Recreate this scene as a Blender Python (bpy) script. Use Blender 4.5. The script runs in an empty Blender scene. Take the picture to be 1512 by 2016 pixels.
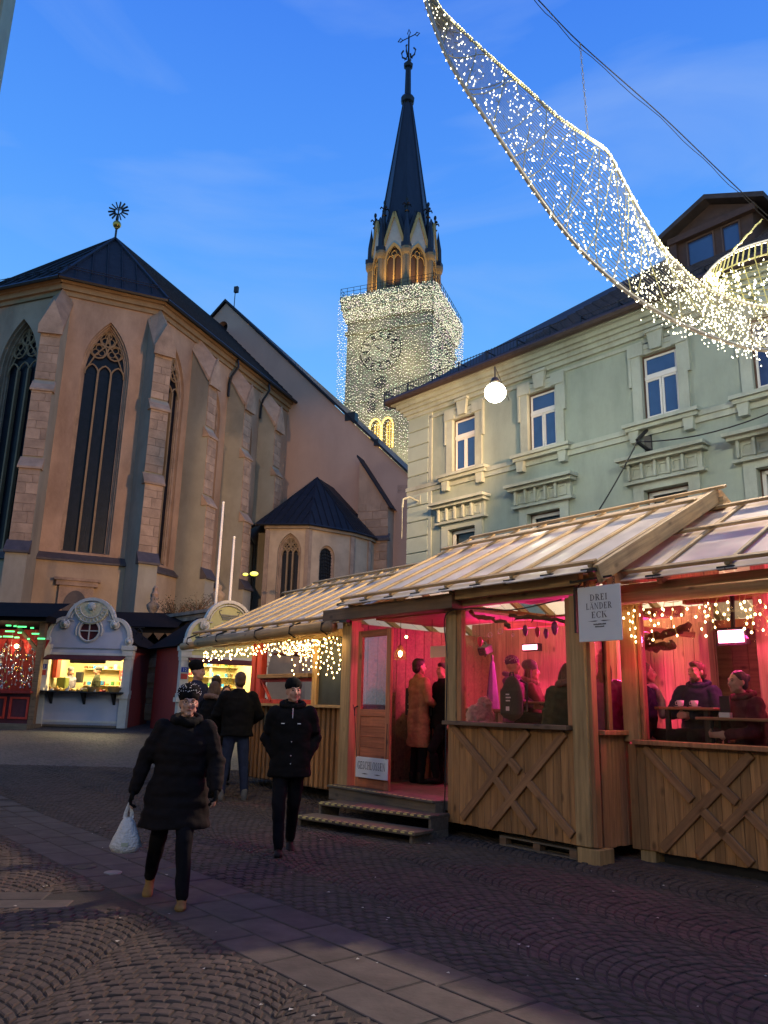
import bpy, bmesh, math, random
import numpy as np
from mathutils import Vector, Matrix, noise
from mathutils.geometry import tessellate_polygon
R = math.radians
rnd = random.Random(7)
sc = bpy.context.scene
col = sc.collection

# ---------------------------------------------------------------- camera
F_PX, CX, CY, EYE = 1540.0, 756.0, 1008.0, 1.55
_up = Vector((910 - CX, -5200 - CY, F_PX)).normalized()
_fw = Vector((0, 0, 1)); _Y = (_fw - _up * _fw.dot(_up)).normalized(); _X = _Y.cross(_up)
# world axes expressed in camera (x right, y down, z forward)
cam_d = bpy.data.cameras.new('camera'); cam = bpy.data.objects.new('camera', cam_d); col.objects.link(cam)
cam_d.sensor_fit = 'HORIZONTAL'; cam_d.sensor_width = 36; cam_d.lens = F_PX / 1512 * 36
cam_d.clip_start = 0.1; cam_d.clip_end = 3000
# columns: camera right, up, back in world coordinates
cr = Vector((_X[0], _Y[0], _up[0])); cd = Vector((_X[1], _Y[1], _up[1])); cf = Vector((_X[2], _Y[2], _up[2]))
m = Matrix((cr, -cd, -cf)).transposed().to_4x4(); m.translation = (0, 0, EYE)
cam.matrix_world = m
sc.camera = cam
O = Vector((0, 0, EYE))
def ray(px, py):
    v = Vector((px - CX, py - CY, F_PX))
    return Vector((_X.dot(v), _Y.dot(v), _up.dot(v))).normalized()
def zat(px, py, z):
    d = ray(px, py); return O + d * ((z - EYE) / d.z)
def yat(px, py, y):
    d = ray(px, py); return O + d * (y / d.y)
def D(a): return Vector((math.sin(R(a)), math.cos(R(a)), 0))

# ---------------------------------------------------------------- sky
wd = bpy.data.worlds.new('World'); sc.world = wd; wd.use_nodes = True
nt = wd.node_tree; nt.nodes.clear()
N_ = lambda t: nt.nodes.new(t)
out = N_('ShaderNodeOutputWorld'); bg = N_('ShaderNodeBackground')
sky = N_('ShaderNodeTexSky'); sky.sky_type = 'NISHITA'; sky.sun_disc = False
sky.sun_elevation = R(1.5); sky.sun_rotation = R(150); sky.altitude = 500; sky.ozone_density = 4
tc = N_('ShaderNodeTexCoord'); sep = N_('ShaderNodeSeparateXYZ'); nt.links.new(tc.outputs['Generated'], sep.inputs[0])
ramp = N_('ShaderNodeValToRGB'); nt.links.new(sep.outputs['Z'], ramp.inputs[0])
cr_ = ramp.color_ramp
stops = [(0.0, (.42, .68, .82)), (.25, (.25, .63, .93)), (.42, (.15, .46, 1.0)), (.58, (.088, .33, .98)), (.74, (.055, .225, .88)), (1.0, (.020, .085, .42))]
cr_.elements[0].position = 0; cr_.elements[0].color = (*stops[0][1], 1)
cr_.elements[1].position = 1; cr_.elements[1].color = (*stops[-1][1], 1)
for p_, c_ in stops[1:-1]:
    e = cr_.elements.new(p_); e.color = (*c_, 1)
mp = N_('ShaderNodeMapping'); mp.inputs['Scale'].default_value = (1.0, 2.2, 4.2); mp.inputs['Rotation'].default_value = (.3, .5, .4)
nt.links.new(tc.outputs['Generated'], mp.inputs[0])
nz = N_('ShaderNodeTexNoise'); nz.inputs['Scale'].default_value = 1.9; nz.inputs['Detail'].default_value = 7; nz.inputs['Distortion'].default_value = .7
nt.links.new(mp.outputs[0], nz.inputs[0])
r2 = N_('ShaderNodeValToRGB'); r2.color_ramp.elements[0].position = .50; r2.color_ramp.elements[1].position = .78
r2.color_ramp.elements[1].color = (.5, .5, .5, 1)
nt.links.new(nz.outputs[0], r2.inputs[0])
mx = N_('ShaderNodeMixRGB'); mx.inputs[2].default_value = (.34, .52, .92, 1)
nt.links.new(r2.outputs[0], mx.inputs[0]); nt.links.new(ramp.outputs[0], mx.inputs[1])
# a share of the physical sky keeps the azimuth variation
sm = N_('ShaderNodeMixRGB'); sm.blend_type = 'ADD'; sm.inputs[0].default_value = 1
sv = N_('ShaderNodeVectorMath'); sv.operation = 'SCALE'; sv.inputs['Scale'].default_value = .05
nt.links.new(sky.outputs[0], sv.inputs[0]); nt.links.new(mx.outputs[0], sm.inputs[1]); nt.links.new(sv.outputs[0], sm.inputs[2])
nt.links.new(sm.outputs[0], bg.inputs[0]); bg.inputs[1].default_value = .97
nt.links.new(bg.outputs[0], out.inputs[0])
sc.view_settings.view_transform = 'Standard'; sc.view_settings.look = 'None'
sc.view_settings.exposure = 0; sc.view_settings.gamma = 1
sc.cycles.use_denoising = True
sc.cycles.sample_clamp_indirect = 3.0
sc.cycles.sample_clamp_direct = 0
sc.cycles.max_bounces = 6; sc.cycles.transparent_max_bounces = 12; sc.cycles.diffuse_bounces = 2; sc.cycles.glossy_bounces = 3
sc.cycles.caustics_reflective = False; sc.cycles.caustics_refractive = False
sc.cycles.use_adaptive_sampling = True

# ---------------------------------------------------------------- materials
MATS = {}
def mat(name, rgb=(.5, .5, .5), rough=.7, var=.25, scale=6, bump=.2, rand=0, metal=0, stretch=(1, 1, 1), emit=None, power=0,
        sample=False, spec=.4, fine=True, dirt=None, bdist=.01, knots=False, trans=0, alpha=1, coat=0):
    if name in MATS: return MATS[name]
    mt = bpy.data.materials.new(name); mt.use_nodes = True; MATS[name] = mt
    t = mt.node_tree; n = t.nodes; L = t.links.new
    b = n['Principled BSDF']
    b.inputs['Roughness'].default_value = rough; b.inputs['Metallic'].default_value = metal
    b.inputs['Specular IOR Level'].default_value = spec
    if coat: b.inputs['Coat Weight'].default_value = coat
    if trans: b.inputs['Transmission Weight'].default_value = trans
    if alpha < 1: b.inputs['Alpha'].default_value = alpha
    b.inputs['Base Color'].default_value = (*rgb, 1)
    if emit is not None:
        b.inputs['Emission Color'].default_value = (*emit, 1); b.inputs['Emission Strength'].default_value = power
        mt.cycles.emission_sampling = 'AUTO' if sample else 'NONE'
    if var or bump:
        tc = n.new('ShaderNodeTexCoord'); mp = n.new('ShaderNodeMapping'); L(tc.outputs['Object'], mp.inputs[0])
        mp.inputs['Scale'].default_value = stretch
        a = n.new('ShaderNodeTexNoise'); a.inputs['Scale'].default_value = scale; a.inputs['Detail'].default_value = 6; a.inputs['Roughness'].default_value = .62
        L(mp.outputs[0], a.inputs[0])
        oi = None
        if rand or knots:
            oi = n.new('ShaderNodeObjectInfo')
            vm = n.new('ShaderNodeVectorMath'); vm.operation = 'ADD'
            sca = n.new('ShaderNodeMath'); sca.operation = 'MULTIPLY'; sca.inputs[1].default_value = 37
            L(oi.outputs['Random'], sca.inputs[0]); L(mp.outputs[0], vm.inputs[0]); L(sca.outputs[0], vm.inputs[1]); L(vm.outputs[0], a.inputs[0])
        mr = n.new('ShaderNodeMapRange'); mr.inputs['From Min'].default_value = .3; mr.inputs['From Max'].default_value = .7
        mr.inputs['To Min'].default_value = 1 - var; mr.inputs['To Max'].default_value = 1 + var * .7
        L(a.outputs[0], mr.inputs[0]); fac = mr.outputs[0]
        if rand:
            m2 = n.new('ShaderNodeMapRange'); m2.inputs['To Min'].default_value = 1 - rand; m2.inputs['To Max'].default_value = 1 + rand
            L(oi.outputs['Random'], m2.inputs[0])
            mm = n.new('ShaderNodeMath'); mm.operation = 'MULTIPLY'; L(fac, mm.inputs[0]); L(m2.outputs[0], mm.inputs[1]); fac = mm.outputs[0]
        if knots:
            v = n.new('ShaderNodeTexVoronoi'); v.inputs['Scale'].default_value = 1
            mk = n.new('ShaderNodeMapping'); mk.inputs['Scale'].default_value = (5, 5, 2.6) if stretch[2] < stretch[0] else (2.6, 5, 5)
            va = n.new('ShaderNodeVectorMath'); va.operation = 'ADD'
            L(tc.outputs['Object'], mk.inputs[0]); L(mk.outputs[0], va.inputs[0]); L(sca.outputs[0], va.inputs[1]); L(va.outputs[0], v.inputs[0])
            k = n.new('ShaderNodeMapRange'); k.inputs['From Min'].default_value = .06; k.inputs['From Max'].default_value = .17; k.inputs['To Min'].default_value = .42; k.inputs['To Max'].default_value = 1
            L(v.outputs['Distance'], k.inputs[0])
            mm = n.new('ShaderNodeMath'); mm.operation = 'MULTIPLY'; L(fac, mm.inputs[0]); L(k.outputs[0], mm.inputs[1]); fac = mm.outputs[0]
        vs = n.new('ShaderNodeVectorMath'); vs.operation = 'SCALE'; vs.inputs[0].default_value = rgb; L(fac, vs.inputs['Scale'])
        colr = vs.outputs[0]
        if dirt:
            d = n.new('ShaderNodeTexNoise'); d.inputs['Scale'].default_value = dirt[0]; d.inputs['Detail'].default_value = 8; d.inputs['Roughness'].default_value = .7
            md = n.new('ShaderNodeMapping'); md.inputs['Scale'].default_value = (1, 1, .35); L(tc.outputs['Object'], md.inputs[0]); L(md.outputs[0], d.inputs[0])
            dr = n.new('ShaderNodeMapRange'); dr.inputs['From Min'].default_value = .45; dr.inputs['From Max'].default_value = .75; dr.inputs['To Max'].default_value = dirt[2]
            L(d.outputs[0], dr.inputs[0])
            mc = n.new('ShaderNodeMixRGB'); L(dr.outputs[0], mc.inputs[0]); L(colr, mc.inputs[1]); mc.inputs[2].default_value = (*dirt[1], 1); colr = mc.outputs[0]
        L(colr, b.inputs['Base Color'])
        if bump:
            bp = n.new('ShaderNodeBump'); bp.inputs['Strength'].default_value = bump; bp.inputs['Distance'].default_value = bdist
            h = a.outputs[0]
            if fine:
                a2 = n.new('ShaderNodeTexNoise'); a2.inputs['Scale'].default_value = scale * 6; a2.inputs['Detail'].default_value = 3; L(mp.outputs[0], a2.inputs[0])
                ad = n.new('ShaderNodeMath'); L(a.outputs[0], ad.inputs[0]); L(a2.outputs[0], ad.inputs[1]); h = ad.outputs[0]
            L(h, bp.inputs['Height']); L(bp.outputs[0], b.inputs['Normal'])
    return mt
def woodm(name, rgb, rough=.65, axis='z', rand=.22):
    st = (16, 16, .9) if axis == 'z' else (.9, 16, 16)
    return mat(name, rgb, rough, var=.38, scale=1.6, bump=.35, rand=rand, stretch=st, knots=True, bdist=.004, dirt=(2.2, (rgb[0] * .38, rgb[1] * .36, rgb[2] * .42), .5))
def glow(name, rgb, power, sample=False): return mat(name, (.6, .6, .55), .5, var=0, bump=0, emit=rgb, power=power, sample=sample)

# ---------------------------------------------------------------- mesh builder
class MB:
    def __init__(s, T=None): s.v = []; s.f = []; s.T = T
    def add(s, vs, fs):
        o = len(s.v)
        s.v += [tuple(s.T @ Vector(p)) if s.T is not None else tuple(p) for p in vs]
        s.f += [tuple(i + o for i in f) for f in fs]; return s
    def box(s, x0, x1, y0, y1, z0, z1, M=None):
        vs = [Vector((x, y, z)) for z in (z0, z1) for y in (y0, y1) for x in (x0, x1)]
        if M is not None: vs = [M @ p for p in vs]
        return s.add(vs, [(0, 2, 3, 1), (4, 5, 7, 6), (0, 1, 5, 4), (2, 6, 7, 3), (0, 4, 6, 2), (1, 3, 7, 5)])
    def bevbox(s, x0, x1, y0, y1, z0, z1, b=.01, M=None):
        vs = []; fs = []
        for sx, X in ((0, x0), (1, x1)):
            for sy, Y in ((0, y0), (1, y1)):
                for sz, Z in ((0, z0), (1, z1)):
                    ix = X + (b if sx == 0 else -b); iy = Y + (b if sy == 0 else -b); iz = Z + (b if sz == 0 else -b)
                    vs += [(X, iy, iz), (ix, Y, iz), (ix, iy, Z)]
        k = lambda a, b_, c, w: ((a * 2 + b_) * 2 + c) * 3 + w
        for w in range(3):
            for e in (0, 1):
                q = []
                for p, r in ((0, 0), (1, 0), (1, 1), (0, 1)):
                    t = [p, r]; t.insert(w, e); q.append(k(*t, w))
                fs.append(tuple(q))
        for w in range(3):
            u, v_ = [a for a in range(3) if a != w]
            for p in (0, 1):
                for r in (0, 1):
                    a = [0, 0, 0]; a[u] = p; a[v_] = r; b2 = list(a); b2[w] = 1
                    fs.append((k(*a, u), k(*b2, u), k(*b2, v_), k(*a, v_)))
        for a in (0, 1):
            for b_ in (0, 1):
                for c in (0, 1): fs.append((k(a, b_, c, 0), k(a, b_, c, 1), k(a, b_, c, 2)))
        if M is not None: vs = [M @ Vector(p) for p in vs]
        return s.add(vs, fs)
    def bar(s, p, q, w, h, up=(0, 0, 1)):
        p = Vector(p); q = Vector(q); x = (q - p); L = x.length; x = x.normalized(); u = Vector(up)
        y = u.cross(x)
        if y.length < 1e-4: y = Vector((0, 1, 0)).cross(x)
        y.normalize(); z = x.cross(y)
        M = Matrix((x, y, z)).transposed().to_4x4(); M.translation = p
        return s.box(0, L, -w / 2, w / 2, -h / 2, h / 2, M)
    def tube(s, path, r, n=6, cap=True, closed=False):
        P = [Vector(p) for p in path]; k = len(P); rs = r if isinstance(r, (list, tuple)) else [r] * k
        vs = []; fs = []; ref = None
        for i, p in enumerate(P):
            t = (P[(i + 1) % k] - P[i - 1]) if closed else (P[min(i + 1, k - 1)] - P[max(i - 1, 0)])
            if t.length < 1e-9: t = Vector((0, 0, 1))
            t.normalize()
            if ref is None: ref = Vector((0, 0, 1)) if abs(t.z) < .9 else Vector((1, 0, 0))
            a = t.cross(ref)
            if a.length < 1e-3: ref = Vector((0, 1, 0)); a = t.cross(ref)
            a.normalize(); b = t.cross(a); ref = -b if False else ref
            rr = rs[i]; rx, ry = rr if isinstance(rr, tuple) else (rr, rr)
            for j in range(n):
                an = 2 * math.pi * j / n; vs.append(p + a * math.cos(an) * rx + b * math.sin(an) * ry)
        m = k if closed else k - 1
        for i in range(m):
            for j in range(n):
                i2 = (i + 1) % k
                fs.append((i * n + j, i * n + (j + 1) % n, i2 * n + (j + 1) % n, i2 * n + j))
        if cap and not closed: fs += [tuple(range(n - 1, -1, -1)), tuple((k - 1) * n + j for j in range(n))]
        return s.add(vs, fs)
    def lathe(s, prof, c=(0, 0, 0), n=16, M=None, a0=0, a1=2 * math.pi):
        vs = []; fs = []; full = abs(a1 - a0 - 2 * math.pi) < 1e-6; nn = n if full else n + 1
        for r, z in prof:
            for j in range(nn):
                an = a0 + (a1 - a0) * j / n; vs.append(Vector((c[0] + r * math.cos(an), c[1] + r * math.sin(an), c[2] + z)))
        for i in range(len(prof) - 1):
            for j in range(n):
                j2 = (j + 1) % nn; fs.append((i * nn + j, i * nn + j2, (i + 1) * nn + j2, (i + 1) * nn + j))
        if M is not None: vs = [M @ p for p in vs]
        return s.add(vs, fs)
    def ball(s, c, r, n=8, m=6, M=None):
        rx, ry, rz = r if isinstance(r, tuple) else (r, r, r)
        vs = [Vector((0, 0, -rz))]; fs = []
        for i in range(1, m):
            ph = -math.pi / 2 + math.pi * i / m
            for j in range(n):
                a = 2 * math.pi * j / n; vs.append(Vector((rx * math.cos(ph) * math.cos(a), ry * math.cos(ph) * math.sin(a), rz * math.sin(ph))))
        vs.append(Vector((0, 0, rz)))
        for j in range(n):
            fs.append((0, 1 + (j + 1) % n, 1 + j)); fs.append((len(vs) - 1, 1 + (m - 2) * n + j, 1 + (m - 2) * n + (j + 1) % n))
            for i in range(m - 2):
                a = 1 + i * n; fs.append((a + j, a + (j + 1) % n, a + n + (j + 1) % n, a + n + j))
        if M is not None: vs = [M @ p for p in vs]
        return s.add([p + Vector(c) for p in vs], fs)
    def octa(s, c, r):
        x, y, z = c
        return s.add([(x + r, y, z), (x - r, y, z), (x, y + r, z), (x, y - r, z), (x, y, z + r), (x, y, z - r)],
                     [(0, 2, 4), (2, 1, 4), (1, 3, 4), (3, 0, 4), (2, 0, 5), (1, 2, 5), (3, 1, 5), (0, 3, 5)])
    def prism(s, poly, y0, y1, holes=(), plane='xz', side=True):
        """polygon in x,z extruded along y, with holes"""
        def P(a, y): return (a[0], y, a[1]) if plane == 'xz' else (a[0], a[1], y)
        loops = [list(poly)] + [list(h) for h in holes]
        tris = tessellate_polygon([[Vector((a[0], a[1], 0)) for a in l] for l in loops])
        flat = [a for l in loops for a in l]; n = len(flat)
        vs = [P(a, y0) for a in flat] + [P(a, y1) for a in flat]
        fs = [tuple(t) for t in tris] + [tuple(i + n for i in t[::-1]) for t in tris]
        if side:
            o = 0
            for l in loops:
                k = len(l)
                for i in range(k): j = (i + 1) % k; fs.append((o + i, o + j, n + o + j, n + o + i))
                o += k
        return s.add(vs, fs)
    def build(s, name, m, parent=None, smooth=False, bevel=0, loc=None, **kw):
        me = bpy.data.meshes.new(name)
        me.from_pydata(s.v, [], s.f)
        bm = bmesh.new(); bm.from_mesh(me); bmesh.ops.recalc_face_normals(bm, faces=bm.faces)
        if bevel:
            bmesh.ops.remove_doubles(bm, verts=bm.verts, dist=1e-5)
            bmesh.ops.bevel(bm, geom=[e for e in bm.edges if e.calc_length() > bevel * 3 and len(e.link_faces) == 2 and e.calc_face_angle(0) > .5], offset=bevel, segments=1, affect='EDGES')
        bm.to_mesh(me); bm.free()
        if smooth: me.shade_smooth()
        if isinstance(m, str): m = MATS[m]
        if m: me.materials.append(m)
        o = bpy.data.objects.new(name, me); col.objects.link(o)
        if parent: o.parent = parent
        if loc: o.location = loc
        for k, v in kw.items(): o[k] = v
        return o
def part(name, me, parent, loc=(0, 0, 0), rot=(0, 0, 0), scale=(1, 1, 1)):
    o = bpy.data.objects.new(name, me); col.objects.link(o); o.parent = parent; o.location = loc; o.rotation_euler = rot; o.scale = scale
    return o
def beam(name, p, q, w, h, m, parent, up=(0, 0, 1), bev=.006):
    """a squared timber as an object whose own x runs along it"""
    p = Vector(p); q = Vector(q); x = q - p; L = x.length; x.normalize(); y = Vector(up).cross(x)
    if y.length < 1e-4: y = Vector((0, 1, 0)).cross(x)
    y.normalize(); z = x.cross(y)
    mb = MB(); mb.bevbox(0, L, -w / 2, w / 2, -h / 2, h / 2, bev); o = mb.build(name, m, parent)
    M = Matrix((x, y, z)).transposed().to_4x4(); M.translation = p; o.matrix_local = M
    return o
def thing(name, label, cat, loc=(0, 0, 0), rz=0, group=None, kind=None):
    o = bpy.data.objects.new(name, None); col.objects.link(o); o.empty_display_size = .3
    o.location = loc; o.rotation_euler = (0, 0, rz); tag(o, label, cat, group, kind); return o
def tag(o, label=None, cat=None, group=None, kind=None):
    if label: o['label'] = label
    if cat: o['category'] = cat
    if group: o['group'] = group
    if kind: o['kind'] = kind
    return o
def fr(p, heading):
    """frame: x along heading (degrees from +Y clockwise), y into the wall"""
    M = Matrix.Rotation(R(90 - heading), 4, 'Z'); M.translation = Vector(p); return M
def arch(cx, z0, w, zs, zt, n=7, kind='gothic'):
    """outline of an arched opening: bottom z0, springing zs, top zt"""
    h = w / 2; pts = [(cx - h, z0), (cx - h, zs)]
    if kind == 'gothic':
        H = zt - zs; r = (h * h + H * H) / (2 * h)
        a1 = math.atan2(H, r - h) if r != h else math.pi / 2
        left = [(cx - h + r - r * math.cos(a1 * i / n), zs + r * math.sin(a1 * i / n)) for i in range(1, n)]
        pts += left + [(cx, zt)] + [(2 * cx - x, z) for x, z in left[::-1]]
    else:
        pts += [(cx - h * math.cos(math.pi * i / (2 * n)), zs + (zt - zs) * math.sin(math.pi * i / (2 * n))) for i in range(1, 2 * n)]
    return pts + [(cx + h, zs), (cx + h, z0)]
def gz(x, y): 
    t = max(0.0, y - 11.0); return 0.055 * (t * t / (t + 2.0)) if t > 0 else 0.0
def text(body, size, m, parent, loc, rot, ext=.002, align='CENTER', font=None, name='lettering', sx=1):
    cu = bpy.data.curves.new(name, 'FONT'); cu.body = body; cu.size = size; cu.align_x = align; cu.align_y = 'CENTER'; cu.extrude = ext
    tmp = bpy.data.objects.new('tmp', cu); col.objects.link(tmp)
    dg = bpy.context.evaluated_depsgraph_get(); me = bpy.data.meshes.new_from_object(tmp.evaluated_get(dg))
    bpy.data.objects.remove(tmp); me.materials.clear(); me.materials.append(m)
    o = bpy.data.objects.new(name, me); col.objects.link(o); o.parent = parent; o.location = loc; o.rotation_euler = rot; o.scale = (sx, 1, 1)
    return o

def serif(body, h, m, parent, loc, width, name='lettering'):
    """Roman capitals with serifs, built stroke by stroke; centred on loc.x, standing on loc.z"""
    W, t, sf, st = .17, .07, .10, .05
    def P(pts): return ('p', pts)
    def rect(x0, x1, z0, z1): return [(x0, z0), (x1, z0), (x1, z1), (x0, z1)]
    def stem(x, w=W, top=1, bot=1, z0=0, z1=1): 
        o = [rect(x, x + w, z0, z1)]
        if bot: o.append(rect(x - sf, x + w + sf, z0, z0 + st))
        if top: o.append(rect(x - sf, x + w + sf, z1 - st, z1))
        return o
    def arcp(cx, cz, rx, rz, a0, a1, w0, w1, n=14):
        o = []
        for i in range(n):
            q = []
            for k in (i, i + 1):
                a = R(a0 + (a1 - a0) * k / n); th = w0 + (w1 - w0) * abs(math.cos(a)); q.append(((cx + rx * math.cos(a), cz + rz * math.sin(a)), (cx + (rx - th) * math.cos(a), cz + (rz - min(th, .075)) * math.sin(a))))
            o.append([q[0][0], q[1][0], q[1][1], q[0][1]])
        return o
    G = {
     'I': (.42, stem(.13)), 'L': (.74, stem(.12) + [rect(.12, .66, 0, t), rect(.60, .66, 0, .26)]),
     'E': (.76, stem(.12) + [rect(.12, .66, 0, t), rect(.12, .64, 1 - t, 1), rect(.12, .50, .48, .55), rect(.60, .66, 0, .24), rect(.58, .64, .78, 1), rect(.45, .50, .40, .63)]),
     'D': (.92, stem(.12) + arcp(.30, .5, .54, .5, -90, 90, .06, .17)), 'H': (.98, stem(.12) + stem(.68) + [rect(.2, .75, .48, .55)]),
     'R': (.88, stem(.12) + arcp(.34, .745, .36, .255, -90, 90, .055, .17) + [[(.36, .50), (.55, .50), (.86, 0), (.66, 0)], rect(.66, .92, 0, st)]),
     'K': (.92, stem(.12) + [[(.25, .42), (.28, .50), (.74, 1), (.66, 1)], [(.40, .56), (.55, .64), (.88, 0), (.68, 0)], rect(.56, .84, 1 - st, 1), rect(.62, .94, 0, st)]),
     'N': (.98, stem(.14, .07) + stem(.76, .07, bot=0) + [[(.10, 1), (.28, 1), (.83, 0), (.72, 0)]]),
     'A': (.92, [[(.10, 0), (.17, 0), (.47, 1), (.42, 1)], [(.40, 1), (.50, 1), (.86, 0), (.66, 0)], rect(.2, .66, .33, .40), rect(.02, .26, 0, st), rect(.56, .92, 0, st)]),
     'C': (.86, arcp(.48, .5, .42, .52, 40, 320, .06, .17) + [rect(.76, .81, .68, .98)]), 'G': (.92, arcp(.48, .5, .42, .52, 40, 320, .06, .17) + [rect(.76, .81, .70, .98), rect(.66, .82, .04, .42), rect(.58, .90, .40, .45)]),
     'O': (.96, arcp(.48, .5, .43, .52, 0, 360, .06, .17, 22)), 'S': (.70, arcp(.35, .74, .25, .27, 30, 250, .07, .12) + arcp(.35, .26, .27, .27, -150, 70, .07, .14) + [[(.16, .60), (.24, .66), (.54, .42), (.46, .36)], rect(.53, .58, .72, .98), rect(.10, .15, .02, .28)]),
    }
    G['\u00c4'] = (.92, G['A'][1] + [rect(.26, .36, 1.08, 1.20), rect(.54, .64, 1.08, 1.20)])
    tot = sum(G[c][0] for c in body) + .06 * (len(body) - 1); sx = width / tot; x = -width / 2
    for c in body:
        mb = MB()
        for k, poly in enumerate(G[c][1]):
            mb.add([(loc[0] + x + a * sx, loc[1] - .0006 - .00015 * k, loc[2] + b * h) for a, b in poly], [tuple(range(len(poly)))])
        x += (G[c][0] + .06) * sx; mb.build('letter', m, parent)
# ---------------------------------------------------------------- materials for the large structure
mat('plaster_church', (.43, .285, .19), .9, var=.22, scale=.45, bump=.6, bdist=.03, dirt=(.55, (.17, .10, .065), .75))
mat('plaster_grey', (.30, .28, .22), .9, var=.18, scale=.5, bump=.5, bdist=.02, dirt=(.6, (.15, .12, .09), .6))
mat('plinth_stone', (.40, .30, .20), .9, var=.2, scale=.6, bump=.6, bdist=.02, dirt=(.5, (.15, .11, .07), .6))
mat('ashlar', (.36, .25, .17), .88, var=.34, scale=1.6, bump=.6, rand=.12, bdist=.02)
mat('ashlar_dark', (.36, .24, .16), .85, var=.25, scale=2, bump=.5, rand=.2, bdist=.02)
mat('cornice_stone', (.28, .19, .105), .8, var=.2, scale=2, bump=.3)
mat('slate', (.018, .019, .022), .75, var=.35, scale=3, bump=.5, rand=.3, spec=.2)
mat('slate_ledge', (.075, .062, .06), .6, var=.3, scale=3, bump=.3)
mat('metal_roof', (.014, .015, .020), .6, var=.3, scale=2, bump=.2, rand=.12, spec=.25)
mat('dark_metal', (.015, .015, .017), .45, var=.2, scale=9, bump=.1)
mat('black_iron', (.008, .008, .009), .5, var=.1, scale=9, bump=.1)
mat('glass_dark', (.007, .008, .014), .35, var=.5, scale=3, bump=.25, spec=.22, bdist=.02)
mat('gilt', (.55, .36, .08), .35, var=.2, scale=9, bump=.1, metal=.9)
mat('tower_stone', (.27, .25, .18), .9, var=.3, scale=.5, bump=.6, bdist=.05, dirt=(.35, (.13, .12, .09), .7))
mat('tower_white', (.50, .44, .36), .85, var=.15, scale=1, bump=.3)
mat('tower_gold', (.50, .33, .12), .8, var=.15, scale=1, bump=.3)
mat('spire_copper', (.016, .017, .026), .5, var=.4, scale=.6, bump=.3, stretch=(3, 3, .3))
mat('house_wall', (.285, .338, .285), .9, var=.10, scale=.7, bump=.3, dirt=(.9, (.15, .19, .155), .6))
mat('house_trim', (.36, .405, .345), .8, var=.14, scale=1.5, bump=.2, dirt=(.8, (.17, .18, .14), .7))
mat('house_quoin', (.31, .375, .32), .85, var=.1, scale=1.5, bump=.2, rand=.05)
mat('window_white', (.62, .62, .58), .5, var=.06, scale=3, bump=.1)
mat('window_brown', (.09, .055, .04), .5, var=.2, scale=3, bump=.1)
mat('curtain', (.22, .24, .30), .9, var=.25, scale=2, bump=.3, stretch=(8, 8, .4))
mat('blind', (.42, .40, .28), .7, var=.1, scale=5, bump=.1)
def glassm(name, tint=(.9, .95, 1), rough=.02):
    mt = bpy.data.materials.new(name); mt.use_nodes = True; MATS[name] = mt; t = mt.node_tree; n = t.nodes; n.clear()
    o = n.new('ShaderNodeOutputMaterial'); g = n.new('ShaderNodeBsdfGlossy'); tr = n.new('ShaderNodeBsdfTransparent'); mx = n.new('ShaderNodeMixShader'); fz = n.new('ShaderNodeFresnel')
    fz.inputs[0].default_value = 1.22; g.inputs['Roughness'].default_value = rough; tr.inputs[0].default_value = (*tint, 1)
    t.links.new(fz.outputs[0], mx.inputs[0]); t.links.new(tr.outputs[0], mx.inputs[1]); t.links.new(g.outputs[0], mx.inputs[2]); t.links.new(mx.outputs[0], o.inputs[0]); return mt
glassm('window_glass', (.75, .82, .9))
glassm('clear_glass', (.94, .95, .95))

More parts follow.
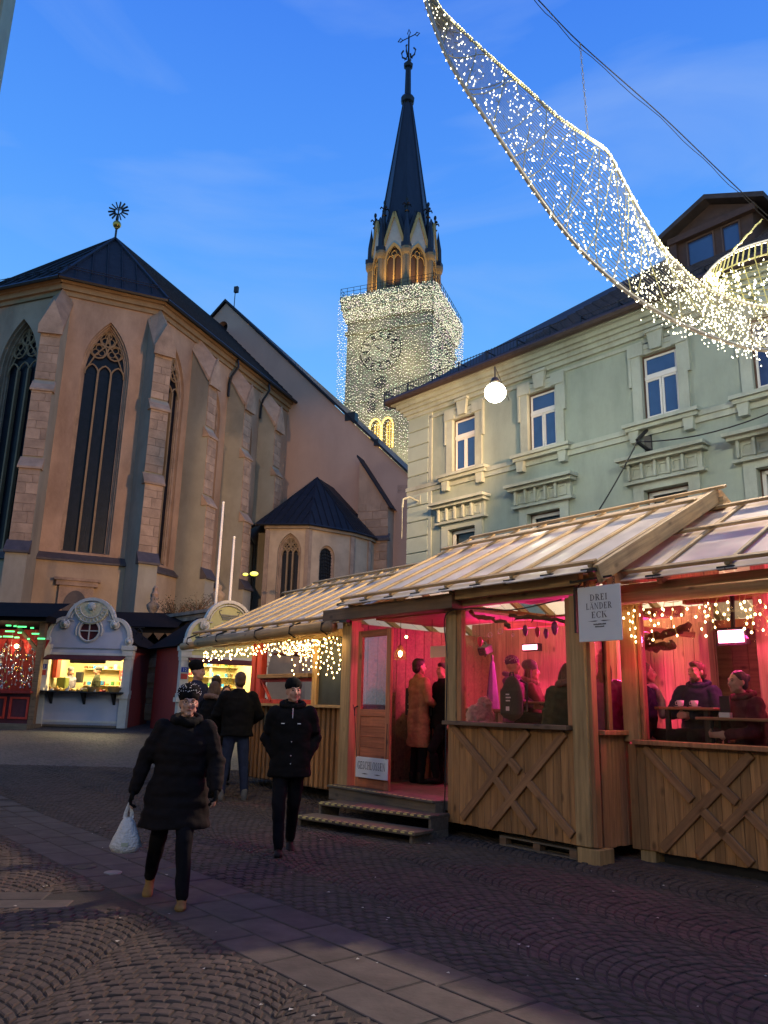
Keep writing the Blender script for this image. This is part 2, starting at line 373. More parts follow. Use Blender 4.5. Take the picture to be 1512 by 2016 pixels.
# ---------------------------------------------------------------- church
Bp = Vector((-11.578, 36, 0)); S_ = 4.55; GZ = 0.9
Ap = Bp - D(66) * S_; Lp = Ap - D(111) * S_; Kp = Lp - D(156) * S_
Ep = Bp + D(21) * 13.95
nin = Vector((-D(21).y, D(21).x, 0)); Cc = Bp + D(21) * S_ / 2 + nin * 5.49
EAVE, PL_, APEX = 21.0, 7.85, 27.3
ch = thing('church', 'Gothic church choir in ochre plaster with tall tracery windows, buttresses and dark slate roof', 'church', (Bp.x, Bp.y, 0))
IV = Matrix.Translation(-Bp)
def cf_(p, h): return IV @ fr(p, h)
def gothic_window(T, parent, cx, z0, w, zs, zt, lights=3, frame_m='ashlar', glass='glass_dark', deep=.55, mull='cornice_stone'):
    """stepped jambs inside an opening of width w, glazing recessed"""
    mb = MB(T)
    for k, (a, b, y) in enumerate(((0, .07, .16), (.07, .14, min(.34, deep - .06)), (.14, .20, deep))):
        oo = arch(cx, z0, w - 2 * a + .02, zs, zt - a * 1.1 + .01); ii = arch(cx, z0 + (.01), w - 2 * b, zs, zt - b * 1.1)
        ring = oo + ii[::-1]
        n = len(oo); vs = []; fs = []
        for yy in (y, y + .2):
            vs += [(p[0], yy, p[1]) for p in oo] + [(p[0], yy, p[1]) for p in ii]
        for i in range(n - 1):
            fs += [(i, i + 1, n + i + 1, n + i), (n + i, n + i + 1, 3 * n + i + 1, 3 * n + i)]
        mb.add(vs, fs)
    wn = mb.build('window', frame_m, parent)
    wi = w - .40; h = wi / 2
    pw = wi / lights
    zsp = zs - .15
    # panes
    for k in range(lights):
        x0 = cx - h + k * pw; p = MB(T)
        top = zs if k not in range(1, lights - 1) else zs
        p.prism([(x0, z0), (x0 + pw, z0), (x0 + pw, zs), (x0, zs)], deep + .12, deep + .14); p.build('pane', glass, wn)
    p = MB(T); ar = arch(cx, zs, wi, zs + .01, zt - .22); p.prism(ar[1:-1], deep + .12, deep + .14); p.build('pane', glass, wn)
    for k in range(1, lights):
        x = cx - h + k * pw; p = MB(T); p.box(x - .045, x + .045, deep - .08, deep + .1, z0, zs + .1); p.build('mullion', mull, wn)
    # tracery
    t = MB(T); yy = deep
    def arc(c, r, a0, a1, th=.045, n=9):
        t.tube([(c[0] + r * math.cos(a0 + (a1 - a0) * i / n), yy, c[1] + r * math.sin(a0 + (a1 - a0) * i / n)) for i in range(n + 1)], th, 5)
    for k in range(lights):
        c = cx - h + (k + .5) * pw
        t.tube([(x, yy, z) for x, z in arch(c, zs - .1, pw, zs, zs + pw * .75, 4)], .045, 5)
    H = zt - .25 - zs; r = min(pw * .62, H * .24)
    for (ax, az) in ((-.5, .50), (.5, .50), (0, .78)):
        c = (cx + ax * r * 2.05, zs + H * az)
        arc(c, r, 0, 2 * math.pi, .045, 12)
        for q in range(3):
            a = math.pi / 2 + q * 2 * math.pi / 3; arc((c[0] + r * .45 * math.cos(a), c[1] + r * .45 * math.sin(a)), r * .42, 0, 2 * math.pi, .028, 7)
    for q in (-1, 1):
        t.tube([(cx + q * x, yy, z) for x, z in ((h * .98, zs + .1), (h * .55, zs + H * .42), (h * .12, zs + H * .62), (0, zs + H * .98))], .04, 5)
    t.build('tracery', mull, wn)
    sl = MB(T); sl.prism([(-.02, 0), (-.02, -.0), (.5, .45), (.5, 0)], 0, 1) if False else None
    s2 = MB(T); x0, x1 = cx - w / 2, cx + w / 2
    s2.add([(x0, -.06, z0 - .28), (x1, -.06, z0 - .28), (x1, deep, z0 + .12), (x0, deep, z0 + .12), (x0, deep, z0 - .3), (x1, deep, z0 - .3)], [(0, 1, 2, 3), (0, 3, 4), (1, 5, 2), (0, 4, 5, 1)])
    s2.build('sill', 'slate_ledge', wn)
    return wn
def facet(p, h, length, wins, m='plaster_church'):
    T = cf_(p, h); mb = MB(T)
    holes = [arch(c, 8.0, w, zs, zt) for c, w, zs, zt in wins]
    mb.prism([(0, PL_), (length, PL_), (length, EAVE - .5), (0, EAVE - .5)], 0, .62, holes); mb.build('wall', m, ch)
    for c, w, zs, zt in wins: gothic_window(T, ch, c, 8.0, w, zs, zt, deep=.22 if h == 21 else .45)
    b = MB(T); b.box(-.1, length + .1, -.22, .6, GZ - 1, PL_ - .25); b.build('plinth_wall', 'plinth_stone', ch)
    l = MB(T); l.add([(-.2, -.34, PL_ - .28), (length + .2, -.34, PL_ - .28), (length + .1, .02, PL_ + .06), (-.1, .02, PL_ + .06), (-.2, -.34, PL_ - .36), (length + .2, -.34, PL_ - .36), (length + .1, .02, PL_ - .36), (-.1, .02, PL_ - .36)],
                     [(0, 1, 2, 3), (0, 4, 5, 1), (4, 7, 6, 5), (0, 3, 7, 4), (1, 5, 6, 2)]); l.build('ledge', 'slate_ledge', ch)
    c = MB(T)
    for z0, z1, y in ((EAVE - .62, EAVE - .38, -.10), (EAVE - .38, EAVE - .12, -.24), (EAVE - .12, EAVE + .06, -.38)):
        e = -y * .42; c.box(-e, length + e, y, .62, z0, z1)
    c.build('cornice', 'cornice_stone', ch)
facet(Bp - D(66) * S_, 66, S_, [(2.32, 2.2, 16.9, 19.5)])
facet(Lp, 111, S_, [(2.30, 2.4, 16.9, 19.5)])
facet(Kp, 156, S_, [(2.30, 1.98, 16.9, 19.45)])
facet(Bp, 21, 13.95, [(1.58, 2.05, 16.9, 19.3), (5.12, 2.0, 16.9, 19.1), (8.7, 1.9, 16.9, 18.9)])
def buttress(p, h_out, w=.86, d=1.2, top=20.3, n=0):
    """h_out: outward heading. local x to the right seen from outside"""
    T = cf_(p, h_out - 90) ; T = T @ Matrix.Rotation(math.pi, 4, 'Z')
    T = IV @ fr(p, h_out - 90)       # x along heading-90, y = into the wall
    m = MB(T); hw = w / 2
    prof = [(0.3, GZ - 1), (-d - .75, GZ - 1), (-d - .75, PL_ - .3), (-d - .45, PL_), (-d - .45, 11.3), (-d - .2, 11.75), (-d - .2, 15.0), (-d, 15.45), (-d, top - 2.0), (.3, top + .3)]
    n_ = len(prof)
    ad = [(-hw, y, z) for y, z in prof] + [(hw, y, z) for y, z in prof]
    tris = tessellate_polygon([[Vector((a, b, 0)) for a, b in prof]])
    m.add(ad, [tuple(t) for t in tris] + [tuple(i + n_ for i in t[::-1]) for t in tris] + [(i, (i + 1) % n_, n_ + (i + 1) % n_, n_ + i) for i in range(n_)])
    b = m.build('buttress', 'plaster_grey', ch)
    # projecting drip ledges
    for z, dd in ((11.3, d + .45), (15.0, d + .2), (PL_ - .3, d + .75)):
        l = MB(T); l.add([(-hw - .07, -dd - .12, z - .05), (hw + .07, -dd - .12, z - .05), (hw + .07, -dd + .26, z + .46), (-hw - .07, -dd + .26, z + .46), (-hw - .07, -dd - .12, z - .14), (hw + .07, -dd - .12, z - .14), (hw + .07, -dd + .26, z - .14), (-hw - .07, -dd + .26, z - .14)],
                         [(0, 1, 2, 3), (4, 7, 6, 5), (0, 4, 5, 1), (0, 3, 7, 4), (1, 5, 6, 2)])
        l.build('ledge', 'slate_ledge' if z < 8 else 'ashlar', b)
    # ashlar front, stone by stone
    shared = {}
    for z0, z1, dd in ((PL_ + .1, 11.2, d + .45), (11.8, 14.9, d + .2), (15.5, top - 2.15, d)):
        z = z0; k = 0
        while z < z1 - .15:
            hh = min(.36 + .07 * (k % 3), z1 - z); cuts = [-hw, hw] if k % 3 == 1 else ([-hw, -.05, hw] if k % 2 else [-hw, .18, hw])
            for a, c in zip(cuts, cuts[1:]):
                key = (round(c - a, 2), round(hh, 2))
                if key not in shared:
                    q = MB(); q.bevbox(.005, c - a - .005, -.05, .0, .005, hh - .005, .006); me_o = q.build('stone', 'ashlar'); shared[key] = me_o.data; bpy.data.objects.remove(me_o)
                o = part('stone', shared[key], b); o.matrix_local = T @ Matrix.Translation((a, -dd + rnd.uniform(-.008, .002), z))
            z += hh; k += 1
    # steep gabled cap: two slopes with a ridge running from the wall to the front
    c = MB(T); zt, zb = top + .35, top - 2.05; W = hw + .1; F = -d - .12
    c.add([(-W, F, zb - .15), (0, F, zb + 1.05), (W, F, zb - .15), (-W, .1, zt - .6), (0, .1, zt + .3), (W, .1, zt - .6), (-W, F + .1, zb - .3), (W, F + .1, zb - .3)],
          [(0, 1, 4, 3), (1, 2, 5, 4), (0, 2, 1), (0, 3, 6), (2, 7, 5), (0, 6, 7, 2)])
    c.build('cap', 'ashlar_dark', b)
    g = MB(T); g.prism([(-W, zb - .55), (W, zb - .55), (W, zb - .15), (0, zb + 1.15), (-W, zb - .15)], F - .1, F + .02); g.build('cap_gable', 'ashlar', b)
    return b
buttress(Ap, 168); buttress(Bp, 144); buttress(Lp, 223.5)
for u in (3.45, 7.1, 10.7): buttress(Bp + D(21) * u, 111, w=.8, d=1.15)
# choir roof: hipped apse with standing seams
rf = MB(IV); ov = .62; ez = EAVE + .05
def off(p, h1, h2):    # push a corner outwards
    a = D(h1); b = D(h2); return p + (a + b).normalized() * ov / math.cos(R(22.5))
cA = off(Ap, 156, 201); cB = off(Bp, 156, 111); cL = off(Lp, 201, 246); cK = off(Kp, 246, 291)
cE = Ep + D(111) * ov; ridgeE = Cc + D(21) * 14; farE = Ep + nin * 10.98 - D(111) * ov; cM = Bp + nin * 10.98 - D(111) * ov
zz = lambda p, z: (p.x, p.y, z)
faces = [(cB, cA), (cA, cL), (cL, cK), (cK, cM)]
ap = zz(Cc, APEX); re_ = zz(ridgeE, APEX)
for a, b in faces: rf.add([zz(a, ez), zz(b, ez), ap], [(0, 1, 2)])
rf.add([zz(cB, ez), zz(cE, ez), re_, ap], [(0, 1, 2, 3)]); rf.add([zz(cM, ez), zz(farE, ez), re_, ap], [(0, 1, 2, 3)])
roof = rf.build('roof', 'slate', ch)
sm_ = MB(IV)   # seams and tile courses
def seams(a, b, t1, t2, n):
    for i in range(1, n):
        k = i / n; p = Vector(a).lerp(Vector(b), k); q = Vector(t1).lerp(Vector(t2), k); sm_.bar(p, q, .05, .10)
A3 = lambda p: Vector(zz(p, ez + .03)); T3 = Vector(ap) + Vector((0, 0, .03)); R3 = Vector(re_) + Vector((0, 0, .03))
for a, b in faces[:2]:
    for i in range(1, 7):
        k = i / 7; p = A3(a).lerp(A3(b), k); hm = 1 - abs(k - .5) * 2 * .0; q = p.lerp((A3(a) + A3(b)) / 2 * (1 - 0) if False else T3, 1)
        # seams run straight up the slope until they meet the hip
        mid = (A3(a) + A3(b)) / 2; up_ = (T3 - mid); f_ = 1 - abs(2 * k - 1); sm_.bar(p, p + up_ * f_, .045, .09)
L_ = 13.95
for i in range(60):
    k = i / 59; p = A3(cB).lerp(A3(cE), k); frac = min(1, k * L_ / 2.6); q = p + (R3 - A3(cB).lerp(A3(cE), 1) + (A3(cB) - T3) * 0) * 0 if False else None
for j in range(1, 16):
    f_ = j / 16; a = A3(cB).lerp(T3, f_); b = A3(cE).lerp(R3, f_); sm_.bar(a, b, .10, .05)
sm_.build('roof_seam', 'slate', roof, kind='stuff')
gt = MB(IV)
for a, b in [(cA, cL), (cB, cA), (cB, cE), (cL, cK)]:
    gt.tube([Vector(zz(a, ez - .04)), Vector(zz(b, ez - .04))], .10, 6)
gt.build('gutter', 'dark_metal', ch)
hp = MB(IV)
for a in (cA, cB, cL): hp.bar(zz(a, ez + .05), zz(Cc, APEX + .06), .16, .12)
hp.bar(ap, re_, .2, .16); hp.build('hip_ridge', 'metal_roof', ch)
sg = MB(IV)
for a, b in ((cA, cB), (cA, cL)):
    pa = Vector(zz(a, ez)).lerp(Vector(ap), .13); pb = Vector(zz(b, ez)).lerp(Vector(ap), .13)
    for dz in (.12, .24): sg.tube([pa + Vector((0, 0, dz)), pb + Vector((0, 0, dz))], .025, 4)
    for i in range(9):
        p = pa.lerp(pb, i / 8); sg.tube([p, p + Vector((0, 0, .28))], .02, 4)
sg.build('snow_guard', 'dark_metal', ch)
# sun shaped finial above the apse
fz = MB(IV @ Matrix.Translation((Cc.x, Cc.y, APEX)))
fz.tube([(0, 0, -.2), (0, 0, 1.5)], .06, 6); fin = fz.build('finial_pole', 'dark_metal', ch)
f2 = MB(IV @ Matrix.Translation((Cc.x, Cc.y, APEX))); f2.ball((0, 0, .95), .24, 12, 8); f2.ball((0, 0, .72), (.12, .12, .06)); f2.build('finial_ball', 'gilt', ch, smooth=True)
f3 = MB(IV @ Matrix.Translation((Cc.x, Cc.y, APEX + 1.85)))
for i in range(14):
    a = 2 * math.pi * i / 14 + .1; c, s = math.cos(a), math.sin(a); r1 = .60
    f3.bar((c * .22, 0, s * .22), (c * r1, 0, s * r1), .06, .10, up=(0, 1, 0))
f3.tube([(math.cos(2 * math.pi * i / 16) * .21, 0, math.sin(2 * math.pi * i / 16) * .21) for i in range(16)], .035, 5, closed=True)
f3.tube([(0, 0, -.7), (0, 0, .18)], .04, 5); f3.tube([(-.12, 0, .08), (.12, 0, .08)], .03, 5)
f3.build('sun_finial', 'dark_metal', ch)
# rain pipes with swan necks
for u in (6.2, 9.9):
    dp = MB(cf_(Bp, 21)); dp.tube([(u + .5, -.5, EAVE - .1), (u + .45, -.6, EAVE - .6), (u + .3, -.3, EAVE - 1.2), (u + .35, -.15, EAVE - 1.6), (u + .35, -.13, EAVE - 2.4)], .07, 6); dp.build('rain_pipe', 'dark_metal', ch)
# memorial slab and small niche on the plinth
T = cf_(Ap, 66)
q = MB(T); q.box(1.45, 2.9, -.42, -.2, 4.0, 6.4); q.box(1.3, 3.05, -.5, -.2, 6.4, 6.62); q.box(1.2, 3.15, -.56, -.2, 6.62, 6.74); q.box(1.3, 3.05, -.5, -.2, 3.8, 4.0)
fs = q.build('epitaph', 'ashlar', ch); q = MB(T); q.prism(arch(2.17, 4.1, 1.0, 5.4, 6.2, kind='round'), -.46, -.40); q.build('slab', 'slate_ledge', fs)
T = IV @ fr(Bp, 43.5)
q = MB(T); q.box(-.22, .22, -2.25, -1.9, 5.55, 5.65); q.lathe([(.0, 0), (.14, .02), (.12, .3), (.16, .45), (.08, .6), (.09, .72), (0, .85)], (0, -2.15, 5.66), 10); q.lathe([(0, 0), (.2, .18)], (0, -2.1, 5.36), 8); q.build('niche_figure', 'ashlar_dark', ch)

# ---------------------------------------------------------------- nave gable wall
T = cf_(Ep, 111)
gx = -5.49; gp = 29.35
w = MB(T); w.prism([(-17, 0), (8.55, 0), (8.55, 15.35), (4.22, 19.65), (gx, gp), (-17, 18.0)], 0, .8, [[(gx - .15 + .42 * math.cos(2 * math.pi * i / 20), 27.45 + .5 * math.sin(2 * math.pi * i / 20)) for i in range(20)]])
w.build('gable_wall', mat('plaster_pink', (.46, .31, .235), .9, var=.08, scale=.3, bump=.3, dirt=(.4, (.33, .21, .16), .5)), ch)
w = MB(T); w.box(gx - .7, gx + .4, .5, .6, 26.9, 28); w.build('oculus_pane', 'glass_dark', ch)
w = MB(T)
w.add([(gx, -.18, gp + .28), (8.75, -.18, 15.4), (8.75, 20, 15.4), (gx, 20, gp + .28), (gx, -.18, gp + .08), (8.75, -.18, 15.2), (8.75, 20, 15.2), (gx, 20, gp + .08)], [(0, 1, 2, 3), (4, 5, 6, 7), (0, 4, 5, 1), (1, 5, 6, 2)])
w.add([(gx, -.18, gp + .28), (-17.2, -.18, 18.0), (-17.2, 20, 18.0), (gx, 20, gp + .28), (gx, -.18, gp + .08), (-17.2, -.18, 17.8)], [(0, 1, 2, 3), (0, 4, 5, 1)])
w.build('nave_roof', 'metal_roof', ch)
for hb in ((4.2, 4.9, -.05, .5, 19.3, 19.85), (6.3, 6.6, -.15, .1, 17.4, 17.8)): w = MB(T); w.box(*hb); w.build('roof_hatch', 'dark_metal', ch)
w = MB(T); w.tube([(gx + .75, -.1, 28.6), (gx + .75, -.1, 30.2)], .03, 5); w.box(gx + .68, gx + .98, -.2, 0, 30.0, 30.45); w.build('roof_sensor', 'dark_metal', ch)
# corner pier of the nave, laid in stone courses
pr = MB(T); pr.prism([(5.75, 0), (7.7, 0), (7.7, 13.2), (5.75, 16.2)], -1.0, 0); pier = pr.build('pier', 'plaster_church', ch)
def courses(T, parent, x0, x1, z0, z1, y, hh=.42, m='ashlar_dark', maxw=.8):
    z = z0; k = 0; shared = {}
    while z < z1 - .2:
        x = x0 - (maxw * .45 if k % 2 else 0)
        while x < x1 - .02:
            a = max(x, x0); b = min(x + maxw, x1); x += maxw
            if b - a < .1: continue
            key = (round(b - a, 2),)
            if key not in shared:
                q = MB(); q.bevbox(.007, b - a - .007, -.04, 0, .007, hh - .007, .008); t_ = q.build('stone', m); shared[key] = t_.data; bpy.data.objects.remove(t_)
            o = part('stone', shared[key], parent); o.matrix_local = T @ Matrix.Translation((a, y + rnd.uniform(-.008, .008), z))
        z += hh; k += 1
courses(T, pier, 5.75, 7.7, 8.4, 13.2, -1.0, .5, 'ashlar_dark', .95)
pl = MB(T); pl.add([(5.6, -1.15, 11.2), (7.85, -1.15, 11.2), (7.85, -.95, 11.5), (5.6, -.95, 11.5)], [(0, 1, 2, 3)]); pl.box(5.6, 7.85, -1.15, -.95, 11.05, 11.2); pl.build('ledge', 'slate_ledge', pier)
pc = MB(T); pc.add([(5.6, -1.15, 16.55), (7.9, -1.15, 13.05), (7.9, 0, 13.05), (5.6, 0, 16.55), (5.6, -1.15, 16.4), (7.9, -1.15, 12.9)], [(0, 1, 2, 3), (0, 4, 5, 1)]); pc.build('cap', 'metal_roof', pier)
# aisle wall beyond the pier
T2 = cf_(Ep + D(111) * 8.3 + Vector((0, 0, 0)), 21)
aw = MB(T2); aw.box(0, 30, -.3, .5, 0, 14.2); aw.box(0, 30, -.45, -.3, 0, 9.5); aw.build('aisle_wall', 'plaster_church', ch)
aw = MB(T2); aw.box(0, 30, -.75, .4, 14.2, 14.7); aw.build('cornice', 'cornice_stone', ch)
aw = MB(T2); aw.add([(0, -1, 14.8), (30, -1, 14.8), (30, 4, 19.5), (0, 4, 19.5)], [(0, 1, 2, 3)]); aw.build('aisle_roof', 'metal_roof', ch)

# ---------------------------------------------------------------- polygonal chapel between choir and nave
zc = 11.2; cp = [zat(505, 1030, zc), zat(608, 1030, zc), zat(700, 1046, zc), zat(735, 1056, zc)]
ins = lambda p, c, k: p + (c - p) * k
cen = (cp[0] + cp[3]) / 2 + D(21) * 3.0 * 0 + Vector((0, 1.6, 0))
chp = thing('church_chapel', 'low polygonal stone chapel with a dark pyramid roof in the corner of the church', 'chapel', (cp[1].x, cp[1].y, 0))
IC = Matrix.Translation(-Vector((cp[1].x, cp[1].y, 0)))
wl = [Vector((ins(p, cen, .06).x, ins(p, cen, .06).y, 0)) for p in cp]
wl[0] = wl[1] + (wl[0] - wl[1]) * .86
wl = [wl[0] + Vector((-.6, 6, 0))] + wl + [wl[3] + D(21) * 4]
for i in range(len(wl) - 1):
    a, b = wl[i], wl[i + 1]; d = b - a; hd = math.degrees(math.atan2(d.x, d.y)); T = IC @ fr(a, hd); L_ = d.length
    holes = []; win = None
    if i == 1: win = (L_ * .56, 1.32, 9.6, 10.7, 'gothic')
    if i == 2: win = (L_ * .42, .98, 9.55, 10.15, 'round')
    if win: holes = [arch(win[0], 5.0, win[1], win[2], win[3], kind=win[4])]
    mb = MB(T); mb.prism([(0, 0), (L_, 0), (L_, zc - .25), (0, zc - .25)], 0, .5, holes); mb.build('wall', mat('chapel_stone', (.50, .36, .23), .85, var=.2, scale=1, bump=.4, bdist=.02, dirt=(.7, (.24, .16, .10), .5)), chp)
    if win and i == 1: gothic_window(T, chp, win[0], 5.0, win[1], win[2], win[3], 3, deep=.3)
    if win and i == 2:
        q = MB(T); oo = arch(win[0], 5.0, win[1], win[2], win[3], kind='round'); ii = arch(win[0], 5.0, win[1] - .25, win[2], win[3] - .12, kind='round'); n = len(oo)
        q.add([(x, .1, z) for x, z in oo] + [(x, .16, z) for x, z in ii], [(k, k + 1, n + k + 1, n + k) for k in range(n - 1)]); wn = q.build('window', 'ashlar', chp)
        q = MB(T); q.prism(arch(win[0], 5.0, win[1] - .2, win[2], win[3] - .1, kind='round'), .2, .24); q.build('pane', 'glass_dark', wn)
        q = MB(T)
        for k in range(-3, 4): q.tube([(win[0] + k * .11, .17, 5), (win[0] + k * .11, .17, 10.0)], .014, 4)
        for k in range(26):
            z = 5.1 + k * .19; q.tube([(win[0] - .4 + .1 * math.sin(k), .15, z), (win[0], .15, z + .12), (win[0] + .4, .15, z)], .018, 4)
        q.build('window_grille', 'black_iron', wn)
    # corner strip
    q = MB(T); q.box(L_ - .18, L_ + .04, -.07, .2, 0, zc - .3); q.box(-.02, .18, -.05, .2, 0, zc - .3); q.build('pilaster', 'ashlar', chp)
    q = MB(T); q.box(-.05, L_ + .05, -.14, .4, zc - .28, zc - .08); q.build('cornice', 'cornice_stone', chp)
rp = MB(IC); ax = Vector((yat(625, 940, 45.5).x, 45.5, yat(625, 940, 45.5).z))
ring = [cp[0] + Vector((-.9, 2.5, .25)), cp[0], cp[1], cp[2], cp[3], cp[3] + D(21) * 4]
for i in range(len(ring) - 1):
    rp.add([ring[i], ring[i + 1], ax], [(0, 1, 2)])
rp.add([ax, ring[-1], ax + D(21) * 6], [(0, 1, 2)]); rp.add([ax, ax + D(21) * 6, ring[0]], [(0, 1, 2)])
cr0 = rp.build('roof', 'metal_roof', chp)
q = MB(IC)
for i in range(1, 4):
    a, b = ring[i], ring[i + 1]; mid = (a + b) / 2
    for k in range(1, 7):
        f_ = k / 7; p = a.lerp(b, f_); q.bar(p + Vector((0, 0, .03)), p + (ax - mid) * (1 - abs(2 * f_ - 1)) + Vector((0, 0, .03)), .03, .05)
    q.bar(a, ax, .07, .07)
q.bar(ring[4], ax, .07, .07); q.build('seam', 'metal_roof', cr0, kind='stuff')
q = MB(IC)
for a, b in zip(ring, ring[1:]): q.tube([a - Vector((0, 0, .06)), b - Vector((0, 0, .06))], .08, 6)
q.tube([ring[0] + Vector((0, 0, -.1)), ring[0] + Vector((.1, .3, -.5)), ring[0] + Vector((.35, .6, -.9)), ring[0] + Vector((.35, .6, -9))], .06, 6)
q.build('gutter', 'dark_metal', chp)
q = MB(IC); e_ = cp[0] + Vector((.3, 1.8, .6)); q.add([e_, e_ + Vector((2.9, 2.6, 2.9)), e_ + Vector((2.0, 5, 2.9)), e_ + Vector((-1, 4, .8))], [(0, 1, 2, 3)]); q.build('side_roof', 'slate', chp)

# ---------------------------------------------------------------- church tower
K0 = Vector((5.70, 88.0, 0)); SD = 13.0; CZ = 53.3
tc_ = K0 - D(111) * SD / 2 + D(21) * SD / 2
tw = thing('church_tower', 'tall square church tower with clock, lit belfry octagon and slender dark spire', 'tower', (tc_.x, tc_.y, 0))
FT = Matrix.Rotation(R(90 - 111), 4, 'Z')   # local frame: x = right along the front face, y = into
def tb(h0): return MB(FT)
hw = 5.65
mb = MB(FT)
wh = [arch(-1.35, 32.2, 1.25, 34.9, 36.0, kind='round'), arch(.25, 32.2, 1.25, 34.9, 36.0, kind='round')]
mb.prism([(-hw, 0), (hw, 0), (hw, 49.9), (-hw, 49.9)], -hw, -hw + 1.1, wh)
mb.box(-hw, hw, -hw + 1.1, hw, 0, 49.9); mb.build('shaft', 'tower_stone', tw)
mb = MB(FT); mb.box(-2.1, 1.0, -hw + .9, -hw + 1.0, 32, 36.2); mb.build('belfry_backing', mat('belfry_glow', (.5, .36, .10), .8, emit=(1, .62, .12), power=1.5, sample=False), tw)  # backing glows in place of a lit room behind the louvres
q = MB(FT)
for cx_ in (-1.35, .25):
    for k in range(13): z = 32.3 + k * .28; q.add([(cx_ - .62, -hw + .25, z), (cx_ + .62, -hw + .25, z), (cx_ + .62, -hw + .6, z + .18), (cx_ - .62, -hw + .6, z + .18)], [(0, 1, 2, 3)])
    for k in (-.3, .05, .4): q.box(cx_ + k - .05, cx_ + k + .05, -hw + .2, -hw + .24, 32.3, 35.6)
q.build('louvre', 'dark_metal', tw, kind='stuff')
q = MB(FT)
for cx_ in (-1.35, .25):
    oo = arch(cx_, 32.2, 1.7, 34.9, 36.25, kind='round'); ii = arch(cx_, 32.2, 1.25, 34.9, 36.0, kind='round'); n = len(oo)
    q.add([(x, -hw - .1, z) for x, z in oo] + [(x, -hw - .05, z) for x, z in ii] , [(k, k + 1, n + k + 1, n + k) for k in range(n - 1)])
q.build('belfry_surround', mat('belfry_trim_glow', (.6, .45, .16), .7, emit=(1, .65, .15), power=1.6), tw)  # surround is no lamp: golden light is put into its emission
for z0, z1, e in ((38.6, 38.95, .12), (48.1, 48.5, .25), (49.9, 50.6, .30), (50.6, 51.5, .52), (51.5, 52.6, .74), (52.6, 53.3, .86)):
    q = MB(FT); q.box(-hw - e, hw + e, -hw - e, hw + e, z0, z1); q.build('string_course', 'tower_stone', tw)
# clock faces: ring of hour marks and hands
for s_ in (0, 1):
    M2 = FT @ (Matrix.Rotation(-math.pi / 2 * 0, 4, 'Z') if s_ == 0 else Matrix.Rotation(math.pi / 2, 4, 'Z'))
    q = MB(M2); q.lathe([(2.45, 0), (2.7, 0), (2.7, .08), (2.45, .08)], (0, 0, 0), 32, Matrix.Translation((-.9 if s_ == 0 else 0, -hw - .14, 43.6)) @ Matrix.Rotation(math.pi / 2, 4, 'X')) if False else None
    cx_ = -.9 if s_ == 0 else .4
    for i in range(12):
        a = math.pi / 6 * i; c, s = math.sin(a), math.cos(a)
        for t_ in ((-.18, 0, .18) if i % 3 == 2 else (-.1, .1)):
            q.bar((cx_ + c * 1.75 - s * t_, -hw - .12, 45.3 + s * 1.75 + c * t_), (cx_ + c * 2.5 - s * t_, -hw - .12, 45.3 + s * 2.5 + c * t_), .12, .09, up=(0, 1, 0))
    q.bar((cx_, -hw - .2, 45.3), (cx_ - .8, -hw - .2, 46.2), .16, .06, up=(0, 1, 0)); q.bar((cx_, -hw - .2, 45.3), (cx_ + 1.5, -hw - .2, 44.7), .12, .06, up=(0, 1, 0))
    q.tube([(cx_ + 2.75 * math.cos(k * .2618), -hw - .1, 45.3 + 2.75 * math.sin(k * .2618)) for k in range(24)], .07, 4, closed=True)
    q.tube([(cx_ + 1.6 * math.cos(k * .2618), -hw - .1, 45.3 + 1.6 * math.sin(k * .2618)) for k in range(24)], .05, 4, closed=True)
    q.build('clock', 'black_iron', tw)
    q = MB(M2); q.prism([(cx_ + 2.8 * math.cos(k * .2618), 45.3 + 2.8 * math.sin(k * .2618)) for k in range(24)], -hw - .05, -hw); q.build('clock_face', mat('clock_pale', (.31, .30, .23), .8), tw)
# small round window and twin niche below the clock
q = MB(FT); q.prism([(-.9 + .85 * math.cos(k * .5236), 41.0 + .85 * math.sin(k * .5236)) for k in range(12)], -hw - .08, -hw - .04)
for cx_ in (-1.9, .3): q.prism(arch(cx_, 37.0, 1.1, 38.6, 39.6, kind='round'), -hw - .08, -hw - .04)
q.build('blind_window', mat('blind_dark', (.07, .065, .06), .8), tw)
# balcony rail
q = MB(FT); e = hw + .8
for z in (53.5, 54.0, 54.5):
    for a, b in (((-e, -e), (e, -e)), ((e, -e), (e, e)), ((-e, -e), (-e, e))): q.tube([(*a, z), (*b, z)], .035, 4)
for k in range(15):
    t_ = -e + 2 * e * k / 14
    for p in ((t_, -e), (e, t_), (-e, t_)): q.tube([(*p, 53.3), (*p, 54.5)], .035, 4)
q.build('railing', 'dark_metal', tw)
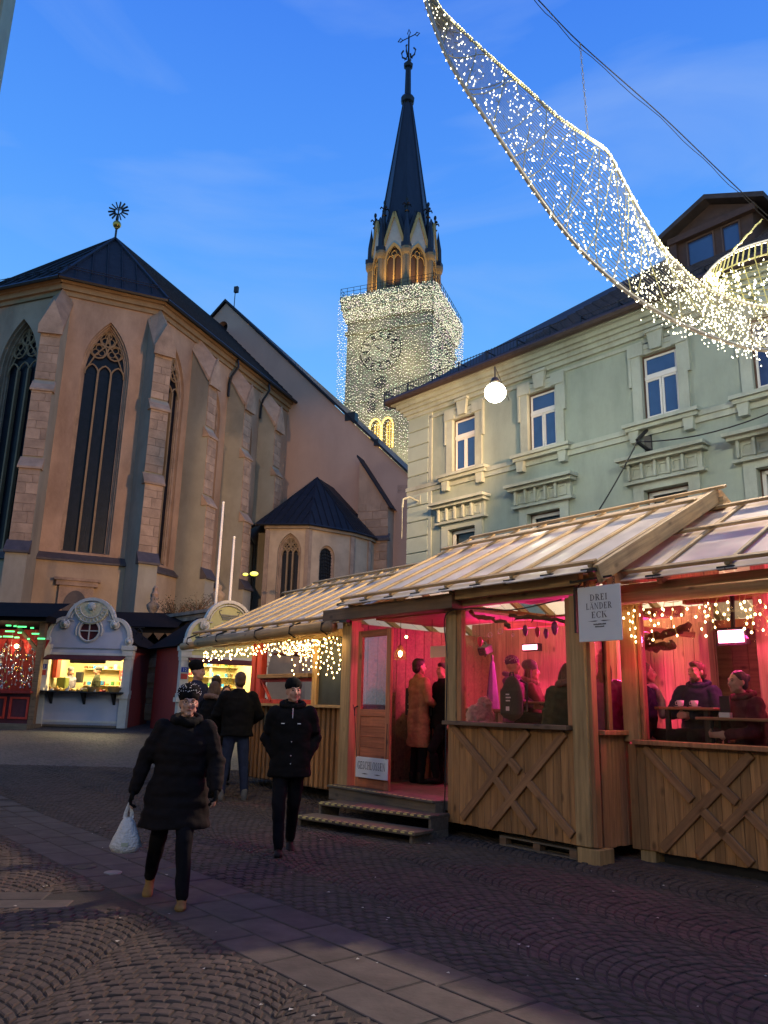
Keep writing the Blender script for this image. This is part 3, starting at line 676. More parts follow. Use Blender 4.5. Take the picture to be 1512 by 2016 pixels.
# octagon belfry
ro = 4.55
OC = lambda r, z, k0=0: [(r * math.cos(R(22.5 + 45 * k + k0)), r * math.sin(R(22.5 + 45 * k + k0)), z) for k in range(8)]
oz0, oz1, gzt = 53.3, 60.3, 66.3
for k in range(8):
    a, b = OC(ro, 0)[k], OC(ro, 0)[(k + 1) % 8]
    A_ = Vector(a); B_ = Vector(b); d = (A_ - B_).normalized(); n2 = Vector((-d.y, d.x, 0))
    mid = (A_ + B_) / 2
    # x runs so that y points inwards
    if n2.dot(-mid) < 0: d = -d; n2 = -n2; st = A_
    else: st = B_
    M = Matrix((d, n2, Vector((0, 0, 1)))).transposed().to_4x4(); M.translation = st; M = FT @ M
    Lf = (A_ - B_).length; c = Lf / 2
    q = MB(M); q.prism([(0, oz0), (Lf, oz0), (Lf, oz1), (c, gzt - .5), (0, oz1)], 0, .5, [arch(c, 54.6, 2.1, 59.0, 61.0)]); q.build('belfry_wall', 'tower_white', tw)
    q = MB(M)
    oo = arch(c, 54.6, 2.55, 59.0, 61.5); ii = arch(c, 54.6, 2.1, 59.0, 61.0); n = len(oo)
    q.add([(x, -.08, z) for x, z in oo] + [(x, .0, z) for x, z in ii] + [(x, .45, z) for x, z in ii], [(i, i + 1, n + i + 1, n + i) for i in range(n - 1)] + [(n + i, n + i + 1, 2 * n + i + 1, 2 * n + i) for i in range(n - 1)])
    q.box(c - .1, c + .1, .1, .3, 54.6, 59.6); q.tube([(c + .38 * math.cos(i * .785), .2, 60.0 + .38 * math.sin(i * .785)) for i in range(8)], .07, 4, closed=True)
    for s_ in (-.52, .52): q.tube([(x, .2, z) for x, z in arch(c + s_, 58.6, 1.0, 58.9, 59.7, 4)], .07, 4)
    wnd = q.build('window', 'tower_gold', tw)
    q = MB(M); q.box(c - 1.05, c + 1.05, .42, .46, 54.6, 61); q.build('shutter', mat('shutter_brown', (.10, .055, .03), .7), wnd)
    q = MB(M)
    q.bar((0, -.05, oz1 - .1), (c, -.05, gzt - .25), .35, .3, up=(0, 1, 0)); q.bar((Lf, -.05, oz1 - .1), (c, -.05, gzt - .25), .35, .3, up=(0, 1, 0)); q.build('gable_moulding', 'tower_gold', tw)
    q = MB(M); q.bar((0, .25, oz1 + .3), (c, .25, gzt + .2), .9, .12, up=(0, 1, 0)); q.bar((Lf, .25, oz1 + .3), (c, .25, gzt + .2), .9, .12, up=(0, 1, 0))
    q.add([(0, .1, oz1 + .2), (c, .1, gzt), (c, 3.4, gzt), (0, .1, oz1)], [(0, 1, 2)]); q.add([(Lf, .1, oz1 + .2), (c, .1, gzt), (c, 3.4, gzt)], [(0, 1, 2)]); q.build('gable_roof', 'spire_copper', tw)
    p = Vector(OC(ro + .1, 0)[k]); q = MB(FT); q.lathe([(.62, 53.3), (.62, 54.2), (.42, 54.4), (.42, 59.2), (.6, 59.5), (.72, 59.9), (.72, 60.3)], (p.x, p.y, 0), 8); q.build('column', mat('tower_column', (.22, .17, .10), .8), tw)
    q = MB(FT); q.box(p.x - .55, p.x + .55, p.y - .55, p.y + .55, 60.3, 61.0); q.lathe([(.5, 61), (.45, 63), (0, 66.0)], (p.x, p.y, 0), 6); q.build('corner_pinnacle', 'spire_copper', tw)
# finials at the outer corners
for k in range(8):
    p = Vector(OC(ro * .92, 0)[k]); q = MB(FT)
    q.tube([(p.x, p.y, 62.5), (p.x, p.y, 67.2)], [.28, .14], 6); q.lathe([(.14, 0), (.35, .12), (.14, .3)], (p.x, p.y, 66.0), 6)
    for a in range(4): c_, s_ = math.cos(a * 1.571 + .78), math.sin(a * 1.571 + .78); q.tube([(p.x, p.y, 67.0), (p.x + c_ * .5, p.y + s_ * .5, 67.3), (p.x + c_ * .62, p.y + s_ * .62, 67.0)], .12, 4)
    q.ball((p.x, p.y, 68.1), (.22, .22, .4), 6, 5); q.tube([(p.x, p.y, 67), (p.x, p.y, 68)], .12, 5); q.build('finial', 'black_iron', tw)
sp = MB(FT); rs = [(4.1, 61.5), (3.55, 65.5), (.62, 87.0)]
vs = [p for r, z in rs for p in OC(r, z)]; fs = [(i * 8 + k, i * 8 + (k + 1) % 8, i * 8 + 8 + (k + 1) % 8, i * 8 + 8 + k) for i in range(2) for k in range(8)]; sp.add(vs, fs); spire = sp.build('spire', 'spire_copper', tw)
q = MB(FT)
for k in range(8): q.tube([OC(3.6, 65.5)[k], OC(.64, 87)[k]], .09, 4)
q.build('spire_rib', 'spire_copper', spire)
q = MB(FT); q.lathe([(.55, 86.6), (.95, 87.0), (1.05, 87.6), (.8, 88.1), (.5, 88.3), (.42, 93.0), (.65, 93.2), (.72, 93.7), (.4, 94.1), (.15, 94.4), (.12, 98.8), (0, 99)], (0, 0, 0), 8)
for a in range(4):
    c_, s_ = math.cos(a * 1.571), math.sin(a * 1.571); q.tube([(c_ * .3, s_ * .3, 94.8), (c_ * .95, s_ * .95, 95.3), (c_ * 1.1, s_ * 1.1, 96.1), (c_ * .8, s_ * .8, 96.5)], .13, 5)
    q.tube([(c_ * .25, s_ * .25, 95.2), (c_ * .6, s_ * .6, 94.7)], .1, 4)
q.build('spire_knob', 'black_iron', tw)
q = MB(FT); dX = Vector((1, .35, 0)).normalized()
for s_ in (-1, 1):
    e0 = dX * s_ * .3; q.tube([(0, 0, 98.6), tuple(dX * s_ * .9 + Vector((0, 0, 98.6 + .55 * s_)))], .09, 4)
    e1 = dX * s_ * .9 + Vector((0, 0, 98.6 + .55 * s_)); q.tube([e1, e1 + dX * s_ * .3 + Vector((0, 0, .4)), e1 + dX * s_ * .7 + Vector((0, 0, .25 * s_)), e1 + dX * s_ * .3 + Vector((0, 0, -.3))], .09, 4, closed=True)
q.tube([(0, 0, 98.8), (-.22, 0, 99.4), (0, 0, 100.1), (.22, 0, 99.4)], .08, 4, closed=True); q.build('spire_cross', 'black_iron', tw)

# glittering light curtain hung from the tower cornice
e = hw + .98
cu = MB(FT); bl = {0: MB(FT), 1: MB(FT), 2: MB(FT)}
def curtain(ax, x0, x1, dens):
    n = int((x1 - x0) / dens)
    for i in range(n + 1):
        x = x0 + (x1 - x0) * i / n + rnd.uniform(-.04, .04); z = 52.9; zb = 20 + rnd.uniform(-1, 1)
        P = (lambda z_: (x, -e - .04 * math.sin(z_ * .3 + x) + .045 * (53 - z_) , z_)) if ax == 0 else (lambda z_: (e + .02 - .045 * (53 - z_), x, z_))
        cu.tube([P(z), P(zb)], .012, 3, cap=False)
        z -= rnd.uniform(0, .3)
        while z > zb:
            p = P(z); bl[rnd.choice((0, 0, 1, 2))].octa((p[0] + rnd.uniform(-.05, .05), p[1] + rnd.uniform(-.05, .05), p[2]), rnd.uniform(.035, .07)); z -= rnd.uniform(.24, .6)
curtain(0, -e, e, .19); curtain(1, -e, e, .23)
lcu = thing('light_curtain', 'shimmering curtain of thousands of tiny white lights hung around the church tower', 'light curtain', (tc_.x, tc_.y, 0))
# lights draped over the cornice slope
for i in range(2600):
    s_ = rnd.random(); z = rnd.uniform(49.8, 53.4); f_ = (z - 49.8) / 3.6; ee = hw + .3 + .62 * f_; x = rnd.uniform(-ee, ee)
    p = (x, -ee - .12, z) if s_ < .6 else (ee + .12, x, z); bl[rnd.choice((0, 0, 1, 2))].octa(p, rnd.uniform(.03, .06))
cu.build('wire', 'dark_metal', lcu, kind='stuff')
bl[0].build('bulb', glow('led_tower', (1, .92, .62), 2.0), lcu, kind='stuff'); bl[1].build('bulb', glow('led_tower_green', (.70, .95, .55), 1.4), lcu, kind='stuff'); bl[2].build('bulb', glow('led_tower_pink', (1, .72, .72), 1.4), lcu, kind='stuff')
def lamp(kind, name, loc, color, power, size=.2, parent=None, **kw):
    l = bpy.data.lights.new(name, kind); l.color = color; l.energy = power
    if kind == 'AREA': l.shape = 'RECTANGLE'; l.size = size; l.size_y = kw.pop('size_y', size)
    elif kind != 'SUN': l.shadow_soft_size = size
    o = bpy.data.objects.new(name, l); col.objects.link(o); o.location = loc
    tgt = kw.pop('target', None)
    if kind == 'SPOT': l.spot_size = R(kw.pop('angle', 60)); l.spot_blend = kw.pop('blend', .5)
    if tgt is not None: o.rotation_euler = (Vector(tgt) - Vector(loc)).to_track_quat('-Z', 'Y').to_euler()
    if parent: o.parent = parent; o.matrix_parent_inverse = parent.matrix_world.inverted() if False else Matrix.Translation(-Vector(parent.location)) if parent.rotation_euler.z == 0 else (Matrix.Translation(parent.location) @ Matrix.Rotation(parent.rotation_euler.z, 4, 'Z')).inverted()
    return o
# lamps on the tower balcony washing the octagon
for k in range(8):
    p = FT @ Vector((5.9 * math.cos(R(45 * k)), 5.9 * math.sin(R(45 * k)), 0)); tg = FT @ Vector((4 * math.cos(R(45 * k)), 4 * math.sin(R(45 * k)), 0))
    lamp('SPOT', 'tower_lamp', (tc_.x + p.x, tc_.y + p.y, 53.9), (1, .58, .16), 1500, .15, tw, target=(tc_.x + tg.x, tc_.y + tg.y, 61), angle=75, blend=.8)

for k, (x, z) in enumerate(((-3, 47), (3, 43), (-2, 35), (2.5, 31))):
    p = FT @ Vector((x, -hw - 3.2, 0)); lamp('POINT', 'curtain_light', (tc_.x + p.x, tc_.y + p.y, z), (1, .88, .56), 650, 1.2, lcu)
p = FT @ Vector((hw + 3.2, 0, 0)); lamp('POINT', 'curtain_light', (tc_.x + p.x, tc_.y + p.y, 44), (1, .88, .56), 650, 1.2, lcu)
# ---------------------------------------------------------------- green house
HP = yat(803, 1110, 27); HP = Vector((HP.x, HP.y, 0)); HH = 138.26
hs = thing('corner_house', 'pale green three-storey house with white window surrounds and dark hipped roof', 'house', HP, R(90 - HH))
q = lambda: MB()
wins2 = [(2.17, 3.2), (5.37, 6.43), (9.28, 10.34), (12.25, 13.3), (15.3, 16.35), (18.4, 19.45)]
wins1 = [(1.99, 3.18), (5.27, 6.47), (9.16, 10.42), (12.12, 13.4), (15.2, 16.45), (18.3, 19.55)]
WT = 11.86
holes = [[(a, 9.25), (a, 11.15), (b, 11.15), (b, 9.25)] for a, b in wins2] + [[(a, 5.2), (a, 7.3), (b, 7.3), (b, 5.2)] for a, b in wins1]
gf = [(2.0, 3.6), (6.2, 7.6), (9.2, 11.6), (13.2, 14.4), (16.0, 17.5)]
holes += [arch((a + b) / 2, .3, b - a, 2.3, 3.3, kind='round') if k in (0, 2, 4) else [(a, .3), (a, 2.9), (b, 2.9), (b, .3)] for k, (a, b) in enumerate(gf)]
w = MB(); w.prism([(0, 0), (21, 0), (21, WT), (0, WT)], 0, .35, holes); w.box(0, .35, .35, 12, 0, WT); w.box(20.65, 21, .35, 12, 0, WT); w.box(0, 21, 12, 12.3, 0, WT); w.build('wall', 'house_wall', hs)
w = MB(); w.box(.4, 20.6, 1.6, 1.7, .1, 8.6); w.build('inner_wall', mat('inner_dark', (.10, .09, .07), .9), hs)
# corner quoins, course by course
zc_ = 0
while zc_ < WT - .3:
    h_ = .56; w = MB(); w.bevbox(-.05, 1.0, -.055, .3, zc_ + .012, min(zc_ + h_, WT - .02) - .012, .02); w.build('quoin', 'house_quoin', hs); zc_ += h_
w = MB(); w.box(1.02, 1.16, -.05, 0, 0, WT); w.build('corner_strip', 'house_trim', hs)
# belt and sills
segs = [(.9, 1.5)] + [(a + 1.42 + .1 - 0, b) for a, b in zip([2.0, 5.2, 9.1, 12.1, 15.1], [4.7, 8.6, 11.6, 14.6, 17.7])] + [(20, 21)]
w = MB(); w.box(-.08, 21, -.10, 0, 8.98, 9.12); w.box(-.06, 21, -.06, 0, 8.82, 8.98); w.build('belt_course', 'house_trim', hs)
for i, (a, b) in enumerate(wins2):
    fr_ = MB()
    fr_.prism([(a - .28, 9.25), (b + .28, 9.25), (b + .28, 11.3), (a - .28, 11.3)], -.09, .0, [[(a, 9.251), (a, 11.15), (b, 11.15), (b, 9.251)]])
    fr_.box(a - .36, a + .12, -.13, -.08, 11.16, 11.52); fr_.box(b - .12, b + .36, -.13, -.08, 11.16, 11.52); fr_.box(a + .1, b - .1, -.11, -.085, 11.3, 11.44)
    fr_.box(a - .36, a - .28, -.11, 0, 10.3, 11.5); fr_.box(b + .28, b + .36, -.11, 0, 10.3, 11.5)
    f = fr_.build('window_surround', 'house_trim', hs)
    k = MB(); c = (a + b) / 2; k.prism([(c - .16, 11.2), (c + .16, 11.2), (c + .24, 11.72), (c - .24, 11.72)], -.2, -.09); k.box(c - .28, c + .28, -.24, -.09, 11.7, 11.79); k.build('keystone', 'house_trim', f)
    s = MB(); s.box(a - .55, b + .55, -.30, 0, 9.10, 9.20); s.box(a - .5, b + .5, -.22, 0, 8.99, 9.10)
    for e in (a - .38, b + .12): s.prism([(e, 8.66), (e + .22, 8.66), (e + .26, 9.0), (e - .04, 9.0)], -.18, 0)
    s.build('sill', 'house_trim', f)
    wn = MB(); wn.box(a, a + .06, .05, .13, 9.25, 11.15); wn.box(b - .06, b, .05, .13, 9.25, 11.15); wn.box(a + .06, b - .06, .05, .13, 11.08, 11.15); wn.box(a + .06, b - .06, .05, .13, 9.25, 9.32)
    wnd = wn.build('window_frame', 'window_brown', f)
    m_ = MB(); zt = 10.48
    m_.box(a + .06, b - .06, .02, .09, zt - .05, zt + .05)
    for (x0, x1, z0, z1) in ((a + .06, c - .01, 9.32, zt - .05), (c + .01, b - .06, 9.32, zt - .05), (a + .06, b - .06, zt + .05, 11.08)):
        t = .055
        m_.box(x0, x0 + t, .04, .09, z0, z1); m_.box(x1 - t, x1, .04, .09, z0, z1); m_.box(x0 + t, x1 - t, .04, .09, z0, z0 + t); m_.box(x0 + t, x1 - t, .04, .09, z1 - t, z1)
        p = MB(); p.box(x0 + t, x1 - t, .065, .07, z0 + t, z1 - t); p.build('pane', mat('blue_pane', (.03, .06, .16), .06, var=.3, scale=.8, bump=.05, spec=.9), wnd)
    m_.build('sash', 'window_white', wnd)
for i, (a, b) in enumerate(wins1):
    fr_ = MB(); fr_.prism([(a - .3, 5.2), (b + .3, 5.2), (b + .3, 7.55), (a - .3, 7.55)], -.09, 0, [[(a, 5.201), (a, 7.3), (b, 7.3), (b, 5.201)]]); f = fr_.build('window_surround', 'house_trim', hs)
    fz_ = MB(); fz_.box(a - .42, b + .42, -.12, 0, 7.56, 8.04); fz_.box(a - .5, b + .5, -.2, 0, 7.5, 7.58); fz_.build('frieze', 'house_trim', f)
    n = 5; ww = (b - a + .66) / n
    for j in range(n):
        x0 = a - .33 + j * ww; p = MB(); p.prism([(x0 + .04, 7.64), (x0 + ww - .04, 7.64), (x0 + ww - .04, 7.98), (x0 + .04, 7.98)], -.15, -.12, [[(x0 + .1, 7.7), (x0 + .1, 7.92), (x0 + ww - .1, 7.92), (x0 + ww - .1, 7.7)]]); p.build('frieze_panel', 'house_trim', f)
        d_ = MB(); d_.box(x0 - .035, x0 + .035, -.24, -.12, 7.6, 8.06); d_.build('bracket', 'house_trim', f)
    c_ = MB(); c_.box(a - .72, b + .52, -.42, 0, 8.13, 8.22) if False else c_.box(a - .62, b + .62, -.44, 0, 8.14, 8.23); c_.box(a - .55, b + .55, -.32, 0, 8.04, 8.14); c_.build('cornice_hood', 'house_trim', f)
    wn = MB(); t = .09
    wn.box(a, a + .05, .14, .24, 5.2, 7.3); wn.box(b - .05, b, .14, .24, 5.2, 7.3); wn.box(a, b, .14, .24, 7.25, 7.3); fw = wn.build('window_frame', 'window_brown', f)
    m_ = MB(); m_.box(a + .05, a + .05 + t, .12, .2, 5.2, 7.25); m_.box(b - .05 - t, b - .05, .12, .2, 5.2, 7.25); m_.box(a + .05, b - .05, .12, .2, 7.16, 7.25); m_.box(a + .05, b - .05, .12, .2, 6.25, 6.35); m_.build('sash', 'window_white', fw)
    p = MB(); p.box(a + .1, b - .1, .19, .2, 5.2, 7.2); p.build('pane', 'window_glass', fw)
    bl_ = MB()
    for k in range(30 if i in (2, 0, 4) else 6):
        z = 7.15 - k * .065; bl_.add([(a + .12, .3, z), (b - .12, .3, z), (b - .12, .34, z - .05), (a + .12, .34, z - .05)], [(0, 1, 2, 3)])
    bl_.build('blind', 'blind', fw, kind='stuff')
# eaves cornice
for z0, z1, e in ((11.50, 11.60, .05), (11.72, 11.86, .10), (11.86, 12.0, .18), (12.0, 12.12, .27), (12.12, 12.26, .38), (12.26, 12.36, .52)):
    w = MB(); w.box(-e, 21 + e, -e, 12 + e, z0, z1) if z0 > 11.7 else w.box(-e, 21 + e, -e, 0, z0, z1); w.build('cornice', 'house_trim', hs)
w = MB(); E_ = .62
w.tube([(-E_, -E_, 12.40), (21, -E_, 12.40)], .13, 8); w.tube([(-E_, -E_, 12.40), (-E_, 12, 12.40)], .13, 8); w.build('gutter', mat('gutter_brown', (.05, .035, .03), .5), hs)
RZ = 12.40; RP = 8.2; rh = 17.15
w = MB(); w.add([(-E_, -E_, RZ), (21 + E_, -E_, RZ), (21 + E_, 10.6, RZ), (-E_, 10.6, RZ), (RP, 5.0, rh), (21, 5.0, rh)], [(0, 1, 5, 4), (2, 3, 4, 5)]); w.v[0] = (3.8, -E_, RZ); w.add([(-E_, -E_, RZ), (3.8, -E_, RZ), (RP, 5.0, rh), (-E_, 10.6, RZ)], [(0, 1, 2), (0, 2, 3)]); rfh = w.build('roof', mat('house_roof', (.045, .036, .036), .7, var=.35, scale=3, bump=.5), hs)
# tile courses
sl = Vector((0, 5.0 + E_, rh - RZ)).normalized(); shared = {}
tl = MB()
ncol = 64
for r_ in range(0, 26):
    f0 = r_ / 26
    for c_ in range(ncol + 1):
        x = -E_ + (c_ + (r_ % 2) * .5) * .36; y = -E_ + (5.0 + E_) * f0; z = RZ + (rh - RZ) * f0
        if x < 3.8 + (RP - 3.8) * f0 + .2 or x > 21: continue
        dy = (5.0 + E_) / 26; dz = (rh - RZ) / 26; lift = .035 + rnd.uniform(0, .012)
        tl.add([(x, y, z + lift + .02), (x + .34, y, z + lift + .02), (x + .34, y + dy, z + dz + lift - .02), (x, y + dy, z + dz + lift - .02), (x, y, z), (x + .34, y, z)], [(0, 1, 2, 3), (0, 4, 5, 1)])
tl.build('roof_tile', MATS['house_roof'], rfh, kind='stuff')
# snow fence
w = MB()
def fence_run(x0, x1, ylift):
    for z in (.12, .42): w.tube([(x0, -E_ + ylift, RZ + .1 + z), (x1, -E_ + ylift, RZ + .1 + z)], .018, 4)
    k = 0; x = x0
    while x < x1: w.tube([(x, -E_ + ylift, RZ + .18), (x, -E_ + ylift, RZ + .56)], .011, 3); x += .13
    x = x0
    while x < x1: w.bar((x, -E_ + ylift + .5, RZ + .5), (x, -E_ + ylift, RZ + .5), .03, .03); w.bar((x, -E_ + ylift, RZ + .02), (x, -E_ + ylift, RZ + .55), .04, .03); x += 1.25
fence_run(-.9, 7.2, .12); fence_run(7.6, 20, .3)
w.build('snow_fence', 'dark_metal', hs, kind='stuff')
# dormer
dn = MB(); dx0, dx1, dyf = 9.7, 12.0, 1.6; dz0, dz1 = 13.0, 15.45
dn.prism([(dx0, dz0), (dx1, dz0), (dx1, dz1), ((dx0 + dx1) / 2, dz1 + .55), (dx0, dz1)], dyf, dyf + .12, [[(dx0 + .35, 13.95), (dx0 + .35, 15.12), (dx0 + 1.2, 15.12), (dx0 + 1.2, 13.95)], [(dx0 + 1.4, 13.95), (dx0 + 1.4, 15.12), (dx1 - .35, 15.12), (dx1 - .35, 13.95)]])
dn.box(dx0, dx0 + .1, dyf + .12, 7, dz0, dz1); dn.box(dx1 - .1, dx1, dyf + .12, 7, dz0, dz1)
dm = dn.build('dormer', mat('dormer_brown', (.06, .035, .028), .7), hs)
for x0, x1 in ((dx0 + .35, dx0 + 1.2), (dx0 + 1.4, dx1 - .35)):
    f = MB(); f.prism([(x0, 13.95), (x1, 13.95), (x1, 15.12), (x0, 15.12)], dyf - .03, dyf + .08, [[(x0 + .05, 14.02), (x0 + .05, 15.07), (x1 - .05, 15.07), (x1 - .05, 14.02)]]); f.build('dormer_frame', 'window_brown', dm)
    f = MB(); f.box(x0 + .05, x1 - .05, dyf + .03, dyf + .04, 14.02, 15.07); f.build('pane', 'blue_pane', dm)
f = MB(); c = (dx0 + dx1) / 2
for s in (-1, 1):
    x = c + s * 1.62; f.add([(c, dyf - .35, dz1 + .72), (x, dyf - .35, dz1 - .02), (x, 7.5, dz1 - .02), (c, 7.5, dz1 + .72), (c, dyf - .35, dz1 + .57), (x, dyf - .35, dz1 - .18), (x, 7.5, dz1 - .18), (c, 7.5, dz1 + .57)], [(0, 1, 2, 3), (4, 7, 6, 5), (0, 4, 5, 1), (1, 5, 6, 2)])
f.build('dormer_roof', 'house_roof', dm)
f = MB(); f.box(dx0 - .15, dx1 + .15, dyf - .18, dyf, dz1 - .3, dz1 - .1); f.box(dx0 - .12, dx0 + .1, dyf - .12, dyf + .3, dz0, dz1 - .3); f.build('dormer_moulding', 'dormer_brown', dm)
# ground floor openings
for k, (a, b) in enumerate(gf):
    p = MB(); p.box(a, b, .22, .24, .3, 3.4); p.build('shop_window', 'window_glass', hs)
    p = MB(); c = (a + b) / 2; p.box(a, a + .08, .14, .3, .3, 2.9); p.box(b - .08, b, .14, .3, .3, 2.9); p.box(c - .04, c + .04, .14, .3, .3, 3.2); p.box(a, b, .14, .3, 2.2, 2.3); p.build('shop_frame', 'window_brown', hs)
    if k in (1, 3, 4): p = MB(); p.box(a + .1, b - .1, .9, 1.0, .3, 2.8); p.build('lit_panel', mat('shop_glow', (.5, .4, .15), .8, emit=(1, .75, .25), power=.35), hs)
# bracket carrying the street lamp cable, small corner bracket
p = MB(); p.bar((9.35, -.02, 9.0), (9.35, -.6, 8.55), .08, .06); p.bar((9.35, -.02, 8.4), (9.35, -.6, 8.5), .08, .06); p.box(9.25, 9.45, -.05, 0, 8.3, 9.05); p.build('cable_bracket', 'dark_metal', hs)
p = MB(); p.tube([(.55, -.05, 8.55), (.55, -.5, 8.62), (.5, -.75, 8.5), (.5, -.78, 8.2)], .035, 6); p.tube([(.5, -.78, 8.2), (.5, -.78, 7.1)], .012, 4); p.box(.45, .65, -.08, 0, 8.45, 8.75); p.build('wall_hook', 'house_trim', hs)
HM = Matrix.Translation(HP) @ Matrix.Rotation(R(90 - HH), 4, 'Z')
Hloc = lambda x, y, z: HM @ Vector((x, y, z))
# cable draped from the bracket
def catenary(a, b, sag, n=14): 
    a = Vector(a); b = Vector(b); return [a.lerp(b, i / n) - Vector((0, 0, sag * 4 * (i / n) * (1 - i / n))) for i in range(n + 1)]
cb = MB(); cb.tube(catenary(Hloc(9.35, -.6, 8.5), Hloc(6.0, -.35, 5.2), .35), .018, 5); cb.tube(catenary(Hloc(9.35, -.6, 8.5), Hloc(15, -.4, 9.2), .5), .018, 5)
tag(cb.build('power_cable', 'dark_metal'), 'dark power cable sagging from an iron bracket across the green house wall', 'cable')

# ---------------------------------------------------------------- lit street lamp hung before the house
lp = yat(975, 773, 19.6)
sl_ = thing('street_lamp', 'round glowing street lamp hanging from a wire before the green house', 'street lamp', lp)
q = MB(); q.ball((0, 0, 0), (.29, .29, .27), 20, 14); q.build('lamp_globe', glow('lamp_glow', (1, .95, .66), 20), sl_, smooth=True)
q = MB(); q.lathe([(.0, .44), (.08, .42), (.12, .34), (.16, .28), (.10, .26)], (0, 0, 0), 16); q.build('lamp_cap', 'dark_metal', sl_, smooth=True)
q = MB(); q.tube([(0, 0, .4), (0, 0, .75)], .025, 5)
a_ = Hloc(4.6, 0, 11.2) - lp; b_ = Vector((-14, -6, 3.2)); q.tube([(0, 0, .75), tuple(a_)], .012, 4); q.build('hanger', 'dark_metal', sl_)
lamp('POINT', 'street_lamp_light', lp + Vector((0, -.15, -.32)), (1, .92, .66), 200, .25, sl_)
lamp('SPOT', 'street_lamp_beam', lp + Vector((-.35, -.1, -.1)), (1, .58, .28), 3200, .3, sl_, target=(-9, 38, 8), angle=100, blend=.7)

# ---------------------------------------------------------------- off-picture lamps: two light the square, one is added for house and huts
def street_head(loc, label):
    t = thing('street_lamp', label, 'street lamp', loc); q = MB(); q.lathe([(.0, .3), (.12, .28), (.3, .12), (.32, 0), (.0, .0)], (0, 0, 0), 14); q.build('lamp_cap', 'dark_metal', t)
    q = MB(); q.tube([(0, 0, .3), (0, 0, .7), (1.5, -.5, 1.0)], .015, 4); q.build('hanger', 'dark_metal', t)
    q = MB(); q.ball((0, 0, -.06), (.2, .2, .1), 10, 6); q.build('lamp_globe', MATS['lamp_glow'], t); return t
s1 = street_head((8.2, 13.4, 8.9), 'street lamp beyond the right edge, hung over the timber huts')
lamp('SPOT', 'square_beam', (8.2, 13.4, 8.65), (1, .78, .54), 9500, .12, s1, target=(-5, 8.5, 0), angle=105, blend=.55)
lamp('SPOT', 'church_beam', (8.0, 13.6, 8.75), (1, .56, .29), 13500, .3, s1, target=(-13, 38, 13), angle=44, blend=.35)
s3 = street_head((6.2, 5.0, 11.5), 'added unseen lamp high outside the right edge, brightening house and hut roofs')  # added lamp head, brightens the house front and the hut roofs
lamp('SPOT', 'house_beam', (6.2, 5.0, 11.2), (1, .93, .74), 4300, .3, s3, target=(6.5, 24, 8.5), angle=78, blend=.7)
lamp('SPOT', 'hut_beam', (6.0, 4.9, 11.2), (1, .84, .58), 1900, .3, s3, target=(-.5, 13.0, 3.6), angle=58, blend=.8)
s2 = street_head((-6.5, -5.5, 7.5), 'street lamp behind the viewer above the open square')
lamp('POINT', 'front_lamp', (-6.5, -5.5, 7.2), (1, .80, .50), 1500, .3, s2)
lamp('SPOT', 'nave_beam', (-6.3, -5.5, 7.2), (1, .60, .34), 26000, .3, s2, target=(-3.6, 46, 11.5), angle=22, blend=.5)  # added warm spot to lift the dark nave gable and chapel

# ---------------------------------------------------------------- sun: below the houses at dusk, only a trace is left
lamp('SUN', 'sun', (0, 0, 60), (1, .8, .65), .02, .1, target=(20, 40, 50))

# ---------------------------------------------------------------- unseen neighbouring buildings, added behind and beside the viewer to cut blue sky light
def block(x0, x1, y0, y1, h, label, rgb, rz=0, loc=(0, 0)):
    t = thing('town_house', label, 'house', (loc[0], loc[1], 0), rz); q = MB(); q.box(x0, x1, y0, y1, 0, h); q.build('wall', mat('render_' + str(rgb[0]), rgb, .9), t)
    q = MB(); q.prism([(x0 - .4, h), (x1 + .4, h), ((x0 + x1) / 2, h + 3.5)], y0 - .4, y1 + .4); q.build('roof', 'house_roof', t)
    w_ = MB(); 
    for z in (1.5, 4.8, 8.0):
        if z + 1.8 > h: continue
        x = x0 + 1.4
        while x < x1 - 1.4: w_.box(x, x + 1.1, y0 - .03, y0, z, z + 1.8); w_.box(x, x + 1.1, y1, y1 + .03, z, z + 1.8); x += 3
    w_.build('window', 'glass_dark', t, kind='stuff')
block(-16, 16, -30, -20, 13, 'beige town house added unseen behind the viewer to cut sky light', (.42, .36, .28))
block(-8, 8, -3, 3, 14, 'grey town house added unseen on the left side to cut sky light', (.36, .33, .29), R(90), (-22, -2))
block(-9, 9, -3, 3, 13, 'sand coloured town house added unseen right of the viewer to cut sky light', (.40, .34, .27), R(90), (19, -4))

# ---------------------------------------------------------------- ground
mat('paving_joint', (.034, .028, .023), .95, var=.3, scale=20, bump=.4)
mat('cobble', (.080, .062, .050), .85, spec=.18, var=.3, scale=9, bump=.5, rand=.12, bdist=.006, dirt=(1.1, (.035, .03, .028), .6))
mat('flagstone', (.082, .068, .058), .78, spec=.2, var=.3, scale=5, bump=.4, rand=.14, bdist=.006, dirt=(1.3, (.04, .035, .032), .55))
g = MB(); xs = [-400, -120, -60, -40, -30, -24, -20, -17, -14, -12, -10, -8, -6, -4, -2, 0, 2, 4, 6, 8, 10, 13, 17, 22, 30, 50, 120, 400]
ys = [-400, -60, -20, -5, 0, 4, 8, 10, 11] + [11 + .5 * i for i in range(1, 31)] + [27, 28, 30, 33, 36, 40, 45, 50, 80, 120, 200, 500]
gzc = lambda y: gz(0, min(y, 45))
vs = [(x, y, gzc(y)) for y in ys for x in xs]; nx = len(xs)
g.add(vs, [(j * nx + i, j * nx + i + 1, (j + 1) * nx + i + 1, (j + 1) * nx + i) for j in range(len(ys) - 1) for i in range(nx - 1)])
gm = bpy.data.materials.new('far_paving'); gm.use_nodes = True; MATS['far_paving'] = gm
t = gm.node_tree; n = t.nodes; L = t.links.new; b = n['Principled BSDF']; b.inputs['Roughness'].default_value = .6
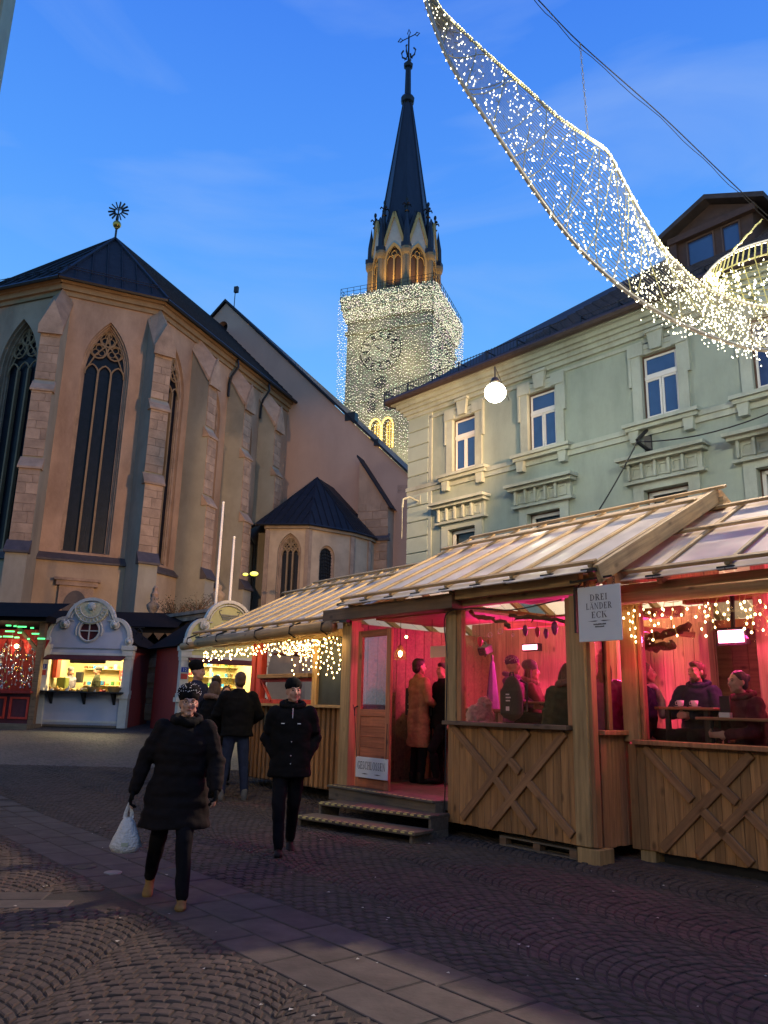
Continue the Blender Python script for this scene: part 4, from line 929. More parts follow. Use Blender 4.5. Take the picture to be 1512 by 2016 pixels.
tcn = n.new('ShaderNodeTexCoord'); vo = n.new('ShaderNodeTexVoronoi'); vo.feature = 'DISTANCE_TO_EDGE'; vo.inputs['Scale'].default_value = 8.5; L(tcn.outputs['Object'], vo.inputs[0])
vc = n.new('ShaderNodeTexVoronoi'); vc.inputs['Scale'].default_value = 8.5; L(tcn.outputs['Object'], vc.inputs[0])
mr = n.new('ShaderNodeMapRange'); mr.inputs['From Max'].default_value = .09; L(vo.outputs[0], mr.inputs[0])
mx1 = n.new('ShaderNodeMixRGB'); L(mr.outputs[0], mx1.inputs[0]); mx1.inputs[1].default_value = (.015, .012, .011, 1)
hsv = n.new('ShaderNodeHueSaturation'); hsv.inputs['Color'].default_value = (.066, .053, .046, 1); 
sp_ = n.new('ShaderNodeSeparateColor'); L(vc.outputs['Color'], sp_.inputs[0]); mv = n.new('ShaderNodeMapRange'); mv.inputs['To Min'].default_value = .75; mv.inputs['To Max'].default_value = 1.25; L(sp_.outputs[0], mv.inputs[0]); L(mv.outputs[0], hsv.inputs['Value'])
L(hsv.outputs[0], mx1.inputs[2])
nn = n.new('ShaderNodeTexNoise'); nn.inputs['Scale'].default_value = .5; nn.inputs['Detail'].default_value = 7; L(tcn.outputs['Object'], nn.inputs[0])
mr2 = n.new('ShaderNodeMapRange'); mr2.inputs['From Min'].default_value = .3; mr2.inputs['From Max'].default_value = .7; mr2.inputs['To Min'].default_value = .7; mr2.inputs['To Max'].default_value = 1.25; L(nn.outputs[0], mr2.inputs[0])
vsc = n.new('ShaderNodeVectorMath'); vsc.operation = 'SCALE'; L(mx1.outputs[0], vsc.inputs[0]); L(mr2.outputs[0], vsc.inputs['Scale']); L(vsc.outputs[0], b.inputs['Base Color'])
bp = n.new('ShaderNodeBump'); bp.inputs['Strength'].default_value = .8; bp.inputs['Distance'].default_value = .02; L(mr.outputs[0], bp.inputs['Height']); L(bp.outputs[0], b.inputs['Normal'])
ground = g.build('ground', 'far_paving'); tag(ground, kind='structure')
gz_ = lambda x, y: gzc(y)
# paving of the near square: cobbles in segmental arcs, bands of flagstones between them
pav = bpy.data.objects.new('paving', None); col.objects.link(pav); pav['kind'] = 'structure'
bandU = [zat(0, 1572, 0), zat(756, 1858, 0), zat(1156, 2005, 0)]; bandL = [zat(0, 1615, 0), zat(575, 1875, 0), zat(900, 2010, 0)]
bo = Vector((bandU[1].x, bandU[1].y)); bd = (Vector((bandU[2].x, bandU[2].y)) - Vector((bandU[0].x, bandU[0].y))).normalized()   # towards the viewer/right
bn = Vector((-bd.y, bd.x));  bn = bn if bn.y > 0 else -bn
bwid = 0.92
def bloc(x, y): v = Vector((x, y)) - bo; return v.dot(bd), v.dot(bn)
def bpt(s, t): p = bo + bd * s + bn * t; return p.x, p.y
sd = Vector((-0.985, -0.10)).normalized()   # side band leaving to the left
so = Vector((zat(330, 1775, 0).x, zat(330, 1775, 0).y)); sn = Vector((-sd.y, sd.x)); sn = sn if sn.y > 0 else -sn; sw = .52
under = MB()
pieces = []   # (distance, polygon corners, height)
def in_view(x, y, mgn=60):
    v = Vector((x, y, 0)) - O; c = Vector((_X * v.x + _Y * v.y + _up * v.z)); 
    if c.z < .5: return False
    px = CX + F_PX * c.x / c.z; py = CY + F_PX * c.y / c.z; return -mgn < px < 1512 + mgn and py < 2016 + mgn * 2
YMAX = 16.5
def stone_poly(P, kind, h):
    cx_ = sum(p[0] for p in P) / len(P); cy_ = sum(p[1] for p in P) / len(P)
    if not in_view(cx_, cy_) or cy_ > YMAX: return
    pieces.append((cy_ * cy_ + cx_ * cx_, P, kind, h))
# flagstones: three courses in the main band
for r_ in range(3):
    t0 = -bwid + r_ * bwid / 3 * 1.0; t1 = t0 + bwid / 3; s = -14.0 + r_ * .27
    while s < 5:
        Ls = rnd.uniform(.48, .72); stone_poly([bpt(s, t0), bpt(s + Ls, t0), bpt(s + Ls, t1), bpt(s, t1)], 'flagstone', .012); s += Ls
for r_ in range(2):
    t0 = -sw / 2 + r_ * sw / 2; s = .1 + r_ * .2
    while s < 6:
        Ls = rnd.uniform(.45, .7); P = []
        for a, b_ in ((s, t0), (s + Ls, t0), (s + Ls, t0 + sw / 2), (s, t0 + sw / 2)):
            v = so + sd * a + sn * b_; P.append((v.x, v.y))
        if all(bloc(*p)[1] < -bwid - .02 for p in P): stone_poly(P, 'flagstone', .012)
        s += Ls
def in_side(x, y):
    v = Vector((x, y)) - so; return v.dot(sd) > 0.0 and abs(v.dot(sn)) < sw / 2 + .01
def arcs(ax, ay, ox, oy, W, keep, hh=.092, wj=.094, Rr=1.0, span=16):
    """arcs stacked along axis a; cross axis t; each column W wide"""
    a = Vector((ax, ay)).normalized(); tv = Vector((-a.y, a.x)); o = Vector((ox, oy))
    Rad = W * .62
    curve = lambda t: math.sqrt(max(Rad * Rad - t * t, 0)) * 1.0
    for kcol in range(-14, 15):
        tc0 = kcol * W
        for i in range(-int(span / hh), int(span / hh)):
            # equal steps along the arc
            tm = math.asin(min(.999, (W / 2) / Rad)); n_ = max(6, int(round(2 * tm * Rad / wj))); sh = .5 if i % 2 else 0
            angs = [-tm] + [-tm + 2 * tm * (j + sh * 1.0 + rnd.uniform(-.08, .08)) / n_ for j in range(1 if sh == 0 else 0, n_)] + [tm]
            for u0, u1 in zip(angs, angs[1:]):
                if u1 - u0 < .03: continue
                P = []
                for u, ds in ((u0, 0), (u1, 0), (u1, hh), (u0, hh)):
                    t_ = Rad * math.sin(u); s_ = i * hh + curve(t_) + ds
                    p = o + a * s_ + tv * (tc0 + t_); P.append((p.x, p.y))
                mx_ = sum(p[0] for p in P) / 4; my_ = sum(p[1] for p in P) / 4
                if my_ > YMAX or my_ < 3.2 or not keep(mx_, my_): continue
                stone_poly(P, 'cobble', .014)
arcs(-bd.x * .97 + .1, -bd.y * .97, bo.x, bo.y, 1.22, lambda x, y: bloc(x, y)[1] > .02)
arcs(.10, 1.0, 0.1, 4.0, 1.25, lambda x, y: bloc(x, y)[1] < -bwid - .02 and not in_side(x, y))
pieces.sort(key=lambda p: p[0])
def stone_mesh(mb, P, kind, h):
    c = (sum(p[0] for p in P) / 4, sum(p[1] for p in P) / 4); g_ = .005 if kind == 'cobble' else .006; b_ = .013 if kind == 'cobble' else .012
    size = math.sqrt(max(1e-6, abs(sum(P[i][0] * P[(i + 1) % 4][1] - P[(i + 1) % 4][0] * P[i][1] for i in range(4))) / 2))
    base = gz_(*c) + .002; dz = rnd.uniform(-.004, .005); tx, ty = rnd.uniform(-.02, .02), rnd.uniform(-.02, .02)
    if kind != 'cobble': tx *= .15; ty *= .15; dz *= .4
    rings = []
    for k, (ins_, z) in enumerate(((g_, 0), (g_ + .004, h * .72), (g_ + b_, h))):
        f_ = max(.3, 1 - ins_ * 2 / size); ring = []
        for p in P:
            jx, jy = (rnd.uniform(-.004, .004), rnd.uniform(-.004, .004)) if kind == 'cobble' and k else (0, 0)
            x = c[0] + (p[0] - c[0]) * f_ + jx; y = c[1] + (p[1] - c[1]) * f_ + jy; ring.append((x, y, base + z + (dz + (x - c[0]) * tx + (y - c[1]) * ty if k else 0)))
        rings += ring
    fs = [(j * 4 + i, j * 4 + (i + 1) % 4, j * 4 + 4 + (i + 1) % 4, j * 4 + 4 + i) for j in range(2) for i in range(4)] + [(8, 9, 10, 11)]
    mb.add(rings, fs)
cnt = {'cobble': 0, 'flagstone': 0}; rest = {'cobble': MB(), 'flagstone': MB()}
mats_ = {'cobble': MATS['cobble'], 'flagstone': MATS['flagstone']}
for d_, P, kind, h in pieces:
    if cnt[kind] < 300:
        mb = MB(); stone_mesh(mb, P, kind, h); me = bpy.data.meshes.new(kind); me.from_pydata(mb.v, [], mb.f); me.materials.append(mats_[kind]); o = bpy.data.objects.new(kind, me); col.objects.link(o); o.parent = pav; cnt[kind] += 1
    else: stone_mesh(rest[kind], P, kind, h)
# per-stone tone for the joined remainder
def tone_mat(src, name):
    m2 = MATS[src].copy(); MATS[name] = m2; t = m2.node_tree; n = t.nodes
    gi = n.new('ShaderNodeNewGeometry')
    for l in list(t.links):
        if l.from_node.type == 'OBJECT_INFO': t.links.new(gi.outputs['Random Per Island'], l.to_socket)
    return m2
tone_mat('cobble', 'cobble_far'); tone_mat('flagstone', 'flagstone_far')
for k in rest:
    if rest[k].v: o = rest[k].build(k, k + '_far', pav, kind='stuff')
print('stones', len(pieces))
# dark joint bed under the laid stones: a sheet 1 mm over the ground where stones lie
jb = MB()
yy_ = [3.0, 4, 5, 6, 7, 8, 9, 10, 11] + [11.5 + .5 * i for i in range(11)]
for y0, y1 in zip(yy_, yy_[1:]):
    xl0, xr0 = -y0 * .56 - .4, y0 * .56 + .8; xl1, xr1 = -y1 * .56 - .4, y1 * .56 + .8
    jb.add([(xl0, y0, gzc(y0) + .007), (xr0, y0, gzc(y0) + .007), (xr1, y1, gzc(y1) + .007), (xl1, y1, gzc(y1) + .007)], [(0, 1, 2, 3)])
jb.build('joint_bed', 'paving_joint', pav)
dr = MB(); dpos = zat(222, 1721, 0); dr.lathe([(0, .022), (.07, .022), (.08, .018), (.085, 0)], (dpos.x, dpos.y, 0), 16)
tag(dr.build('drain_cover', mat('drain_grey', (.20, .20, .18), .4, metal=.3)), 'small round pale drain cover set in the cobbles', 'drain cover')
dr = MB(); dpos = zat(165, 1710, 0); dr.lathe([(0, .02), (.11, .02), (.12, 0)], (dpos.x, dpos.y, 0), 16)
tag(dr.build('hydrant_cover', 'dark_metal'), 'small dark oval cover beside the pale drain cover', 'cover')
# ---------------------------------------------------------------- timber hut of the Christmas market
woodm('plank', (.42, .205, .072), axis='z'); woodm('plank_orange', (.46, .21, .085), axis='z'); woodm('plank_x', (.46, .29, .13), axis='x')
woodm('timber', (.42, .27, .12), axis='x', rand=.12); woodm('post_wood', (.46, .285, .115), axis='z', rand=.1); woodm('timber_dark', (.20, .12, .065), axis='x', rand=.12)
woodm('deck_wood', (.16, .125, .085), axis='x'); woodm('brace', (.33, .16, .065), axis='x', rand=.12); woodm('rafter', (.50, .345, .17), axis='x', rand=.18)
woodm('board_red', (.42, .045, .035), axis='z'); woodm('plank_pale', (.52, .34, .24), axis='z', rand=.15)
mat('batten_tape', (.65, .58, .20), .6, var=.2, scale=20); mat('sign_white', (.72, .71, .67), .55, var=.05, scale=3, bump=.05); mat('letter', (.10, .085, .075), .7, var=0, bump=0)
mat('chalk_board', (.035, .04, .038), .5, var=.4, scale=3); mat('chalk', (.30, .31, .22), .9, var=0, bump=0); mat('black_paint', (.02, .02, .02), .5)
def sheetm(name, rgb, tr=.35):
    mt = bpy.data.materials.new(name); mt.use_nodes = True; MATS[name] = mt; t = mt.node_tree; n = t.nodes; L = t.links.new
    b = n['Principled BSDF']; b.inputs['Specular IOR Level'].default_value = .3; b.inputs['Roughness'].default_value = .16; b.inputs['Base Color'].default_value = (*rgb, 1)
    tl = n.new('ShaderNodeBsdfTranslucent'); tl.inputs[0].default_value = (*rgb, 1); mx = n.new('ShaderNodeMixShader'); mx.inputs[0].default_value = tr
    L(b.outputs[0], mx.inputs[1]); L(tl.outputs[0], mx.inputs[2]); L(mx.outputs[0], n['Material Output'].inputs[0])
    tc = n.new('ShaderNodeTexCoord'); a = n.new('ShaderNodeTexNoise'); a.inputs['Scale'].default_value = 2.2; a.inputs['Detail'].default_value = 7; L(tc.outputs['Object'], a.inputs[0])
    mr = n.new('ShaderNodeMapRange'); mr.inputs['From Min'].default_value = .3; mr.inputs['From Max'].default_value = .7; mr.inputs['To Min'].default_value = .72; mr.inputs['To Max'].default_value = 1.1; L(a.outputs[0], mr.inputs[0])
    v = n.new('ShaderNodeVectorMath'); v.operation = 'SCALE'; v.inputs[0].default_value = rgb; L(mr.outputs[0], v.inputs['Scale']); L(v.outputs[0], b.inputs['Base Color'])
    m2 = n.new('ShaderNodeMapRange'); m2.inputs['From Min'].default_value = .35; m2.inputs['From Max'].default_value = .65; m2.inputs['To Min'].default_value = .32; m2.inputs['To Max'].default_value = .55; L(a.outputs[0], m2.inputs[0]); L(m2.outputs[0], b.inputs['Roughness'])
sheetm('roof_sheet', (.80, .73, .64), .30)
PC = Vector((2.2477, 8.7540, 0)); PRZ = R(-50.737)
PMX = Matrix.Translation(PC) @ Matrix.Rotation(PRZ, 4, 'Z'); PMI = PMX.inverted()
def pl(px, py, w):
    """local x,z in the hut frame where the sight line meets the plane y = w"""
    o = PMI @ O; d = PMI.to_3x3() @ ray(px, py); t = (w - o.y) / d.y; q = o + d * t; return q.x, q.z
def hut(name, label): return thing(name, label, 'market hut', PC, PRZ)
FLOOR = .42
def planks(parent, x0, x1, y, z0, z1, wd_=.105, m='plank', th=.022, T=None, name='plank'):
    n = max(1, round((x1 - x0) / wd_)); ww = (x1 - x0) / n
    for i in range(n):
        mb = MB(T); mb.bevbox(x0 + i * ww + .0015, x0 + (i + 1) * ww - .0015, y - th + rnd.uniform(-.003, .002), y, z0 + rnd.uniform(-.006, .004), z1, .004); mb.build(name, m, parent)
def planks_h(parent, x0, x1, y, z0, z1, wd_=.14, m='plank_x', th=.02, T=None):
    n = max(1, round((z1 - z0) / wd_)); ww = (z1 - z0) / n
    for i in range(n):
        mb = MB(T); mb.bevbox(x0, x1, y - th, y, z0 + i * ww + .0015, z0 + (i + 1) * ww - .0015, .004); mb.build('plank', m, parent)
def box(parent, name, m, *a, bev=.006, T=None):
    mb = MB(T); mb.bevbox(*a, bev) if bev else mb.box(*a); return mb.build(name, m, parent)

# ---- middle hut with the open door
hm = hut('timber_hut', 'middle pine market hut with open door, steps and crossed braces under its window')
box(hm, 'floor', 'deck_wood', -4.3, -.02, -.02, 4.2, FLOOR - .12, FLOOR)
SB, ST = .17, 1.34
planks(hm, -2.12, -.14, 0, SB, ST)
for x0, x1 in ((-2.18, -1.98), (-.155, .035)):
    box(hm, 'post', 'post_wood', x0, x1, -.05 if x0 > -1 else -.03, .15, SB if x0 > -1 else ST + .02, 2.82, bev=.01)
box(hm, 'post', 'post_wood', -4.42, -4.19, -.06, .14, SB + .08, 2.80, bev=.01)
box(hm, 'sill', 'timber_dark', -2.12, -.17, -.14, .06, ST, ST + .05)
for a, b, off_ in (((893, 1430), (968, 1525), .045), ((974, 1531), (1052, 1637), .045), ((950, 1430), (1024, 1520), .045), ((1030, 1527), (1128, 1645), .045), ((1040, 1440), (910, 1610), .046), ((1112, 1440), (965, 1630), .046)):
    p, q_ = pl(*a, -.045), pl(*b, -.045); beam('brace', (p[0], -off_, min(p[1], ST - .02)), (q_[0], -off_, max(q_[1], SB + .03)), .045, .10, 'brace', hm, up=(0, 1, 0)) if False else beam('brace', (p[0], -off_, min(p[1], ST - .03)), (q_[0], -off_, max(q_[1], SB + .04)), .095, .04, 'brace', hm, up=(0, -1, 0))
box(hm, 'window_frame', 'plank_orange', -1.98, -1.90, -.01, .08, ST + .05, 2.80); box(hm, 'window_frame', 'plank_orange', -.24, -.16, -.01, .08, ST + .05, 2.80)
box(hm, 'window_pane', 'clear_glass', -1.90, -.24, .03, .036, ST + .05, 2.80, bev=0)
beam('beam', (-4.72, -.13, 2.885), (-1.85, -.13, 2.885), .20, .18, 'timber_dark', hm)
beam('beam', (-4.2, .04, 2.93), (.12, .04, 2.93), .14, .20, 'timber', hm)
beam('beam', (-1.84, -.14, 2.98), (.10, -.14, 2.98), .10, .16, 'timber', hm)
# return wall at the corner
RT = Matrix.Translation((.03, 0, 0)) @ Matrix.Rotation(R(90), 4, 'Z')    # x runs inwards, y towards -x
planks(hm, .16, .72, 0, SB - .02, 1.30, m='plank_orange', T=RT)
box(hm, 'sill', 'plank_orange', .14, .74, -.10, .05, 1.30, 1.35, T=RT)
box(hm, 'corner_board', 'plank_orange', .0, .10, -.05, .0, SB, 2.8, T=RT); box(hm, 'window_frame', 'plank_orange', .36, .43, -.01, .05, 1.35, 2.78, T=RT); box(hm, 'window_pane', 'clear_glass', .14, .36, .02, .026, 1.35, 2.78, T=RT, bev=0)
box(hm, 'support_block', 'post_wood', -.15, .13, -.04, .22, 0.0, SB - .01)
# floor edge boards, dark gap under the wall
box(hm, 'deck_board', 'deck_wood', -4.42, -2.16, -.20, -.02, FLOOR - .20, FLOOR - .03)
box(hm, 'deck_nosing', 'deck_wood', -4.42, -2.16, -.24, .0, FLOOR - .03, FLOOR)
# pallet under the hut
pt = thing('pallet', 'weathered wooden pallet pushed under the hut wall', 'pallet', PMX @ Vector((-.75, .12, 0)), PRZ)
for z in (.10, .01):
    for k in range(4 if z > .05 else 3): box(pt, 'board', 'deck_wood', -.55, .55, -.1 + k * .16, .0 + k * .16, z, z + .02, bev=.003)
for x in (-.5, 0, .5): box(pt, 'block', 'timber_dark', x - .05, x + .05, -.1, .0, .03, .10, bev=.003)
# open door leaf with glass, horizontal boards and the closed sign hung on it
dr_ = thing('hut_door', 'open pine door with upper glass pane and boards coloured as if lit red', 'door', PMX @ Vector((-4.10, .03, FLOOR)), PRZ + R(-2))
dw, dh = .80, 2.22
for a in ((0, .10, 0, dh), (dw - .10, dw, 0, dh)): box(dr_, 'stile', woodm('door_wood', (.50, .17, .07)), a[0], a[1], -.02, .03, a[2], a[3])  # red-orange light from the hut is put into the door wood colour
for z0, z1 in ((0, .12), (.98, 1.08), (dh - .1, dh)): box(dr_, 'rail', woodm('door_wood_redlit_x', (.52, .16, .065), axis='x'), .10, dw - .10, -.018, .028, z0, z1)
planks_h(dr_, .10, dw - .10, .015, .12, .98, .145, woodm('door_wood_redlit_x', (.52, .16, .065), axis='x')); box(dr_, 'pane', 'clear_glass', .10, dw - .10, .0, .006, 1.08, dh - .1, bev=0)
mb = MB(); mb.tube([(.04, -.02, 1.12), (.04, -.07, 1.10), (.04, -.07, .98)], .012, 5); mb.build('handle', 'dark_metal', dr_)
cs = thing('closed_sign', 'small white GESCHLOSSEN sign hanging low on the open door', 'sign', PMX @ Vector((-3.62, -.05, .56)), PRZ)
box(cs, 'board', 'sign_white', -.36, .36, -.012, 0, -.0, .28, bev=.003)
serif('GESCHLOSSEN', .105, MATS['letter'], cs, (0, -.0135, .115), .62)
mb = MB()
for x in (-.14, .14): mb.add([(x - .08, -.0135, .055), (x, -.0135, .047), (x + .08, -.0135, .055), (x, -.0135, .063)], [(0, 1, 2, 3)])
mb.build('rule_mark', 'letter', cs)
mb = MB()
mb.tube([(-.33, -.02, .27), (-.40, -.03, .9), (-.44, -.03, 1.0)], .006, 4); mb.tube([(.33, -.02, .27), (.34, -.02, .75)], .006, 4); mb.build('chain', 'black_iron', cs)
# steps
stp = thing('entrance_steps', 'two grey wooden steps with yellow dashed anti-slip edges below the hut door', 'steps', PMX @ Vector((-2.85, -.75, 0)), PRZ + R(12))
for k, (x0, x1, y0, y1, z) in enumerate(((-.95, .98, -.30, .10, .14), (-.92, .92, .10, .52, .28))):
    box(stp, 'tread', 'deck_wood', x0, x1, y0, y1, z - .04, z); 
    for j in range(17):
        xx = x0 + .03 + j * (x1 - x0) / 17; mbx = MB(); mbx.box(xx, xx + .055, y0 + .015, y0 + .045, z + .001, z + .004); mbx.box(xx, xx + .055, y0 - .003, y0, z - .02, z - .002); mbx.build('edge_mark', 'batten_tape', stp)
for x in (-.9, .9): box(stp, 'side_board', 'deck_wood', x - .02, x + .02, -.26, .5, .0, .10); box(stp, 'side_board', 'deck_wood', x - .02, x + .02, .12, .5, .10, .24)
for j in range(20):
    xx = -4.38 + j * .111; mbx = MB(); mbx.box(xx, xx + .06, -.235, -.205, FLOOR + .001, FLOOR + .004); mbx.build('edge_mark', 'batten_tape', hm)

# ---- roofs: sheets between sloping battens, three cross battens
def roof(parent, x0, x1, y0, z0, y1, z1, n, cross, over=.28, back=True, first=0):
    s = Vector((0, y1 - y0, z1 - z0)); Ls = s.length; u = s.normalized(); nrm = Vector((0, -u.z, u.y))
    step = (x1 - x0) / n
    for i in range(n):
        xa, xb = x0 + i * step + .006, x0 + (i + 1) * step - .006
        mb = MB(); a = Vector((0, y0, z0)) - u * over * (1 + rnd.uniform(-.15, .25)); b = Vector((0, y1, z1)); t = nrm * .012
        P = [(xa, *a.yz), (xb, *a.yz), (xb, *b.yz), (xa, *b.yz)]; Q = [(x, y + t.y, z + t.z) for x, y, z in P]
        mb.add([*P, *Q], [(0, 1, 2, 3), (4, 5, 6, 7), (0, 1, 5, 4), (1, 2, 6, 5), (2, 3, 7, 6), (3, 0, 4, 7)]); mb.build('roof_sheet', 'roof_sheet', parent)
        if back:
            mb = MB(); c = b + Vector((0, (y1 - y0), -(z1 - z0))); P = [(xa, *b.yz), (xb, *b.yz), (xb, *c.yz), (xa, *c.yz)]; mb.add(P, [(0, 1, 2, 3)]); mb.build('roof_sheet', 'roof_sheet', parent)
    for i in range(n + 1):
        x = x0 + i * step; a = Vector((x, y0, z0)) - u * .05 + nrm * .035; b = Vector((x, y1, z1)) + nrm * .035
        beam('batten', a, b, .055, .035, 'rafter', parent, up=nrm)
    for f_, xa, xb in cross:
        a = Vector((xa, y0, z0)) + u * Ls * f_ + nrm * .07; b = Vector((xb, y0, z0)) + u * Ls * f_ + nrm * .07
        beam('cross_batten', a, b, .085, .04, 'rafter' if f_ > .2 else 'timber', parent, up=nrm)
    # rafters under the sheets
    for i in range(n + 1):
        if i % 2: continue
        x = x0 + i * step + .0; x = min(max(x, x0 + .06), x1 - .06); a = Vector((x, y0, z0)) - nrm * .06; b = Vector((x, y1, z1)) - nrm * .06
        beam('rafter', a, b, .07, .11, 'rafter', parent, up=nrm)
        c = Vector((x, 2 * y1 - y0, z0)); beam('rafter', b, c - Vector((0, 0, .07)), .07, .11, 'rafter', parent)
    for i in range(n + 1):   # black blocks at the lower edge for the dark gaps between sheet ends
        x = x0 + i * step; a = Vector((x - .07, y0 - .05, z0 - .03)); box(parent, 'edge_block', 'black_paint', x - .09, x + .09, y0 - .10, y0 - .03, z0 - .055, z0 - .02, bev=0)
RY, RZ_ = 2.5, 4.42
roof(hm, -4.15, .32, -.22, 3.06, RY, RZ_, 8, ((.0, -4.2, .38), (.80, -4.3, .40), (.985, -4.1, .55)), over=.16)
beam('barge_rafter', (.40, -.25, 2.98), (.40, RY, RZ_ - .04), .06, .20, 'rafter', hm); beam('barge_rafter', (.40, RY, RZ_ - .04), (.40, 5.2, 2.98), .06, .20, 'rafter', hm)
beam('ridge_beam', (-4.2, RY, RZ_ - .16), (.5, RY, RZ_ - .16), .09, .16, 'rafter', hm)
beam('tie_beam', (.30, .0, 2.95), (.30, 2.5, 3.4), .06, .14, 'plank_orange', hm)

# ---- right hut
hr = hut('timber_hut', 'right pine market hut with crossed braces, string lights and guests at high tables')
WR = .62
box(hr, 'floor', 'deck_wood', .12, 6.0, WR, 4.6, FLOOR - .14, FLOOR - .02)
RB, RS = .13, 1.21
planks(hr, .10, 4.6, WR, RB, RS, .105)
box(hr, 'post', 'post_wood', .06, .26, WR - .03, WR + .14, RS + .02, 2.80, bev=.01); box(hr, 'post', 'plank_orange', .27, .31, WR, WR + .1, RS + .05, 2.78)
box(hr, 'sill', 'plank_orange', .22, 4.6, WR - .13, WR + .05, RS, RS + .05); box(hr, 'post', 'post_wood', 2.35, 2.55, WR - .03, WR + .14, RS + .05, 2.80)
for a, b in (((1268, 1462), (1363, 1576)), ((1378, 1590), (1482, 1712)), ((1345, 1468), (1452, 1580)), ((1468, 1596), (1560, 1690)), ((1478, 1475), (1305, 1685)), ((1570, 1478), (1375, 1695))):
    p, q_ = pl(*a, WR - .045), pl(*b, WR - .045); beam('brace', (p[0], WR - .045, min(p[1], RS - .03)), (q_[0], WR - .045, max(q_[1], RB + .04)), .095, .04, 'brace', hr, up=(0, -1, 0))
for a in ((2.7, 3.6), (3.2, 4.1)):
    beam('brace', (a[0], WR - .045, RS - .03), (a[1], WR - .045, RB + .04), .095, .04, 'brace', hr, up=(0, -1, 0)); beam('brace', (a[1], WR - .049, RS - .03), (a[0], WR - .049, RB + .04), .095, .04, 'brace', hr, up=(0, -1, 0))
box(hr, 'window_pane', 'clear_glass', .31, 2.35, WR + .04, WR + .046, RS + .05, 2.78, bev=0); box(hr, 'window_pane', 'clear_glass', 2.55, 4.6, WR + .04, WR + .046, RS + .05, 2.78, bev=0)
beam('beam', (.06, WR - .0, 2.885), (5.0, WR - .0, 2.885), .16, .18, 'timber', hr)
mb = MB(); mb.tube([(.02, WR - .14, 2.80), (5.0, WR - .14, 2.78)], .07, 10); mb.build('round_rail', 'timber', hr, smooth=True)
box(hr, 'support_block', 'post_wood', .18, .36, WR, WR + .2, 0, RB); box(hr, 'skirt', 'black_paint', .4, 4.6, WR + .1, WR + .12, .0, RB + .02, bev=0)
roof(hr, -.9, 4.8, WR - .25, 3.02, RY + .1, 4.22, 7, ((.0, -.3, 4.9), (.55, -.62, 4.9), (.93, -.9, 4.9)), over=.12)
for x in (1.05,): 
    for w_ in (1.75,): box(hr, 'inner_post', 'plank_pale', x + .04, x + .22, w_, w_ + .16, FLOOR, 3.6)
for z in (2.95,): beam('inner_beam', (.2, 1.83, z), (4.8, 1.83, z), .12, .16, 'plank_orange', hr)
beam('inner_beam', (-.6, 3.4, 2.75), (4.8, 3.4, 2.75), .12, .16, 'plank_orange', hr)
for x in (.55, 2.1, 3.6): box(hr, 'inner_post', 'plank_orange', x, x + .16, 3.35, 3.5, FLOOR, 2.7)
box(hr, 'back_rail', 'timber_dark', -.3, 4.8, 3.38, 3.44, 1.2, 1.26)
planks(hr, -.3, .6, 3.5, FLOOR, 2.7, .2, 'timber_dark'); planks(hr, .7, 4.8, 3.5, FLOOR, 1.2, .2, 'timber_dark')

# ---- left hut with the serving hatch
hl = hut('timber_hut', 'left pine market hut with vertical battens below, serving hatch and lights under the gutter')
WL = .28
box(hl, 'floor', 'deck_wood', -7.7, -4.4, WL, 4.0, FLOOR - .12, FLOOR)
x = -7.72
while x < -4.5:
    box(hl, 'batten', 'plank', x, x + .075, WL - .045, WL, .28, 1.5, bev=.004); x += .135
box(hl, 'backing', 'timber_dark', -7.72, -4.45, WL, WL + .03, .26, 1.5, bev=0)
box(hl, 'sill', 'timber', -7.75, -4.45, WL - .16, WL + .08, 1.5, 1.545)
for x0, x1, m_ in ((-7.66, -7.52, 'board_red'), (-7.46, -7.30, 'board_red'), (-5.66, -5.52, 'post_wood'), (-4.62, -4.5, 'plank_orange'), (-4.82, -4.74, 'plank')):
    box(hl, 'post', m_, x0, x1, WL - .02, WL + .10, 1.545, 2.62)
box(hl, 'hatch_rail', 'board_red', -7.3, -5.66, WL - .02, WL + .06, 1.545, 1.62); box(hl, 'hatch_rail', 'timber_dark', -7.3, -5.66, WL - .10, WL + .02, 1.98, 2.05); box(hl, 'hatch_rail', 'board_red', -7.3, -5.66, WL, WL + .06, 1.92, 1.98)
beam('strut', (-7.3, WL + .02, 1.95), (-6.9, WL - .02, 1.58), .05, .04, 'board_red', hl)
for x0, x1 in ((-5.52, -4.83), (-4.74, -4.62)): box(hl, 'chalk_pane', 'chalk_board', x0, x1, WL + .03, WL + .04, 1.545, 2.62, bev=0)
box(hl, 'eaves_beam', 'timber', -9.2, -4.42, WL - .06, WL + .08, 2.62, 2.74)
box(hl, 'awning', mat('awning_red', (.14, .03, .03), .8), -7.3, -5.6, .5, 1.5, 2.42, 2.45, bev=0)
roof(hl, -9.0, -4.2, -.12, 2.82, 2.5, 4.12, 10, ((.0, -9.3, -4.22), (.80, -9.4, -4.1), (.985, -8.9, -4.0)), over=.12)
mb = MB(); mb.tube([(-9.62, -.22, 2.62), (-8.9, -.22, 2.63)], .075, 10); mb.tube([(-8.95, -.22, 2.66), (-4.45, -.22, 2.72)], .095, 10); gut = mb.build('wooden_gutter', 'timber', hl, smooth=True)
for x in (-9.2, -8.0, -6.6, -5.5, -4.6):
    mb = MB(); mb.tube([(x, -.12, 2.85), (x, -.33, 2.76), (x, -.34, 2.66), (x, -.22, 2.60), (x, -.12, 2.66)], .014, 4); mb.build('gutter_hook', 'black_iron', gut)
